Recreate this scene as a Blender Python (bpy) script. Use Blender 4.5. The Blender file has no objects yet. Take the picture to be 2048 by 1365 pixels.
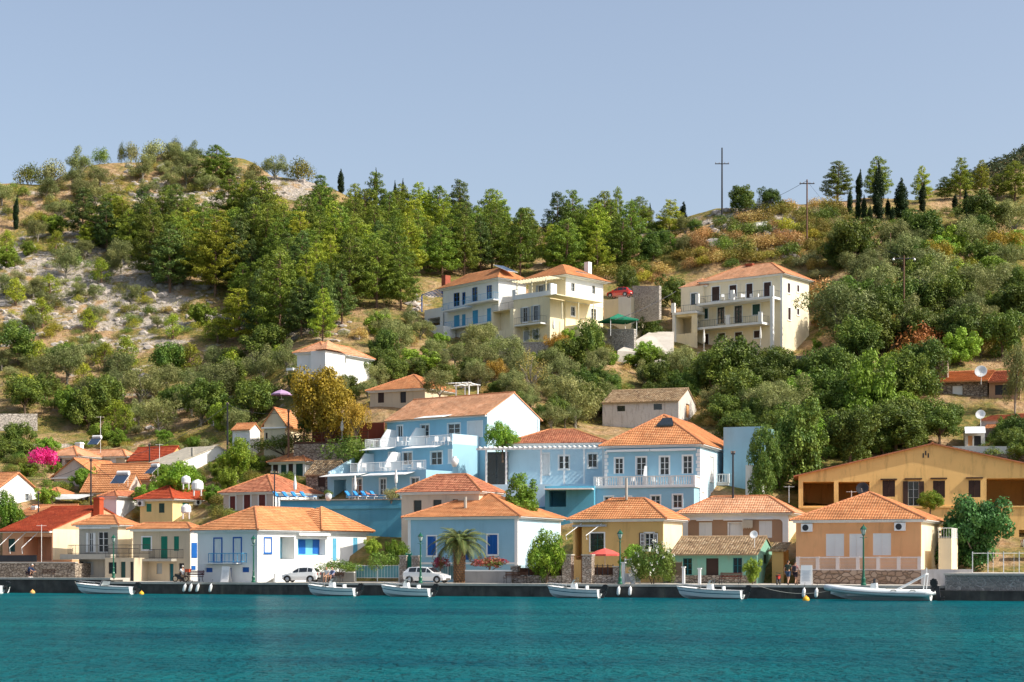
import bpy, bmesh, math, random
import numpy as np
from mathutils import Vector, Matrix, noise
R = math.radians
random.seed(7); np.random.seed(7)
SC = bpy.context.scene
COL = SC.collection
# ------------------------------------------------------------------ camera, sky, sun, exposure
F, YH, H = 3500.0, 1126.0, 3.0        # focal length in photo pixels, horizon row, eye height (m)
cd = bpy.data.cameras.new('camera'); cam = bpy.data.objects.new('camera', cd); COL.objects.link(cam)
cam.location = (0, 0, H); cam.rotation_euler = (R(90), 0, 0)
cd.sensor_width = 36; cd.lens = F / 2048 * 36; cd.shift_y = (YH - 682.5) / 2048
cd.clip_start = 0.5; cd.clip_end = 6000
SC.camera = cam
SC.render.resolution_x = 1024; SC.render.resolution_y = 682
SUN_EL, SUN_AZ = 43.0, -19.0          # azimuth from +X, negative = towards the camera
world = bpy.data.worlds.new('World'); SC.world = world; world.use_nodes = True
wn = world.node_tree.nodes; wl = world.node_tree.links
sky = wn.new('ShaderNodeTexSky'); sky.sky_type = 'NISHITA'; sky.sun_disc = False
sky.sun_elevation = R(SUN_EL); sky.sun_rotation = R(90 - SUN_AZ)
sky.air_density = 1.0; sky.dust_density = 3.0; sky.ozone_density = 2.0; sky.altitude = 0
hs = wn.new('ShaderNodeHueSaturation'); hs.inputs['Saturation'].default_value = 0.78
wl.new(sky.outputs[0], hs.inputs['Color']); wl.new(hs.outputs[0], wn['Background'].inputs[0])
wn['Background'].inputs[1].default_value = 0.134
sd = bpy.data.lights.new('sun', 'SUN'); sd.energy = 4.4; sd.angle = R(0.5); sd.color = (1.0, 0.93, 0.80)
sun = bpy.data.objects.new('sun', sd); COL.objects.link(sun)
sv = Vector((math.cos(R(SUN_AZ)) * math.cos(R(SUN_EL)), math.sin(R(SUN_AZ)) * math.cos(R(SUN_EL)), math.sin(R(SUN_EL))))
sun.rotation_euler = sv.to_track_quat('Z', 'Y').to_euler(); sun.location = (80, 60, 150)
SC.view_settings.view_transform = 'Standard'; SC.view_settings.look = 'None'
SC.view_settings.exposure = 0.50; SC.view_settings.gamma = 1
# ------------------------------------------------------------------ helpers
def PT(x, y, D): return Vector(((x - 1024) / F * D, D, H + (YH - y) / F * D))
TQ = 0.404; CQ, SQ = math.cos(math.atan(TQ)), math.sin(math.atan(TQ))
HQ = 1.15                              # quay height above the water
def Dq(x): return 155.0 / (1 + (x - 1024) / F * TQ)
def srgb(r, g, b):
    f = lambda c: ((c / 255 + .055) / 1.055) ** 2.4 if c > 10 else c / 255 / 12.92
    return (f(r), f(g), f(b))
MATS = {}
def mat(key, color, rough=0.8, var=0.12, scale=1.5, bump=0.0, bscale=20, metal=0, spec=0.3, dirt=None, dscale=.35, damt=.5, fine=0.08, coat=0):
    if key in MATS: return MATS[key]
    m = bpy.data.materials.new(key); m.use_nodes = True; MATS[key] = m
    n, l = m.node_tree.nodes, m.node_tree.links; p = n['Principled BSDF']
    p.inputs['Roughness'].default_value = rough; p.inputs['Metallic'].default_value = metal
    p.inputs['Specular IOR Level'].default_value = spec
    p.inputs['Coat Weight'].default_value = coat
    tc = n.new('ShaderNodeTexCoord')
    nz = n.new('ShaderNodeTexNoise'); nz.inputs['Scale'].default_value = scale; nz.inputs['Detail'].default_value = 6
    l.new(tc.outputs['Object'], nz.inputs['Vector'])
    cr = n.new('ShaderNodeMapRange'); cr.inputs['From Min'].default_value = .3; cr.inputs['From Max'].default_value = .7
    cr.inputs['To Min'].default_value = 1 - var; cr.inputs['To Max'].default_value = 1 + var * .6
    l.new(nz.outputs[0], cr.inputs[0])
    mu = n.new('ShaderNodeVectorMath'); mu.operation = 'SCALE'; mu.inputs[0].default_value = color
    l.new(cr.outputs[0], mu.inputs['Scale'])
    out = mu.outputs[0]
    if dirt:
        nd = n.new('ShaderNodeTexNoise'); nd.inputs['Scale'].default_value = dscale; nd.inputs['Detail'].default_value = 8; nd.inputs['Roughness'].default_value = .65
        mp = n.new('ShaderNodeMapping'); mp.inputs['Scale'].default_value = (2.6, 2.6, .55)
        l.new(tc.outputs['Object'], mp.inputs[0]); l.new(mp.outputs[0], nd.inputs['Vector'])
        r2 = n.new('ShaderNodeMapRange'); r2.inputs['From Min'].default_value = .52; r2.inputs['From Max'].default_value = .72; r2.inputs['To Max'].default_value = damt
        l.new(nd.outputs[0], r2.inputs[0])
        mx = n.new('ShaderNodeMix'); mx.data_type = 'RGBA'; mx.inputs[7].default_value = (*dirt, 1)
        l.new(r2.outputs[0], mx.inputs[0]); l.new(out, mx.inputs[6]); out = mx.outputs[2]
    l.new(out, p.inputs['Base Color'])
    if bump:
        nb = n.new('ShaderNodeTexNoise'); nb.inputs['Scale'].default_value = bscale; nb.inputs['Detail'].default_value = 4
        l.new(tc.outputs['Object'], nb.inputs['Vector'])
        b = n.new('ShaderNodeBump'); b.inputs['Strength'].default_value = bump; b.inputs['Distance'].default_value = .05
        l.new(nb.outputs[0], b.inputs['Height']); l.new(b.outputs[0], p.inputs['Normal'])
    return m
def wallm(key, c, **k):
    a = dict(rough=.9, var=.06, scale=.6, bump=.15, bscale=9, spec=.15, dirt=tuple(v * .62 for v in c), dscale=.6, damt=.42); a.update(k)
    return mat(key, c, **a)
def glassm():
    if 'glass' in MATS: return MATS['glass']
    m = mat('glass', (.02, .025, .03), rough=.08, var=.3, scale=.8, spec=.9); return m
def tilem(key, c1, c2, c3, period=.24, row=.36, bump=.6):
    if key in MATS: return MATS[key]
    m = bpy.data.materials.new(key); m.use_nodes = True; MATS[key] = m
    n, l = m.node_tree.nodes, m.node_tree.links; p = n['Principled BSDF']; p.inputs['Roughness'].default_value = .85
    p.inputs['Specular IOR Level'].default_value = .2
    uv = n.new('ShaderNodeUVMap'); sx = n.new('ShaderNodeSeparateXYZ'); l.new(uv.outputs[0], sx.inputs[0])
    def M(op, a, b=None):
        q = n.new('ShaderNodeMath'); q.operation = op
        for i, v in enumerate((a, b)):
            if v is None: continue
            if isinstance(v, (int, float)): q.inputs[i].default_value = v
            else: l.new(v, q.inputs[i])
        return q.outputs[0]
    fu = M('FLOOR', M('DIVIDE', sx.outputs[0], period)); fv = M('FLOOR', M('DIVIDE', sx.outputs[1], row))
    cx = n.new('ShaderNodeCombineXYZ'); l.new(fu, cx.inputs[0]); l.new(fv, cx.inputs[1])
    wnz = n.new('ShaderNodeTexWhiteNoise'); l.new(cx.outputs[0], wnz.inputs[0])
    rp = n.new('ShaderNodeValToRGB'); e = rp.color_ramp.elements
    e[0].color = (*c2, 1); e[1].color = (*c3, 1); q = e.new(.35); q.color = (*c1, 1); q = e.new(.7); q.color = (*c1, 1)
    l.new(wnz.outputs[0], rp.inputs[0])
    tc = n.new('ShaderNodeTexCoord'); nz = n.new('ShaderNodeTexNoise'); nz.inputs['Scale'].default_value = .5; nz.inputs['Detail'].default_value = 7
    l.new(tc.outputs['Object'], nz.inputs['Vector'])
    mr = n.new('ShaderNodeMapRange'); mr.inputs['From Min'].default_value = .3; mr.inputs['From Max'].default_value = .72; mr.inputs['To Min'].default_value = 1.12; mr.inputs['To Max'].default_value = .72
    l.new(nz.outputs[0], mr.inputs[0])
    sc = n.new('ShaderNodeVectorMath'); sc.operation = 'SCALE'; l.new(rp.outputs[0], sc.inputs[0]); l.new(mr.outputs[0], sc.inputs['Scale'])
    l.new(sc.outputs[0], p.inputs['Base Color'])
    s = M('ABSOLUTE', M('SINE', M('MULTIPLY', sx.outputs[0], math.pi / period)))
    b = n.new('ShaderNodeBump'); b.inputs['Strength'].default_value = bump; b.inputs['Distance'].default_value = .07
    l.new(s, b.inputs['Height']); l.new(b.outputs[0], p.inputs['Normal'])
    return m
def stonem(key, c, c2, mortar, scale=2.2, bump=.8):
    if key in MATS: return MATS[key]
    m = bpy.data.materials.new(key); m.use_nodes = True; MATS[key] = m
    n, l = m.node_tree.nodes, m.node_tree.links; p = n['Principled BSDF']; p.inputs['Roughness'].default_value = .95
    p.inputs['Specular IOR Level'].default_value = .1
    tc = n.new('ShaderNodeTexCoord'); mp = n.new('ShaderNodeMapping'); mp.inputs['Scale'].default_value = (1, 1, 1.7); l.new(tc.outputs['Object'], mp.inputs[0])
    nz = n.new('ShaderNodeTexNoise'); nz.inputs['Scale'].default_value = 1.7; l.new(mp.outputs[0], nz.inputs['Vector'])
    ad = n.new('ShaderNodeVectorMath'); ad.operation = 'MULTIPLY_ADD'; ad.inputs[1].default_value = (.3, .3, .3); l.new(nz.outputs[1], ad.inputs[0]); l.new(mp.outputs[0], ad.inputs[2])
    v = n.new('ShaderNodeTexVoronoi'); v.inputs['Scale'].default_value = scale; l.new(ad.outputs[0], v.inputs['Vector'])
    v2 = n.new('ShaderNodeTexVoronoi'); v2.feature = 'DISTANCE_TO_EDGE'; v2.inputs['Scale'].default_value = scale; l.new(ad.outputs[0], v2.inputs['Vector'])
    sp = n.new('ShaderNodeSeparateColor'); l.new(v.outputs['Color'], sp.inputs[0])
    mx = n.new('ShaderNodeMix'); mx.data_type = 'RGBA'; mx.inputs[6].default_value = (*c, 1); mx.inputs[7].default_value = (*c2, 1); l.new(sp.outputs[0], mx.inputs[0])
    mr = n.new('ShaderNodeMapRange'); mr.inputs['From Min'].default_value = .02; mr.inputs['From Max'].default_value = .1; l.new(v2.outputs[0], mr.inputs[0])
    my = n.new('ShaderNodeMix'); my.data_type = 'RGBA'; my.inputs[6].default_value = (*mortar, 1); l.new(mx.outputs[2], my.inputs[7]); l.new(mr.outputs[0], my.inputs[0])
    l.new(my.outputs[2], p.inputs['Base Color'])
    b = n.new('ShaderNodeBump'); b.inputs['Strength'].default_value = bump; b.inputs['Distance'].default_value = .08
    l.new(mr.outputs[0], b.inputs['Height']); l.new(b.outputs[0], p.inputs['Normal'])
    return m
class MB:
    def __init__(s): s.v = []; s.f = []; s.uv = []
    def face(s, pts, uvs=None):
        i = len(s.v); s.v.extend(tuple(p) for p in pts); s.f.append(tuple(range(i, i + len(pts))))
        s.uv.extend(uvs if uvs else [(0, 0)] * len(pts))
    def box(s, a, b, M=None):
        x0, y0, z0 = (min(a[i], b[i]) for i in range(3)); x1, y1, z1 = (max(a[i], b[i]) for i in range(3))
        c = [Vector(p) for p in ((x0, y0, z0), (x1, y0, z0), (x1, y1, z0), (x0, y1, z0), (x0, y0, z1), (x1, y0, z1), (x1, y1, z1), (x0, y1, z1))]
        if M: c = [M @ p for p in c]
        for q in ((3, 2, 1, 0), (4, 5, 6, 7), (0, 1, 5, 4), (1, 2, 6, 5), (2, 3, 7, 6), (3, 0, 4, 7)): s.face([c[k] for k in q])
        return s
    def tube(s, pts, r, n=6, r1=None, cap=True):
        pts = [Vector(p) for p in pts]; N = len(pts); rings = []
        for i, p in enumerate(pts):
            t = (pts[min(i + 1, N - 1)] - pts[max(i - 1, 0)]).normalized()
            up = Vector((0, 0, 1)) if abs(t.z) < .9 else Vector((1, 0, 0))
            a = t.cross(up).normalized(); b = t.cross(a)
            if isinstance(r, (list, tuple)): rr = r[i]
            else: rr = r if r1 is None else r + (r1 - r) * i / (N - 1)
            rings.append([p + (a * math.cos(k * 2 * math.pi / n) + b * math.sin(k * 2 * math.pi / n)) * rr for k in range(n)])
        for i in range(N - 1):
            for k in range(n):
                j = (k + 1) % n; s.face([rings[i][k], rings[i][j], rings[i + 1][j], rings[i + 1][k]])
        if cap: s.face(rings[0]); s.face(rings[-1][::-1])
        return s
    def lathe(s, prof, c=(0, 0, 0), n=12):
        c = Vector(c)
        for (r0, z0), (r1, z1) in zip(prof[:-1], prof[1:]):
            for k in range(n):
                a, b = 2 * math.pi * k / n, 2 * math.pi * (k + 1) / n
                P = [c + Vector((r0 * math.cos(a), r0 * math.sin(a), z0)), c + Vector((r0 * math.cos(b), r0 * math.sin(b), z0)),
                     c + Vector((r1 * math.cos(b), r1 * math.sin(b), z1)), c + Vector((r1 * math.cos(a), r1 * math.sin(a), z1))]
                if r0 < 1e-5: s.face([P[0], P[2], P[3]])
                elif r1 < 1e-5: s.face([P[0], P[1], P[2]])
                else: s.face(P)
        return s
    def prism(s, poly, ext):
        """poly: list of 3-D points, ext: extrusion vector"""
        poly = [Vector(p) for p in poly]; ext = Vector(ext); top = [p + ext for p in poly]
        s.face(poly); s.face(top[::-1])
        for i in range(len(poly)):
            j = (i + 1) % len(poly); s.face([poly[j], poly[i], top[i], top[j]])
        return s
    def build(s, name, m, parent=None, smooth=False, merge=False, loc=None):
        me = bpy.data.meshes.new(name); me.from_pydata(s.v, [], s.f)
        u = me.uv_layers.new(name='UVMap'); u.data.foreach_set('uv', np.array(s.uv, dtype=np.float32).ravel())
        if merge:
            bm = bmesh.new(); bm.from_mesh(me); bmesh.ops.remove_doubles(bm, verts=bm.verts, dist=.0005); bmesh.ops.recalc_face_normals(bm, faces=bm.faces); bm.to_mesh(me); bm.free()
        if smooth: me.polygons.foreach_set('use_smooth', [True] * len(me.polygons))
        me.materials.append(m); me.update()
        o = bpy.data.objects.new(name, me); COL.objects.link(o)
        if parent: o.parent = parent
        if loc is not None: o.location = loc
        return o
def tag(o, label=None, cat=None, group=None, kind=None):
    if label: o['label'] = label
    if cat: o['category'] = cat
    if group: o['group'] = group
    if kind: o['kind'] = kind
    return o
def empty(name, loc=(0, 0, 0), rz=0, label=None, cat=None, group=None):
    o = bpy.data.objects.new(name, None); o.location = loc; o.rotation_euler = (0, 0, rz); o.empty_display_size = .3
    COL.objects.link(o); return tag(o, label, cat, group)
def copy_tree(o, parent=None):
    c = o.copy(); COL.objects.link(c); c.parent = parent
    for ch in o.children: copy_tree(ch, c)
    return c
WHITE = srgb(236, 236, 232)
M_white = wallm('white_plaster', (.78, .78, .76), damt=.2)
M_trim = mat('white_trim', (.8, .8, .79), var=.04, rough=.7)
M_glass = glassm()
M_metalw = mat('white_metal', (.75, .75, .74), rough=.5)
M_dark = mat('dark_metal', (.035, .035, .04), rough=.5)
M_conc = mat('concrete', (.42, .39, .34), var=.25, scale=.8, bump=.3, dirt=(.2, .18, .15))
T_or = tilem('orange_tile', (.60, .265, .115), (.52, .21, .09), (.66, .33, .16))
M_ridge = mat('ridge_tile', (.50, .20, .09), var=.25, scale=3, bump=.4, bscale=6)
T_pale = tilem('pale_tile', (.70, .37, .21), (.58, .28, .15), (.76, .45, .28))
T_red = tilem('red_tile', (.42, .075, .03), (.32, .05, .025), (.5, .11, .05))
T_old = tilem('old_tile', (.42, .29, .17), (.22, .14, .08), (.58, .45, .30), bump=.9)
T_brown = tilem('weathered_tile', (.48, .19, .105), (.30, .10, .055), (.6, .28, .16))
# ------------------------------------------------------------------ buildings
class House:
    def __init__(s, name, label, cx, D, th, base, cat='house', group=None):
        s.th = R(th); s.C = PT(cx, base, D); s.cx = cx
        s.ex = Vector((math.cos(s.th), -math.sin(s.th))); s.ey = Vector((math.sin(s.th), math.cos(s.th)))
        s.root = empty(name, s.C, -s.th, label, cat, group)
        BASES.append(s)
    def uF(s, x, w=0.0):           # local x on a plane y=w for photo column x
        k = (x - 1024) / F; ax = s.C.x + w * s.ey.x; ay = s.C.y + w * s.ey.y
        return (k * ay - ax) / (s.ex.x - k * s.ex.y)
    def uS(s, x, u=0.0):           # local y on a plane x=u
        k = (x - 1024) / F; ax = s.C.x + u * s.ex.x; ay = s.C.y + u * s.ex.y
        return (k * ay - ax) / (s.ey.x - k * s.ey.y)
    def z(s, y, u=0.0, w=0.0):
        D = s.C.y + u * s.ex.y + w * s.ey.y
        return H + (YH - y) / F * D - s.C.z
    def rect(s, face, x0, y0, x1, y1, off=0.0):
        if face == 'F':
            a0, a1 = s.uF(x0, off), s.uF(x1, off); m = (a0 + a1) / 2; return a0, a1, s.z(y1, m, off), s.z(y0, m, off)
        a0, a1 = s.uS(x0, off), s.uS(x1, off); m = (a0 + a1) / 2; return a0, a1, s.z(y1, off, m), s.z(y0, off, m)
BASES = []
def fp(face, off, a, b, n):        # point in a wall's own frame: a along, b up, n outward
    return (a, off - n, b) if face == 'F' else (off + n, a, b)
def fbox(mb, face, off, a0, a1, b0, b1, n0, n1): mb.box(fp(face, off, a0, b0, n0), fp(face, off, a1, b1, n1)); return mb
def holed(mb, face, off, a0, a1, b0, b1, holes, depth=.22):
    hs_ = []
    for h in holes:
        x0, x1, z0, z1 = max(h[0], a0 + .02), min(h[1], a1 - .02), max(h[2], b0 + .02), min(h[3], b1 - .02)
        if x1 > x0 and z1 > z0: hs_.append((x0, x1, z0, z1, h[4] if len(h) > 4 else depth))
    xs = sorted(set([a0, a1] + [v for h in hs_ for v in h[:2]])); zs = sorted(set([b0, b1] + [v for h in hs_ for v in h[2:4]]))
    for i in range(len(xs) - 1):
        for j in range(len(zs) - 1):
            cx, cz = (xs[i] + xs[i + 1]) / 2, (zs[j] + zs[j + 1]) / 2
            if any(h[0] < cx < h[1] and h[2] < cz < h[3] for h in hs_): continue
            mb.face([fp(face, off, a, b, 0) for a, b in ((xs[i], zs[j]), (xs[i + 1], zs[j]), (xs[i + 1], zs[j + 1]), (xs[i], zs[j + 1]))])
    for x0, x1, z0, z1, d in hs_:
        for p, q in (((x0, z0), (x1, z0)), ((x1, z0), (x1, z1)), ((x1, z1), (x0, z1)), ((x0, z1), (x0, z0))):
            mb.face([fp(face, off, *p, 0), fp(face, off, *q, 0), fp(face, off, *q, -d), fp(face, off, *p, -d)])
        if d > .6: mb.face([fp(face, off, a, b, -d) for a, b in ((x0, z0), (x1, z0), (x1, z1), (x0, z1))])
def louvres(mb, face, off, a0, a1, b0, b1, n0):
    fbox(mb, face, off, a0, a1, b0, b1, n0, n0 + .02)
    fr = .06
    for q in ((a0, a0 + fr, b0, b1), (a1 - fr, a1, b0, b1), (a0 + fr, a1 - fr, b0, b0 + fr), (a0 + fr, a1 - fr, b1 - fr, b1), (a0 + fr, a1 - fr, (b0 + b1) / 2 - .04, (b0 + b1) / 2 + .04)): fbox(mb, face, off, *q, n0 + .02, n0 + .05)
    k = max(3, int((b1 - b0) / .13))
    for i in range(k):
        z = b0 + fr + (b1 - b0 - 2 * fr) * (i + .3) / k
        fbox(mb, face, off, a0 + fr, a1 - fr, z, z + .035, n0 + .02, n0 + .035)
def opening(h, face, off, r, typ, col, trim, tw=.13):
    a0, a1, b0, b1 = r; P = h.root; n = -.13
    door = typ in ('d', 'f')
    if trim:
        t = MB(); tw = min(tw, .2)
        for q in ((a0 - tw, a0, b0 - (0 if door else tw), b1 + tw), (a1, a1 + tw, b0 - (0 if door else tw), b1 + tw), (a0, a1, b1, b1 + tw)) + (() if door else ((a0, a1, b0 - tw, b0),)): fbox(t, face, off, *q, 0, .045)
        if not door: fbox(t, face, off, a0 - tw - .05, a1 + tw + .05, b0 - tw - .05, b0 - tw, .0, .09)
        wname = 'door' if typ == 'd' else 'window'
        W = t.build(wname, trim, P)
    else: W = None
    par = W or P
    if typ in ('w', 'o', 'f'):
        f = MB(); fw = .055; mid = (a0 + a1) / 2
        for q in ((a0, a0 + fw, b0, b1), (a1 - fw, a1, b0, b1), (a0 + fw, a1 - fw, b0, b0 + fw), (a0 + fw, a1 - fw, b1 - fw, b1), (mid - fw * .7, mid + fw * .7, b0 + fw, b1 - fw)): fbox(f, face, off, *q, n, n + .06)
        if typ != 'f' or (b1 - b0) > 1.4:
            k = 3 if (b1 - b0) > 1.5 else 2
            for i in range(1, k):
                z = b0 + (b1 - b0) * i / k; fbox(f, face, off, a0 + fw, mid - fw * .7, z - .02, z + .02, n, n + .045); fbox(f, face, off, mid + fw * .7, a1 - fw, z - .02, z + .02, n, n + .045)
        S = f.build('window_frame' if W else 'window', col[0] if isinstance(col, tuple) else col, par)
        g = MB(); fbox(g, face, off, a0, a1, b0, b1, n - .04, n - .01); g.build('pane', M_glass, par if W else S)
        if typ == 'o' or isinstance(col, tuple):
            w = min((a1 - a0) / 2, .55)
            for q in ((a0 - w - .02, a0 - .02), (a1 + .02, a1 + w + .02)):
                s = MB(); louvres(s, face, off, q[0], q[1], b0, b1, .05); s.build('shutter', col[1] if isinstance(col, tuple) else col, par)
    elif typ == 's':
        mid = (a0 + a1) / 2
        for q in ((a0, mid - .008), (mid + .008, a1)):
            s = MB(); louvres(s, face, off, q[0], q[1], b0, b1, -.06); s.build('shutter', col, par)
    elif typ == 'd':
        s = MB(); fbox(s, face, off, a0, a1, b0, b1, n - .04, n)
        for i in range(2):
            for j in range(2):
                w = (a1 - a0) / 2; hh = (b1 - b0) / 2
                fbox(s, face, off, a0 + w * i + .07, a0 + w * (i + 1) - .07, b0 + hh * j + .09, b0 + hh * (j + 1) - .09, n, n + .025)
        s.build('door_leaf' if W else 'door', col, par)
    elif typ == 'g':            # bare dark glazing / roller set back in the wall
        g = MB(); fbox(g, face, off, a0, a1, b0, b1, n - .04, n); k = max(2, int((b1 - b0) / .3))
        for i in range(1, k): z = b0 + (b1 - b0) * i / k; fbox(g, face, off, a0, a1, z - .008, z + .008, n, n + .012)
        g.build('shutter', col, par)
def body(h, L, W, zt, mwall, ops=(), off_x=0.0, off_y=0.0, zb=-3.0, gable=None, zr=None, name='wall', trim=M_trim, over=0):
    """box body: local x in [-L+off_x, off_x], y in [off_y, off_y+W]; ops = (face, type, x0,y0,x1,y1, colour, trim?)"""
    mb = MB(); hF, hS, todo = [], [], []
    for o in ops:
        face, typ = o[0], o[1]; off = off_y if face == 'F' else off_x
        r = h.rect(face, *o[2:6], off)
        d = o[6] if typ == 'r' else .22
        lo, hi = (off_x - L, off_x) if face == 'F' else (off_y, off_y + W)
        r = (max(r[0], lo + .08), min(r[1], hi - .08), max(r[2], zb + .05), min(r[3], zt - .04))
        if r[1] - r[0] < .1 or r[3] - r[2] < .1: continue
        (hF if face == 'F' else hS).append((*r, d))
        if typ != 'r': todo.append((face, off, r, typ, o[6], o[7] if len(o) > 7 else trim))
    x0, x1, y0, y1 = off_x - L, off_x, off_y, off_y + W
    holed(mb, 'F', off_y, x0, x1, zb, zt, hF); holed(mb, 'S', off_x, y0, y1, zb, zt, hS)
    mb.face([(x1, y1, zb), (x0, y1, zb), (x0, y1, zt), (x1, y1, zt)]); mb.face([(x0, y1, zb), (x0, y0, zb), (x0, y0, zt), (x0, y1, zt)])
    mb.face([(x0, y0, zt), (x1, y0, zt), (x1, y1, zt), (x0, y1, zt)])
    if gable == 'x':
        ym = (y0 + y1) / 2
        for x in (x0, x1): mb.face([(x, y0, zt), (x, y1, zt), (x, ym, zr - .05)])
    if gable == 'y':
        xm = (x0 + x1) / 2
        for y in (y0, y1): mb.face([(x0, y, zt), (x1, y, zt), (xm, y, zr - .05)])
    w = mb.build(name, mwall, h.root)
    for t in todo: opening(h, *t)
    return w
def roof_plane(mb, a, b, c, d, row=.36, lift=.05):
    a, b, c, d = map(Vector, (a, b, c, d)); e = (b - a).normalized(); up = ((c + d) / 2 - (a + b) / 2); n = e.cross(up).normalized()
    if n.z < 0: n = -n
    sl = (up - up.dot(e) * e).length; k = max(2, round(sl / row)); o = a
    P = lambda p, v: ((p - o).dot(e), v * sl)
    for i in range(k):
        v0, v1 = i / k, (i + 1) / k
        l0, r0, l1, r1 = a.lerp(d, v0), b.lerp(c, v0), a.lerp(d, v1), b.lerp(c, v1)
        q = [l0 + n * lift, r0 + n * lift, r1, l1]
        if (r1 - l1).length < .01: mb.face(q[:3], [P(l0, v0), P(r0, v0), P(r1, v1)])
        else: mb.face(q, [P(l0, v0), P(r0, v0), P(r1, v1), P(l1, v1)])
        mb.face([l0 - n * .03, r0 - n * .03, r0 + n * lift, l0 + n * lift], [P(l0, v0), P(r0, v0), P(r0, v0), P(l0, v0)])
def caps(mb, p, q, r=.13):
    p, q = Vector(p), Vector(q); L = (q - p).length; k = max(1, round(L / .42)); t = (q - p) / k
    for i in range(k):
        a = p + t * i; mb.tube([a, a + t * 1.06], r, 7, r * .8)
def roof(h, x0, x1, y0, y1, ze, zr, kind='hip', tile=T_or, over=.45, ins=None, cornice=M_trim, cap=True, ct=.16, fas=True, capm=None, asym=None):
    mb = MB(); cb = MB(); X0, X1, Y0, Y1 = x0 - over, x1 + over, y0 - over, y1 + over; L, W = X1 - X0, Y1 - Y0
    soff = ze; e = ze + .02
    if kind == 'hip':
        if L >= W:
            i = min(W / 2 if ins is None else ins, L / 2 - .02); ym = (Y0 + Y1) / 2; A, B = (X0 + i, ym, zr), (X1 - i, ym, zr)
            pl = [((X0, Y0, e), (X1, Y0, e), B, A), ((X1, Y0, e), (X1, Y1, e), B, B), ((X1, Y1, e), (X0, Y1, e), A, B), ((X0, Y1, e), (X0, Y0, e), A, A)]
            rd = [(A, B), ((X0, Y0, e), A), ((X0, Y1, e), A), ((X1, Y0, e), B), ((X1, Y1, e), B)]
        else:
            i = min(L / 2 if ins is None else ins, W / 2 - .02); xm = (X0 + X1) / 2; A, B = (xm, Y0 + i, zr), (xm, Y1 - i, zr)
            pl = [((X0, Y0, e), (X1, Y0, e), A, A), ((X1, Y0, e), (X1, Y1, e), B, A), ((X1, Y1, e), (X0, Y1, e), B, B), ((X0, Y1, e), (X0, Y0, e), A, B)]
            rd = [(A, B), ((X0, Y0, e), A), ((X1, Y0, e), A), ((X0, Y1, e), B), ((X1, Y1, e), B)]
    elif kind == 'x':
        ym = (y0 + y1) / 2; g = .12; sl = (zr - ze) / ((y1 - y0) / 2); eo = ze - sl * over + .06
        X0, X1 = x0 - g, x1 + g; A, B = (X0, ym, zr + .06), (X1, ym, zr + .06)
        pl = [((X0, Y0, eo), (X1, Y0, eo), B, A), ((X1, Y1, eo), (X0, Y1, eo), A, B)]; rd = [(A, B)]
    elif kind == 'y':
        xm = (x0 + x1) / 2; g = over * .6; sl = (zr - ze) / ((x1 - x0) / 2); eo = ze - sl * over + .06
        Y0, Y1 = y0 - g, y1 + g; A, B = (xm, Y0, zr + .06), (xm, Y1, zr + .06)
        pl = [((X1, Y0, eo), (X1, Y1, eo), B, A), ((X0, Y1, eo), (X0, Y0, eo), A, B)]; rd = [(A, B)]
    for p in pl:
        roof_plane(mb, *p)
        if kind in 'xy':      # underside and verge
            a, b, c, d = map(Vector, p); dn = Vector((0, 0, -.1))
            mb.face([a + dn, d + dn, c + dn, b + dn]); mb.face([a, d, d + dn, a + dn]); mb.face([b, c, c + dn, b + dn]); mb.face([a, b, b + dn, a + dn])
    rf = mb.build('roof', tile, h.root)
    if cap:
        for p, q in rd: caps(cb, p, q)
        if kind in 'xy' and cap == 2:
            for p in pl: caps(cb, p[0], p[3]); caps(cb, p[1], p[2])
        cb.build('ridge_tiles', capm or (M_ridge if tile in (T_or, T_pale, T_brown) else tile), rf)
    if cornice and kind == 'hip':
        c = MB(); c.box((x0 - over * .9, y0 - over * .9, ze - .08), (x1 + over * .9, y1 + over * .9, ze + .0))
        c.box((x0 - over * .45, y0 - over * .45, ze - .08 - ct), (x1 + over * .45, y1 + over * .45, ze - .08)); c.build('cornice', cornice, h.root)
    elif cornice and fas:
        c = MB(); c.box((X0 + .15, y0 - over * .55, eo - .2), (X1 - .15, y0 - .01, eo - .02)); c.build('cornice', cornice, h.root)
    return rf
def simple(name, label, cx, D, th, xl, xr, base, eave, peak, wall, ops=(), kind='hip', tile=T_or, over=.45, cat='house', ins=None, cornice=M_trim, zb=-4.0, group=None, side=None, cap=True):
    h = House(name, label, cx, D, th, base, cat, group)
    L = -h.uF(xl); W = h.uS(xr); h.L, h.W = L, W
    zt = h.z(eave)
    if kind == 'hip': zr = h.z(peak, -L / 2 if W > L else -min(W / 2, L / 2), min(L, W) / 2)
    elif kind == 'x': zr = h.z(peak, 0, W / 2)
    else: zr = h.z(peak, -L / 2, 0)
    zr = min(max(zr, zt + .6), zt + .36 * min(L, W) if kind == 'hip' else 1e9); h.zt, h.zr = zt, zr
    body(h, L, W, zt, wall, ops, gable=kind if kind != 'hip' else None, zr=zr, zb=zb)
    h.roof = roof(h, -L, 0, 0, W, zt, zr, kind, tile, over, ins, cornice, cap)
    return h
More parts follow.
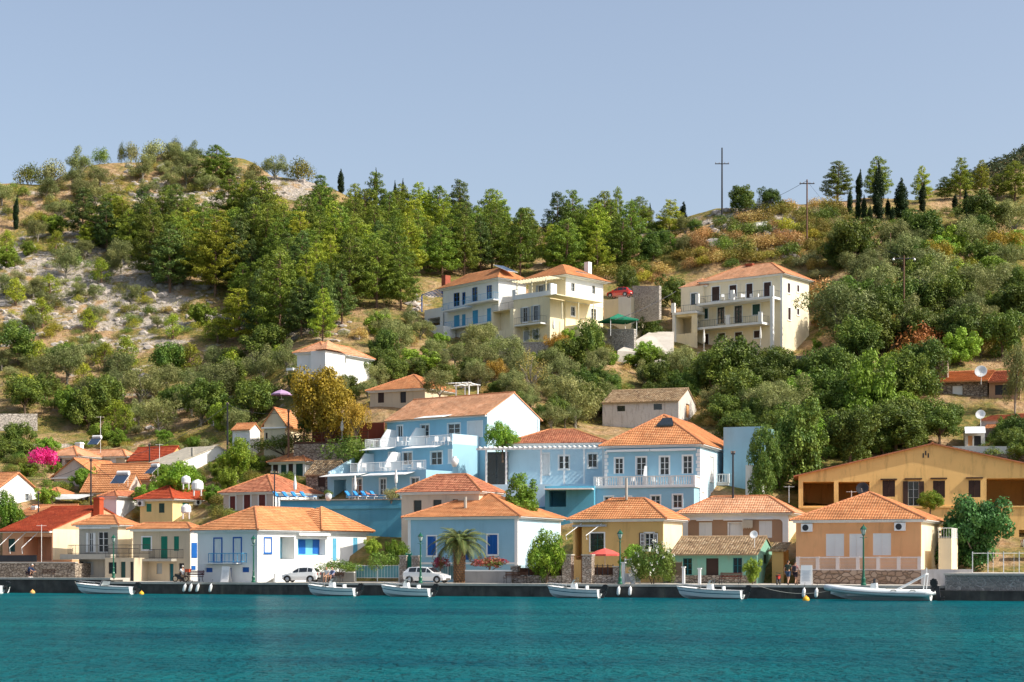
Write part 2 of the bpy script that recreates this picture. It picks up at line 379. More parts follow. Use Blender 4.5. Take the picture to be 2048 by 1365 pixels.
def rail(h, name, pts, zb, ht, m, step=.13, post=1.4, r=.012, top=.025, solid=False):
    """railing along local poly-line pts (x,y) at height zb"""
    mb = MB()
    for (ax, ay), (bx, by) in zip(pts[:-1], pts[1:]):
        L = math.hypot(bx - ax, by - ay)
        mb.tube([(ax, ay, zb + ht), (bx, by, zb + ht)], top, 4); mb.tube([(ax, ay, zb + .1), (bx, by, zb + .1)], top * .8, 4)
        k = max(2, int(L / step))
        for i in range(k + 1):
            t = i / k; x, y = ax + (bx - ax) * t, ay + (by - ay) * t
            rr = r * 2 if i % max(1, int(post / step)) == 0 else r
            mb.tube([(x, y, zb), (x, y, zb + ht)], rr, 4, cap=False)
    return mb.build(name, m, h.root if hasattr(h, 'root') else h)
# ------------------------------------------------------------------ water, quay, ground
def Q(a, b, z): return Vector((a * CQ + b * SQ, 155 - a * SQ + b * CQ, z))
def aq(x, b=0.0):                 # distance along the quay for photo column x at setback b
    k = (x - 1024) / F; o = Vector((b * SQ, 155 + b * CQ))
    return (k * o.y - o.x) / (CQ + k * SQ)
def waterm():
    m = bpy.data.materials.new('sea_water'); m.use_nodes = True; n, l = m.node_tree.nodes, m.node_tree.links; p = n['Principled BSDF']
    p.inputs['Roughness'].default_value = .3; p.inputs['IOR'].default_value = 1.1; p.inputs['Specular IOR Level'].default_value = .04
    g = n.new('ShaderNodeNewGeometry')
    def nz(scale, vec, det=3, rough=.5):
        mp = n.new('ShaderNodeMapping'); mp.inputs['Scale'].default_value = vec; l.new(g.outputs['Position'], mp.inputs[0])
        q = n.new('ShaderNodeTexNoise'); q.inputs['Scale'].default_value = scale; q.inputs['Detail'].default_value = det; q.inputs['Roughness'].default_value = rough; l.new(mp.outputs[0], q.inputs['Vector']); return q.outputs[0]
    big = nz(.05, (.6, 1.6, 1), 6, .65)
    mx = n.new('ShaderNodeMix'); mx.data_type = 'RGBA'; mx.inputs[6].default_value = (.0, .060, .088, 1); mx.inputs[7].default_value = (.004, .120, .135, 1)
    mr = n.new('ShaderNodeMapRange'); mr.inputs['From Min'].default_value = .35; mr.inputs['From Max'].default_value = .65; l.new(big, mr.inputs[0]); l.new(mr.outputs[0], mx.inputs[0])
    l.new(mx.outputs[2], p.inputs['Base Color'])
    b1 = n.new('ShaderNodeBump'); b1.inputs['Strength'].default_value = .9; b1.inputs['Distance'].default_value = .9; l.new(nz(.8, (1, .75, 1), 4, .6), b1.inputs['Height'])
    b2 = n.new('ShaderNodeBump'); b2.inputs['Strength'].default_value = .8; b2.inputs['Distance'].default_value = .5; l.new(nz(3.2, (1, .7, 1), 4, .6), b2.inputs['Height']); l.new(b1.outputs[0], b2.inputs['Normal'])
    l.new(b2.outputs[0], p.inputs['Normal']); return m
w = MB(); w.face([(-3000, -600, 0), (3000, -600, 0), (3000, 3000, 0), (-3000, 3000, 0)])
tag(w.build('water', waterm()), kind='structure')
M_quay = mat('quay_stone', (.065, .06, .055), var=.5, scale=.9, bump=.6, bscale=3, dirt=(.14, .13, .1), dscale=.4, damt=.6)
M_kerb = mat('quay_kerb', (.50, .46, .40), var=.2, scale=.7, bump=.2, dirt=(.22, .19, .15))
M_pave = mat('quay_paving', (.46, .42, .37), var=.15, scale=.4, bump=.2, dirt=(.3, .27, .22))
def slab(mb, a0, a1, b0, b1, z0, z1):
    c = [Q(a, b, z) for z in (z0, z1) for a, b in ((a0, b0), (a1, b0), (a1, b1), (a0, b1))]
    for q in ((3, 2, 1, 0), (4, 5, 6, 7), (0, 1, 5, 4), (1, 2, 6, 5), (2, 3, 7, 6), (3, 0, 4, 7)): mb.face([c[k] for k in q])
aL, aM, aR = -320, aq(222), aq(1890)
q = MB(); slab(q, aM, aR, 0, 2.0, -2, HQ - .2); slab(q, aL, aM - .01, 0, 2.0, -2, HQ + .18)
for x in range(0, 40): # joints of big blocks, slightly proud tyres of stone
    a = aL + 266 + x * 3.1
    if a < aR - 3: slab(q, a, a + 2.9, -.03, .0, -1.5, (HQ if a > aM else HQ + .38) - .32 - .05 * (x % 3))
tag(q.build('quay_wall', M_quay), kind='structure')
k = MB()
i = 0; a = aM
while a < aR: slab(k, a + .006, min(a + 2.4, aR) - .006, -.08, .55, HQ - .2, HQ + .004 * (i % 3)); a += 2.4; i += 1
a = aM - .02
while a > -90: slab(k, a - 2.4, a - .012, -.08, .55, HQ + .18, HQ + .38); a -= 2.4
slab(k, aL, -90.5, -.08, .55, HQ + .18, HQ + .38)
tag(k.build('quay_kerb', M_kerb), kind='structure')
p = MB(); slab(p, aM - .01, aR + 60, .55, 16, HQ - .3, HQ - .02); slab(p, aL, aM - .012, .55, 3.2, HQ + .0, HQ + .36)
slab(p, aL, aM - .012, 3.2, 16, HQ - .3, HQ - .016)
tag(p.build('quay_pavement', M_pave), kind='structure')
# terrain: per photo column a profile of (distance, row)
PROF = {
 -250: [(190,1163),(200,1020),(218,935),(245,860),(280,720),(315,560),(350,430)],
 0: [(186,1163),(196,1022),(215,940),(240,850),(275,690),(310,520),(345,364)],
 200: [(181,1163),(203,1015),(217,948),(240,860),(275,690),(315,500),(355,329)],
 350: [(178,1163),(190,1048),(206,963),(218,928),(245,820),(280,660),(320,470),(365,296)],
 470: [(175,1163),(184,1040),(200,970),(215,905),(245,800),(285,640),(325,460),(362,311)],
 620: [(174,1163),(183,1070),(198,970),(212,895),(228,778),(262,650),(300,520),(350,358)],
 760: [(171,1163),(180,1090),(192,975),(205,890),(215,815),(240,738),(270,620),(300,530),(345,410)],
 900: [(168,1163),(180,1075),(192,960),(207,850),(222,770),(246,715),(262,680),(290,575),(345,455)],
 1050: [(166,1163),(178,1075),(192,950),(207,850),(225,775),(246,728),(253,695),(275,620),(300,555),(340,458)],
 1200: [(163,1163),(174,1070),(186,975),(205,885),(220,850),(233,755),(255,668),(280,590),(300,545),(335,462),(350,452)],
 1350: [(160,1163),(172,1070),(190,945),(206,880),(221,850),(238,775),(262,712),(275,665),(290,565),(310,485),(325,440)],
 1440: [(159,1163),(172,1065),(190,940),(206,880),(220,850),(240,765),(264,716),(276,660),(290,550),(308,455),(320,420)],
 1600: [(157,1163),(170,1070),(190,965),(210,855),(235,768),(264,712),(280,610),(300,480),(325,402)],
 1750: [(157,1163),(172,1085),(190,955),(210,865),(235,760),(262,660),(285,550),(305,460),(330,395)],
 1900: [(155,1163),(172,1090),(190,945),(203,895),(222,790),(250,690),(285,550),(310,440),(345,375)],
 2048: [(152,1163),(170,1090),(190,940),(204,893),(220,790),(250,690),(285,560),(320,430),(360,340)],
 2300: [(148,1163),(168,1080),(190,930),(206,880),(225,770),(250,680),(290,540),(325,420),(370,330)]}
PX = sorted(PROF)
def colz(x, D):
    pr = PROF[x]; d = [p[0] for p in pr]; z = [HQ - .15] + [H + (YH - p[1]) / F * p[0] for p in pr[1:]]
    last = d[-1]
    return np.where(D <= last, np.interp(D, d, z), z[-1] - np.clip(D - last - 6, 0, 90) * .22)
NA, NB = 420, 330
ga = np.linspace(-300, 260, NA); gb = np.linspace(8, 400, NB)
A2, B2 = np.meshgrid(ga, gb); GX = A2 * CQ + B2 * SQ; GY = 155 - A2 * SQ + B2 * CQ
px = np.clip(GX / np.maximum(GY, 60) * F + 1024, PX[0], PX[-1]); GZ = np.zeros_like(GX)
cols = np.stack([colz(x, GY) for x in PX]); ix = np.clip(np.searchsorted(PX, px, side='right') - 1, 0, len(PX) - 2)
x0 = np.array(PX)[ix]; x1 = np.array(PX)[ix + 1]; t = (px - x0) / (x1 - x0); t = t * t * (3 - 2 * t)
GZ = np.take_along_axis(cols, ix[None], 0)[0] * (1 - t) + np.take_along_axis(cols, (ix + 1)[None], 0)[0] * t
for _ in range(3):
    g = np.pad(GZ, 1, mode='edge'); GZ = (g[1:-1, 1:-1] * 2 + g[:-2, 1:-1] + g[2:, 1:-1] + g[1:-1, :-2] + g[1:-1, 2:]) / 6
amp = np.clip((B2 - 40) / 60, 0, 1)
def fn(x, y, s, o=3): return noise.fractal(Vector((x * s, y * s, 3.3)), 1.0, 2.0, o)
NZ = np.array([fn(x, y, .06, 5) for x, y in zip(GX.ravel(), GY.ravel())]).reshape(GX.shape)
GZ = GZ + amp * NZ * 1.1
GZ = np.where(B2 < 14, HQ - .15, GZ)
def tz(X, Y):                      # terrain height
    a = X * CQ - (Y - 155) * SQ; b = X * SQ + (Y - 155) * CQ
    fa = min(max((a - ga[0]) / (ga[1] - ga[0]), 0), NA - 1.001); fb = min(max((b - gb[0]) / (gb[1] - gb[0]), 0), NB - 1.001)
    i, j = int(fa), int(fb); u, v = fa - i, fb - j
    return float((GZ[j, i] * (1 - u) + GZ[j, i + 1] * u) * (1 - v) + (GZ[j + 1, i] * (1 - u) + GZ[j + 1, i + 1] * u) * v)
def cast(x, y, D0=160, D1=420):    # first terrain point seen at photo pixel x, y
    k = (x - 1024) / F; D = D0; g = (YH - y) / F
    while D < D1:
        if H + g * D < tz(k * D, D): return Vector((k * D, D, tz(k * D, D)))
        D += .7
    return None
def terrainm():
    m = bpy.data.materials.new('hillside'); m.use_nodes = True; n, l = m.node_tree.nodes, m.node_tree.links; p = n['Principled BSDF']
    p.inputs['Roughness'].default_value = .95; p.inputs['Specular IOR Level'].default_value = .1
    g = n.new('ShaderNodeNewGeometry')
    def nz(s, d=6, r=.6):
        q = n.new('ShaderNodeTexNoise'); q.inputs['Scale'].default_value = s; q.inputs['Detail'].default_value = d; q.inputs['Roughness'].default_value = r; l.new(g.outputs['Position'], q.inputs['Vector']); return q.outputs[0]
    def rmp(v, a, b):
        q = n.new('ShaderNodeMapRange'); q.inputs['From Min'].default_value = a; q.inputs['From Max'].default_value = b; l.new(v, q.inputs[0]); return q.outputs[0]
    def mix(f, a, b):
        q = n.new('ShaderNodeMix'); q.data_type = 'RGBA'
        for i, v in ((6, a), (7, b)):
            if isinstance(v, tuple): q.inputs[i].default_value = (*v, 1)
            else: l.new(v, q.inputs[i])
        l.new(f, q.inputs[0]); return q.outputs[2]
    soil = mix(rmp(nz(.9), .35, .65), (.33, .20, .10), (.42, .29, .17))
    grass = mix(rmp(nz(1.4), .4, .6), (.26, .19, .06), (.12, .13, .035))
    c = mix(rmp(nz(.12, 7), .42, .56), soil, grass)
    at = n.new('ShaderNodeAttribute'); at.attribute_name = 'rock'
    ad = n.new('ShaderNodeMath'); ad.operation = 'ADD'; l.new(at.outputs['Fac'], ad.inputs[0]); l.new(nz(.22, 9, .68), ad.inputs[1])
    v = n.new('ShaderNodeTexVoronoi'); v.inputs['Scale'].default_value = 1.1; l.new(g.outputs['Position'], v.inputs['Vector'])
    rock = mix(rmp(nz(2.6), .3, .7), (.28, .25, .22), (.52, .45, .39))
    c = mix(rmp(ad.outputs[0], .60, .68), c, rock)
    l.new(c, p.inputs['Base Color'])
    b = n.new('ShaderNodeBump'); b.inputs['Strength'].default_value = 1; b.inputs['Distance'].default_value = .5; l.new(nz(.9, 8, .7), b.inputs['Height'])
    b2 = n.new('ShaderNodeBump'); b2.inputs['Strength'].default_value = .7; b2.inputs['Distance'].default_value = .3; l.new(v.outputs['Distance'], b2.inputs['Height']); l.new(b.outputs[0], b2.inputs['Normal'])
    l.new(b2.outputs[0], p.inputs['Normal']); return m
def grid_mesh(name, X, Y, Z, m):
    nb, na = X.shape; v = np.stack([X.ravel(), Y.ravel(), Z.ravel()], 1); i = np.arange(nb * na).reshape(nb, na)
    f = np.stack([i[:-1, :-1].ravel(), i[:-1, 1:].ravel(), i[1:, 1:].ravel(), i[1:, :-1].ravel()], 1)
    me = bpy.data.meshes.new(name); me.vertices.add(len(v)); me.vertices.foreach_set('co', v.ravel()); me.loops.add(f.size); me.loops.foreach_set('vertex_index', f.ravel())
    me.polygons.add(len(f)); me.polygons.foreach_set('loop_start', np.arange(0, f.size, 4)); me.polygons.foreach_set('loop_total', np.full(len(f), 4)); me.update(calc_edges=True); me.validate()
    me.polygons.foreach_set('use_smooth', [True] * len(f)); me.materials.append(m); o = bpy.data.objects.new(name, me); COL.objects.link(o); return o
M_terr = terrainm()
ter = tag(grid_mesh('hillside', GX, GY, GZ, M_terr), kind='structure')
pxg = GX / GY * F + 1024; pyg = YH - (GZ - H) / GY * F
def blob(cx, cy, rx, ry, s): return s * np.exp(-(((pxg - cx) / rx) ** 2 + ((pyg - cy) / ry) ** 2))
rock = -.02 + blob(120, 570, 250, 100, .25) + blob(340, 630, 120, 70, .18) + blob(600, 650, 60, 40, .15) + blob(330, 400, 260, 60, .13) + blob(600, 370, 90, 40, .18) + blob(1520, 440, 110, 30, .24) + blob(330, 790, 170, 90, .1) + blob(1300, 490, 80, 40, .1) + blob(1130, 620, 900, 60, -.1) + blob(620, 640, 120, 40, .12) + blob(860, 600, 70, 30, .18) + blob(1800, 590, 80, 40, .1)
at = ter.data.attributes.new('rock', 'FLOAT', 'POINT'); at.data.foreach_set('value', rock.ravel().astype(np.float32))
# far mountain at the top right
n1, n2 = 120, 60; fx = np.linspace(130, 420, n1); fy = np.linspace(560, 900, n2); FX, FY = np.meshgrid(fx, fy)
sil = np.interp(FX / 720 * F + 1024, [1700, 1860, 1880, 1930, 1960, 2000, 2048, 2200, 3000], [600, 470, 392, 372, 354, 340, 326, 300, 300])
FZ = H + (YH - sil) / F * 720; FZ = FZ * np.clip(1 - np.abs(FY - 720) / 190, -.1, 1) ** .7 if False else FZ * np.clip(1.02 - ((FY - 720) / 190) ** 2, -.05, 1)
FZ += np.array([fn(x, y, .03, 4) for x, y in zip(FX.ravel(), FY.ravel())]).reshape(FX.shape) * 4
FZ = np.where((FX < 133) | (FX > 417), -5, FZ)
o = tag(grid_mesh('mountain', FX, FY, FZ, M_terr), kind='structure')
g = MB(); g.face([(-2500, 300, .4), (2500, 300, .4), (2500, 3000, .4), (-2500, 3000, .4)]); g.face([(-2500, 262, .4), (-300, 275, .4), (-300, 300, .4), (-2500, 300, .4)])
tag(g.build('ground', M_terr), kind='structure')
# ------------------------------------------------------------------ buildings on the front
C_ = lambda r, g, b, k=1.0: tuple(v * k for v in srgb(r, g, b))
W_salmon = wallm('salmon_wall', (.72, .38, .22)); W_cream = wallm('cream_and_sunlit_wall', (.78, .66, .46)); W_grey = wallm('grey_wall', (.46, .43, .37))  # cream also serves as the sunlit tone of darker-fronted houses
W_beige = wallm('beige_wall', (.60, .50, .36)); W_blue = wallm('blue_wall', (.30, .52, .65), damt=.25); W_blue2 = wallm('pale_and_sunlit_blue_wall', (.50, .68, .78), damt=.15)  # the paler blue doubles as the blue wall in full sun
W_ochre = wallm('ochre_wall', (.66, .43, .17)); W_tan = wallm('tan_wall', (.80, .42, .20)); W_brown = wallm('brown_wall', (.40, .25, .16))
W_yel = wallm('yellow_wall', (.76, .62, .30)); W_pink = wallm('pink_wall', (.60, .50, .44)); W_old = wallm('old_yellow_wall', (.82, .52, .20), damt=.75, dirt=(.42, .25, .09))
W_mint = wallm('mint_wall', (.22, .44, .34), damt=.8, dirt=(.30, .27, .21), dscale=.8); W_villa = wallm('villa_wall', (.85, .74, .53)); W_villa2 = wallm('warm_villa_wall', (.80, .69, .46))
W_wash = wallm('whitewashed_stone', (.62, .58, .54), damt=.8, dirt=(.34, .29, .24), bump=.9, bscale=4, dscale=1.2)
W_maroon = wallm('maroon_wall', (.22, .06, .04)); W_teal = wallm('sea_blue_wall', (.10, .34, .48), damt=.35)
P_blue = mat('blue_paint', (.012, .11, .40), rough=.45, var=.08); P_lblue = mat('light_blue_paint', (.07, .34, .58), rough=.5); P_green = mat('green_paint', (.01, .20, .13), rough=.5)
P_dgreen = mat('dark_green_paint', (.02, .07, .06), rough=.5); P_brown = mat('brown_paint', (.05, .025, .018), rough=.55); P_white = mat('white_paint', (.78, .78, .77), rough=.5, var=.03)
P_mar = mat('maroon_paint', (.16, .03, .025), rough=.55); P_teal = mat('teal_paint', (.01, .13, .16), rough=.5); P_sky = mat('sky_paint', (.14, .44, .62), rough=.5); P_grey = mat('grey_paint', (.35, .38, .4), rough=.5)
S_wall = stonem('field_stone', (.26, .21, .16), (.44, .37, .30), (.13, .10, .08), 2.4); S_pale = stonem('pale_stone', (.42, .38, .34), (.56, .50, .44), (.25, .22, .19), 2.6)
S_cob = stonem('cobble_stone', (.20, .19, .18), (.30, .28, .26), (.42, .40, .38), 2.6); S_brick = stonem('garden_stone', (.34, .27, .22), (.46, .40, .35), (.16, .13, .10), 3.2)
PARAPET = []
def pbox(h, name, m, face, x0, y0, x1, y1, n0, n1, off=0, par=None):
    a0, a1, b0, b1 = h.rect(face, x0, y0, x1, y1, off); mb = MB(); fbox(mb, face, off, a0, a1, b0, b1, n0, n1); return mb.build(name, m, par or h.root)
def awn_arms(h, xs, y0, y1, out=1.0, m=None):
    for x in xs:
        u = h.uF(x); z0, z1 = h.z(y1, u), h.z(y0, u); mb = MB(); mb.tube([(u + .9, -.05, z1), (u, -out, z0 + (z1 - z0) * .25), (u + .1, -out, z0)], .04, 5); mb.build('awning_arm', m or M_metalw, h.root)
def pilasters(h, m=M_trim, w=.3, base=True, z0=0):
    zt = h.zt
    for f_, u in (('F', -h.L), ('F', -w), ('S', -.03), ('S', h.W - w)): mb = MB(); fbox(mb, f_, 0, u, u + w, z0, zt - .25, 0, .03); mb.build('corner_trim', m, h.root)
def acu(h, face, x0, y0, x1, y1, off=0):
    a0, a1, b0, b1 = h.rect(face, x0, y0, x1, y1, off); o = MB(); fbox(o, face, off, a0, a1, b0, b1, .06, .42); b = o.build('air_conditioner', M_trim, h.root)
    f = MB(); cx, cz = a0 + (a1 - a0) * .4, (b0 + b1) / 2; r = (b1 - b0) * .4
    pts = [fp(face, off, cx + r * math.cos(i * .5236), cz + r * math.sin(i * .5236), .425) for i in range(12)]; f.face(pts if face == 'F' else pts[::-1]); f.build('fan_grille', M_dark, b)
def chimney(h, x, y, wpx, m, side=0.3, z1=None):
    u = h.uF(x, h.W * side); w = h.W * side; zt = h.z(y, u, w); s = wpx / F * h.C.y / 2; mb = MB(); mb.box((u - s, w - s, h.zt), (u + s, w + s, zt)); mb.box((u - s - .08, w - s - .08, zt - .25), (u + s + .08, w + s + .08, zt - .12)); mb.build('chimney', m, h.roof)

# 1 salmon house, red roof
h = simple('house', 'salmon house with a big plain red roof and lit cream gable, leftmost on the quay', 105, 184, 22, 5, 290, 1128, 1058, 1014, W_salmon,
    [('F', 'r', 47, 1074, 103, 1122, 2.4), ('F', 's', 17, 1078, 30, 1104, P_dgreen, None), ('S', 'r', 114, 1072, 131, 1102, .5)], kind='x', tile=T_red, over=.9)
pbox(h, 'sun_toned_gable', W_cream, 'S', 105.5, 1059, 158, 1120, .0, .03)  # sunlight on the salmon gable, put into a cream colour
mb = MB(); a = h.uF(46.5); b = h.uF(103.5); pbox(h, 'terrace_rail', M_dark, 'F', 5, 1111, 100, 1124, 2.2, 2.25)
awn_arms(h, (17, 42, 66), 1062, 1108, 1.9)
chimney(h, 197, 995, 15, mat('red_chimney', (.45, .08, .03), var=.2), .42)
# terrace wall
t = House('terrace_wall', 'stepped stone terrace wall with pale coping below the salmon house', 150, 180, 22, 1163, 'wall'); mb = MB(); L = -t.uF(0)
mb.box((-L - 8, 0, -2), (0, 3.4, t.z(1127))); mb.build('stonework', S_wall, t.root); mb = MB(); mb.box((-L - 8, -.08, t.z(1127)), (.1, .4, t.z(1127) + .14)); mb.build('coping', M_kerb, t.root)
# 2 grey house with balcony
h = simple('house', 'grey two-storey house with a long front balcony beside the salmon house', 235, 181, 24, 158, 268, 1164, 1050, 1013, W_grey,
    [('F', 'f', 178, 1066, 187, 1105, (P_white, P_white), None), ('F', 'f', 196, 1064, 216, 1105, P_white, None), ('F', 'd', 172, 1124, 187, 1150, P_grey, None), ('F', 'g', 160, 1124, 167, 1148, M_dark, None)], over=.55)
pbox(h, 'sun_toned_or_white_side', W_cream, 'S', 235.5, 1052, 267, 1160, 0, .03)  # cream panel paints the sunlit tone onto the grey side wall
pbox(h, 'balcony', W_grey, 'F', 136, 1109, 236, 1119, -.2, 1.3)
u0, u1 = h.uF(136, -1.2), h.uF(300, -1.2); rail(h, 'balcony_rail', [(u0, 0), (u0, -1.2), (u1, -1.2)], h.z(1109, -4, -1.2), .95, M_dark, .16)
pbox(h, 'awning_box', M_metalw, 'F', 162, 1054, 224, 1058, 0, .35)
# 3 beige house
h = simple('house', 'beige two-storey house with green shutters and a small iron balcony', 380, 178, 22, 266, 399, 1167, 1058, 1030, W_beige,
    [('F', 's', 285, 1075, 302, 1099, P_green), ('F', 's', 322, 1073, 335, 1120, P_green, None), ('F', 's', 348, 1073, 358, 1102, P_green, None), ('F', 'g', 277, 1125, 297, 1135, M_dark, None),
     ('F', 'g', 313, 1127, 324, 1148, P_grey, None), ('F', 'd', 339, 1128, 347, 1166, P_teal, None), ('F', 'd', 358, 1127, 368, 1166, M_dark, None)], over=.5)
pbox(h, 'sun_toned_or_white_side', M_white, 'S', 380.5, 1060, 398.5, 1166, 0, .03); pbox(h, 'shutter', P_blue, 'S', 382, 1086, 393, 1116, .03, .08); pbox(h, 'shutter', P_blue, 'S', 382, 1132, 390, 1140, .03, .08)  # white wall of the adjoining house
pbox(h, 'balcony', W_grey, 'F', 297, 1118, 354, 1123, 0, 1.1)
z = h.z(1118, h.uF(325)); u0, u1 = h.uF(298, -1.05), h.uF(355, -1.05); rail(h, 'balcony_rail', [(u0, 0), (u0, -1.05), (u1, -1.05), (u1, 0)], z, .95, M_dark, .14)
a = House('house_annexe', 'low beige ground-floor annexe with railed roof terrace and dark doors', 268, 177.5, 22, 1167, 'annexe'); L = -a.uF(210)
body(a, L, 5, a.z(1116), W_beige, [('F', 'w', 217, 1125, 233, 1148, M_dark, None), ('F', 'd', 241, 1124, 251, 1166, P_dgreen, None), ('F', 'd', 260, 1124, 268, 1166, M_dark, None)])
rail(a, 'terrace_rail', [(-L, .1), (0.5, .1)], a.z(1116), .95, M_dark, .15)
# 4 white and blue house
h = simple('house', 'white quay house with bright blue shutters, stair and wide orange roof', 515, 166.5, 34, 395, 733, 1167, 1060, 1014, M_white,
    [('F', 's', 429, 1078, 443, 1125, P_white, P_blue), ('F', 's', 468, 1077, 482, 1125, P_white, P_blue), ('F', 'g', 411, 1136, 425, 1145, P_blue, None), ('F', 'g', 484, 1135, 498, 1145, P_blue, None), ('F', 'd', 453, 1136, 463, 1167, P_blue, None),
     ('S', 's', 529, 1077, 542, 1105, P_white, P_blue), ('S', 'r', 560, 1074, 589, 1119, 1.8), ('S', 'r', 595, 1078, 651, 1111, .9), ('S', 's', 665, 1077, 673, 1122, P_sky, None), ('S', 's', 706, 1076, 715, 1122, P_sky, None)], over=.5)
h.W2 = h.W
u = 0; a0, a1, b0, b1 = h.rect('S', 564, 1076, 588, 1117); mb = MB(); fbox(mb, 'S', 0, a0, a0 + 1.0, b0, b1, -1.7, -1.6); mb.build('door', P_brown, h.root); mb = MB(); fbox(mb, 'S', 0, a0 + 1, a1, b0, b1, -1.7, -1.6); mb.build('shutter', P_sky, h.root)
for x0, x1 in ((597, 610), (625, 649)):
    a0, a1, b0, b1 = h.rect('S', x0, 1080, x1, 1108, -.85); mb = MB(); fbox(mb, 'S', -.85, a0, a1, b0, b1, 0, .06); mb.build('shutter', P_blue, h.root)
pbox(h, 'window', P_sky, 'S', 595.5, 1079, 650.5, 1110.5, -.89, -.83)
pbox(h, 'awning_box', M_trim, 'S', 593, 1067, 655, 1072, 0, .4)
z = h.z(1126, h.uF(448)); u0, u1 = h.uF(417, -.7), h.uF(483, -.7); rail(h, 'balcony_rail', [(u0, 0), (u0, -.7), (u1, -.7), (u1, 0)], z, .9, P_lblue, .5, .5, .02, .035); pbox(h, 'balcony', M_white, 'F', 414, 1126, 484, 1128, 0, .8)
s = MB(); a0 = h.uS(533); a1 = h.uS(590); z1 = h.z(1116, 0, a1); s.prism([(0.9, a0, 0), (.9, a1 + 2, 0), (.9, a1 + 2, z1), (.9, a1, z1), (.9, a0, .9)], (.25, 0, 0)); s.build('stair_parapet', M_white, h.root)
s = MB()
for i in range(14): t = i / 14; s.box((.02, a0 + (a1 - a0) * t, -.5), (.9, a0 + (a1 - a0) * (t + 1 / 14), (z1 - .9) * (i + 1) / 14))
s.box((.02, a1, -.5), (.9, a1 + 2.0, z1 - .9)); s.build('stair', M_conc, h.root)
r2 = MB(); W = h.W; L = h.L; zz = h.zr + .15   # second hip
A = (-2.2, W - 4.6, zz)
for p in (((-L * .8, W - 8.6, h.zt + .9), (.62, W - 7.8, h.zt + .07), A, A), ((.62, W - 7.8, h.zt + .07), (.62, W + .62, h.zt + .07), A, A)): roof_plane(r2, *p)
rr = r2.build('roof', T_or, h.root); c = MB(); caps(c, (.62, W - 7.8, h.zt + .1), A); caps(c, (.62, W + .6, h.zt + .1), A); c.build('ridge_tiles', T_or, rr)
# 5 palm house
h = simple('house', 'single-storey blue house with white corner trim and lit pale side, behind the palm', 1035, 166, 24, 816, 1121, 1167, 1033, 987, W_blue,
    [('F', 's', 855, 1073, 872, 1111, P_blue), ('F', 's', 975, 1070, 995, 1109, P_blue), ('F', 'd', 926, 1073, 938, 1120, P_blue), ('S', 's', 1058, 1073, 1068, 1106, P_sky)], over=.5)
pilasters(h); pbox(h, 'sun_toned_or_white_side', W_blue2, 'S', 1037, 1036, 1121, 1163, 0, .012); pbox(h, 'base_band', M_trim, 'F', 817, 1125, 1034, 1129, 0, .05)  # side panel holds the sun's brightening in its paler blue
u = h.uF(936, 2.2); mb = MB(); mb.tube([(u, 1.6, h.z(1022, u, 1.6)), (u, 1.6, h.z(994, u, 1.6))], .16, 8); mb.build('flue', M_conc, h.root)
# 6 ochre house
h = simple('house', 'ochre house with brown shuttered window and porch awning arms beside the red parasol', 1326, 163, 24, 1146, 1365, 1165, 1038, 990, W_ochre,
    [('F', 'o', 1290, 1067, 1307, 1100, P_white), ('F', 'f', 1181, 1067, 1208, 1104, P_dgreen), ('F', 'r', 1150, 1052, 1164, 1120, 1.5)], over=.5)
pbox(h, 'sun_toned_or_white_side', W_cream, 'S', 1326.5, 1040, 1364, 1165, 0, .02)  # ochre side lightened to cream by colour, standing in for sunlight
pbox(h, 'shutter', P_brown, 'F', 1279, 1066, 1290, 1100, .03, .08); pbox(h, 'shutter', P_brown, 'F', 1306, 1066, 1316, 1100, .03, .08)
awn_arms(h, (1146, 1186), 1048, 1080, 1.8); pbox(h, 'awning_box', P_grey, 'F', 1148, 1050, 1214, 1054, .0, .45)
u = h.uF(1253, 2.5); mb = MB(); mb.tube([(u, 2.5, h.z(1000, u, 2.5)), (u, 2.5, h.z(957, u, 2.5))], .13, 8); mb.build('flue', M_conc, h.root)
# 7 brown house
h = simple('house', 'brown house in a rounded white frame with pale tile roof behind the green cottage', 1577, 168, 20, 1366, 1596, 1150, 1026, 983, W_brown,
    [('F', 's', 1398, 1045, 1424, 1078, P_white, None), ('F', 'd', 1458, 1047, 1483, 1078, P_white), ('F', 's', 1518, 1042, 1544, 1076, P_white, None)], tile=T_pale, over=.6)
mb = MB(); z1, z0 = h.zt - .15, h.zt - .62; L = h.L
fbox(mb, 'F', 0, -L, -L + .5, -1, z1, 0, .12); fbox(mb, 'F', 0, -.55, 0, -1, z1, 0, .12); fbox(mb, 'F', 0, -L + .5, -.55, z0, z1, 0, .12)
for s_, uu in ((1, -L + .5), (-1, -.55)):
    mb.prism([(uu, -.12, z0)] + [(uu + s_ * .4 * (1 - math.sin(a * math.pi / 10)), -.12, z0 - .4 * (1 - math.cos(a * math.pi / 10))) for a in range(5, -1, -1)][::-1], (0, .12, 0))
mb.build('white_frame', M_trim, h.root); pbox(h, 'sun_toned_or_white_side', W_cream, 'S', 1577.5, 1030, 1595, 1150, 0, .02)  # sunlit side of the brown house painted as a cream panel
for a, b, y in ((1394, 1426, 1039), (1448, 1487, 1038), (1514, 1547, 1036)): pbox(h, 'awning_box', M_trim, 'F', a, y, b, y + 3.5, .0, .3)
mb = MB(); a0, a1, b0, b1 = h.rect('F', 1486, 1041, 1507, 1056); k = 9
for i in range(k): x = a0 + (a1 - a0) * i / k; fbox(mb, 'F', 0, x, x + (a1 - a0) / k - .03, b0 - .08 * (i % 2), b1, .3, .4)
mb.build('valance', mat('awning_cloth', (.62, .56, .45)), h.root)
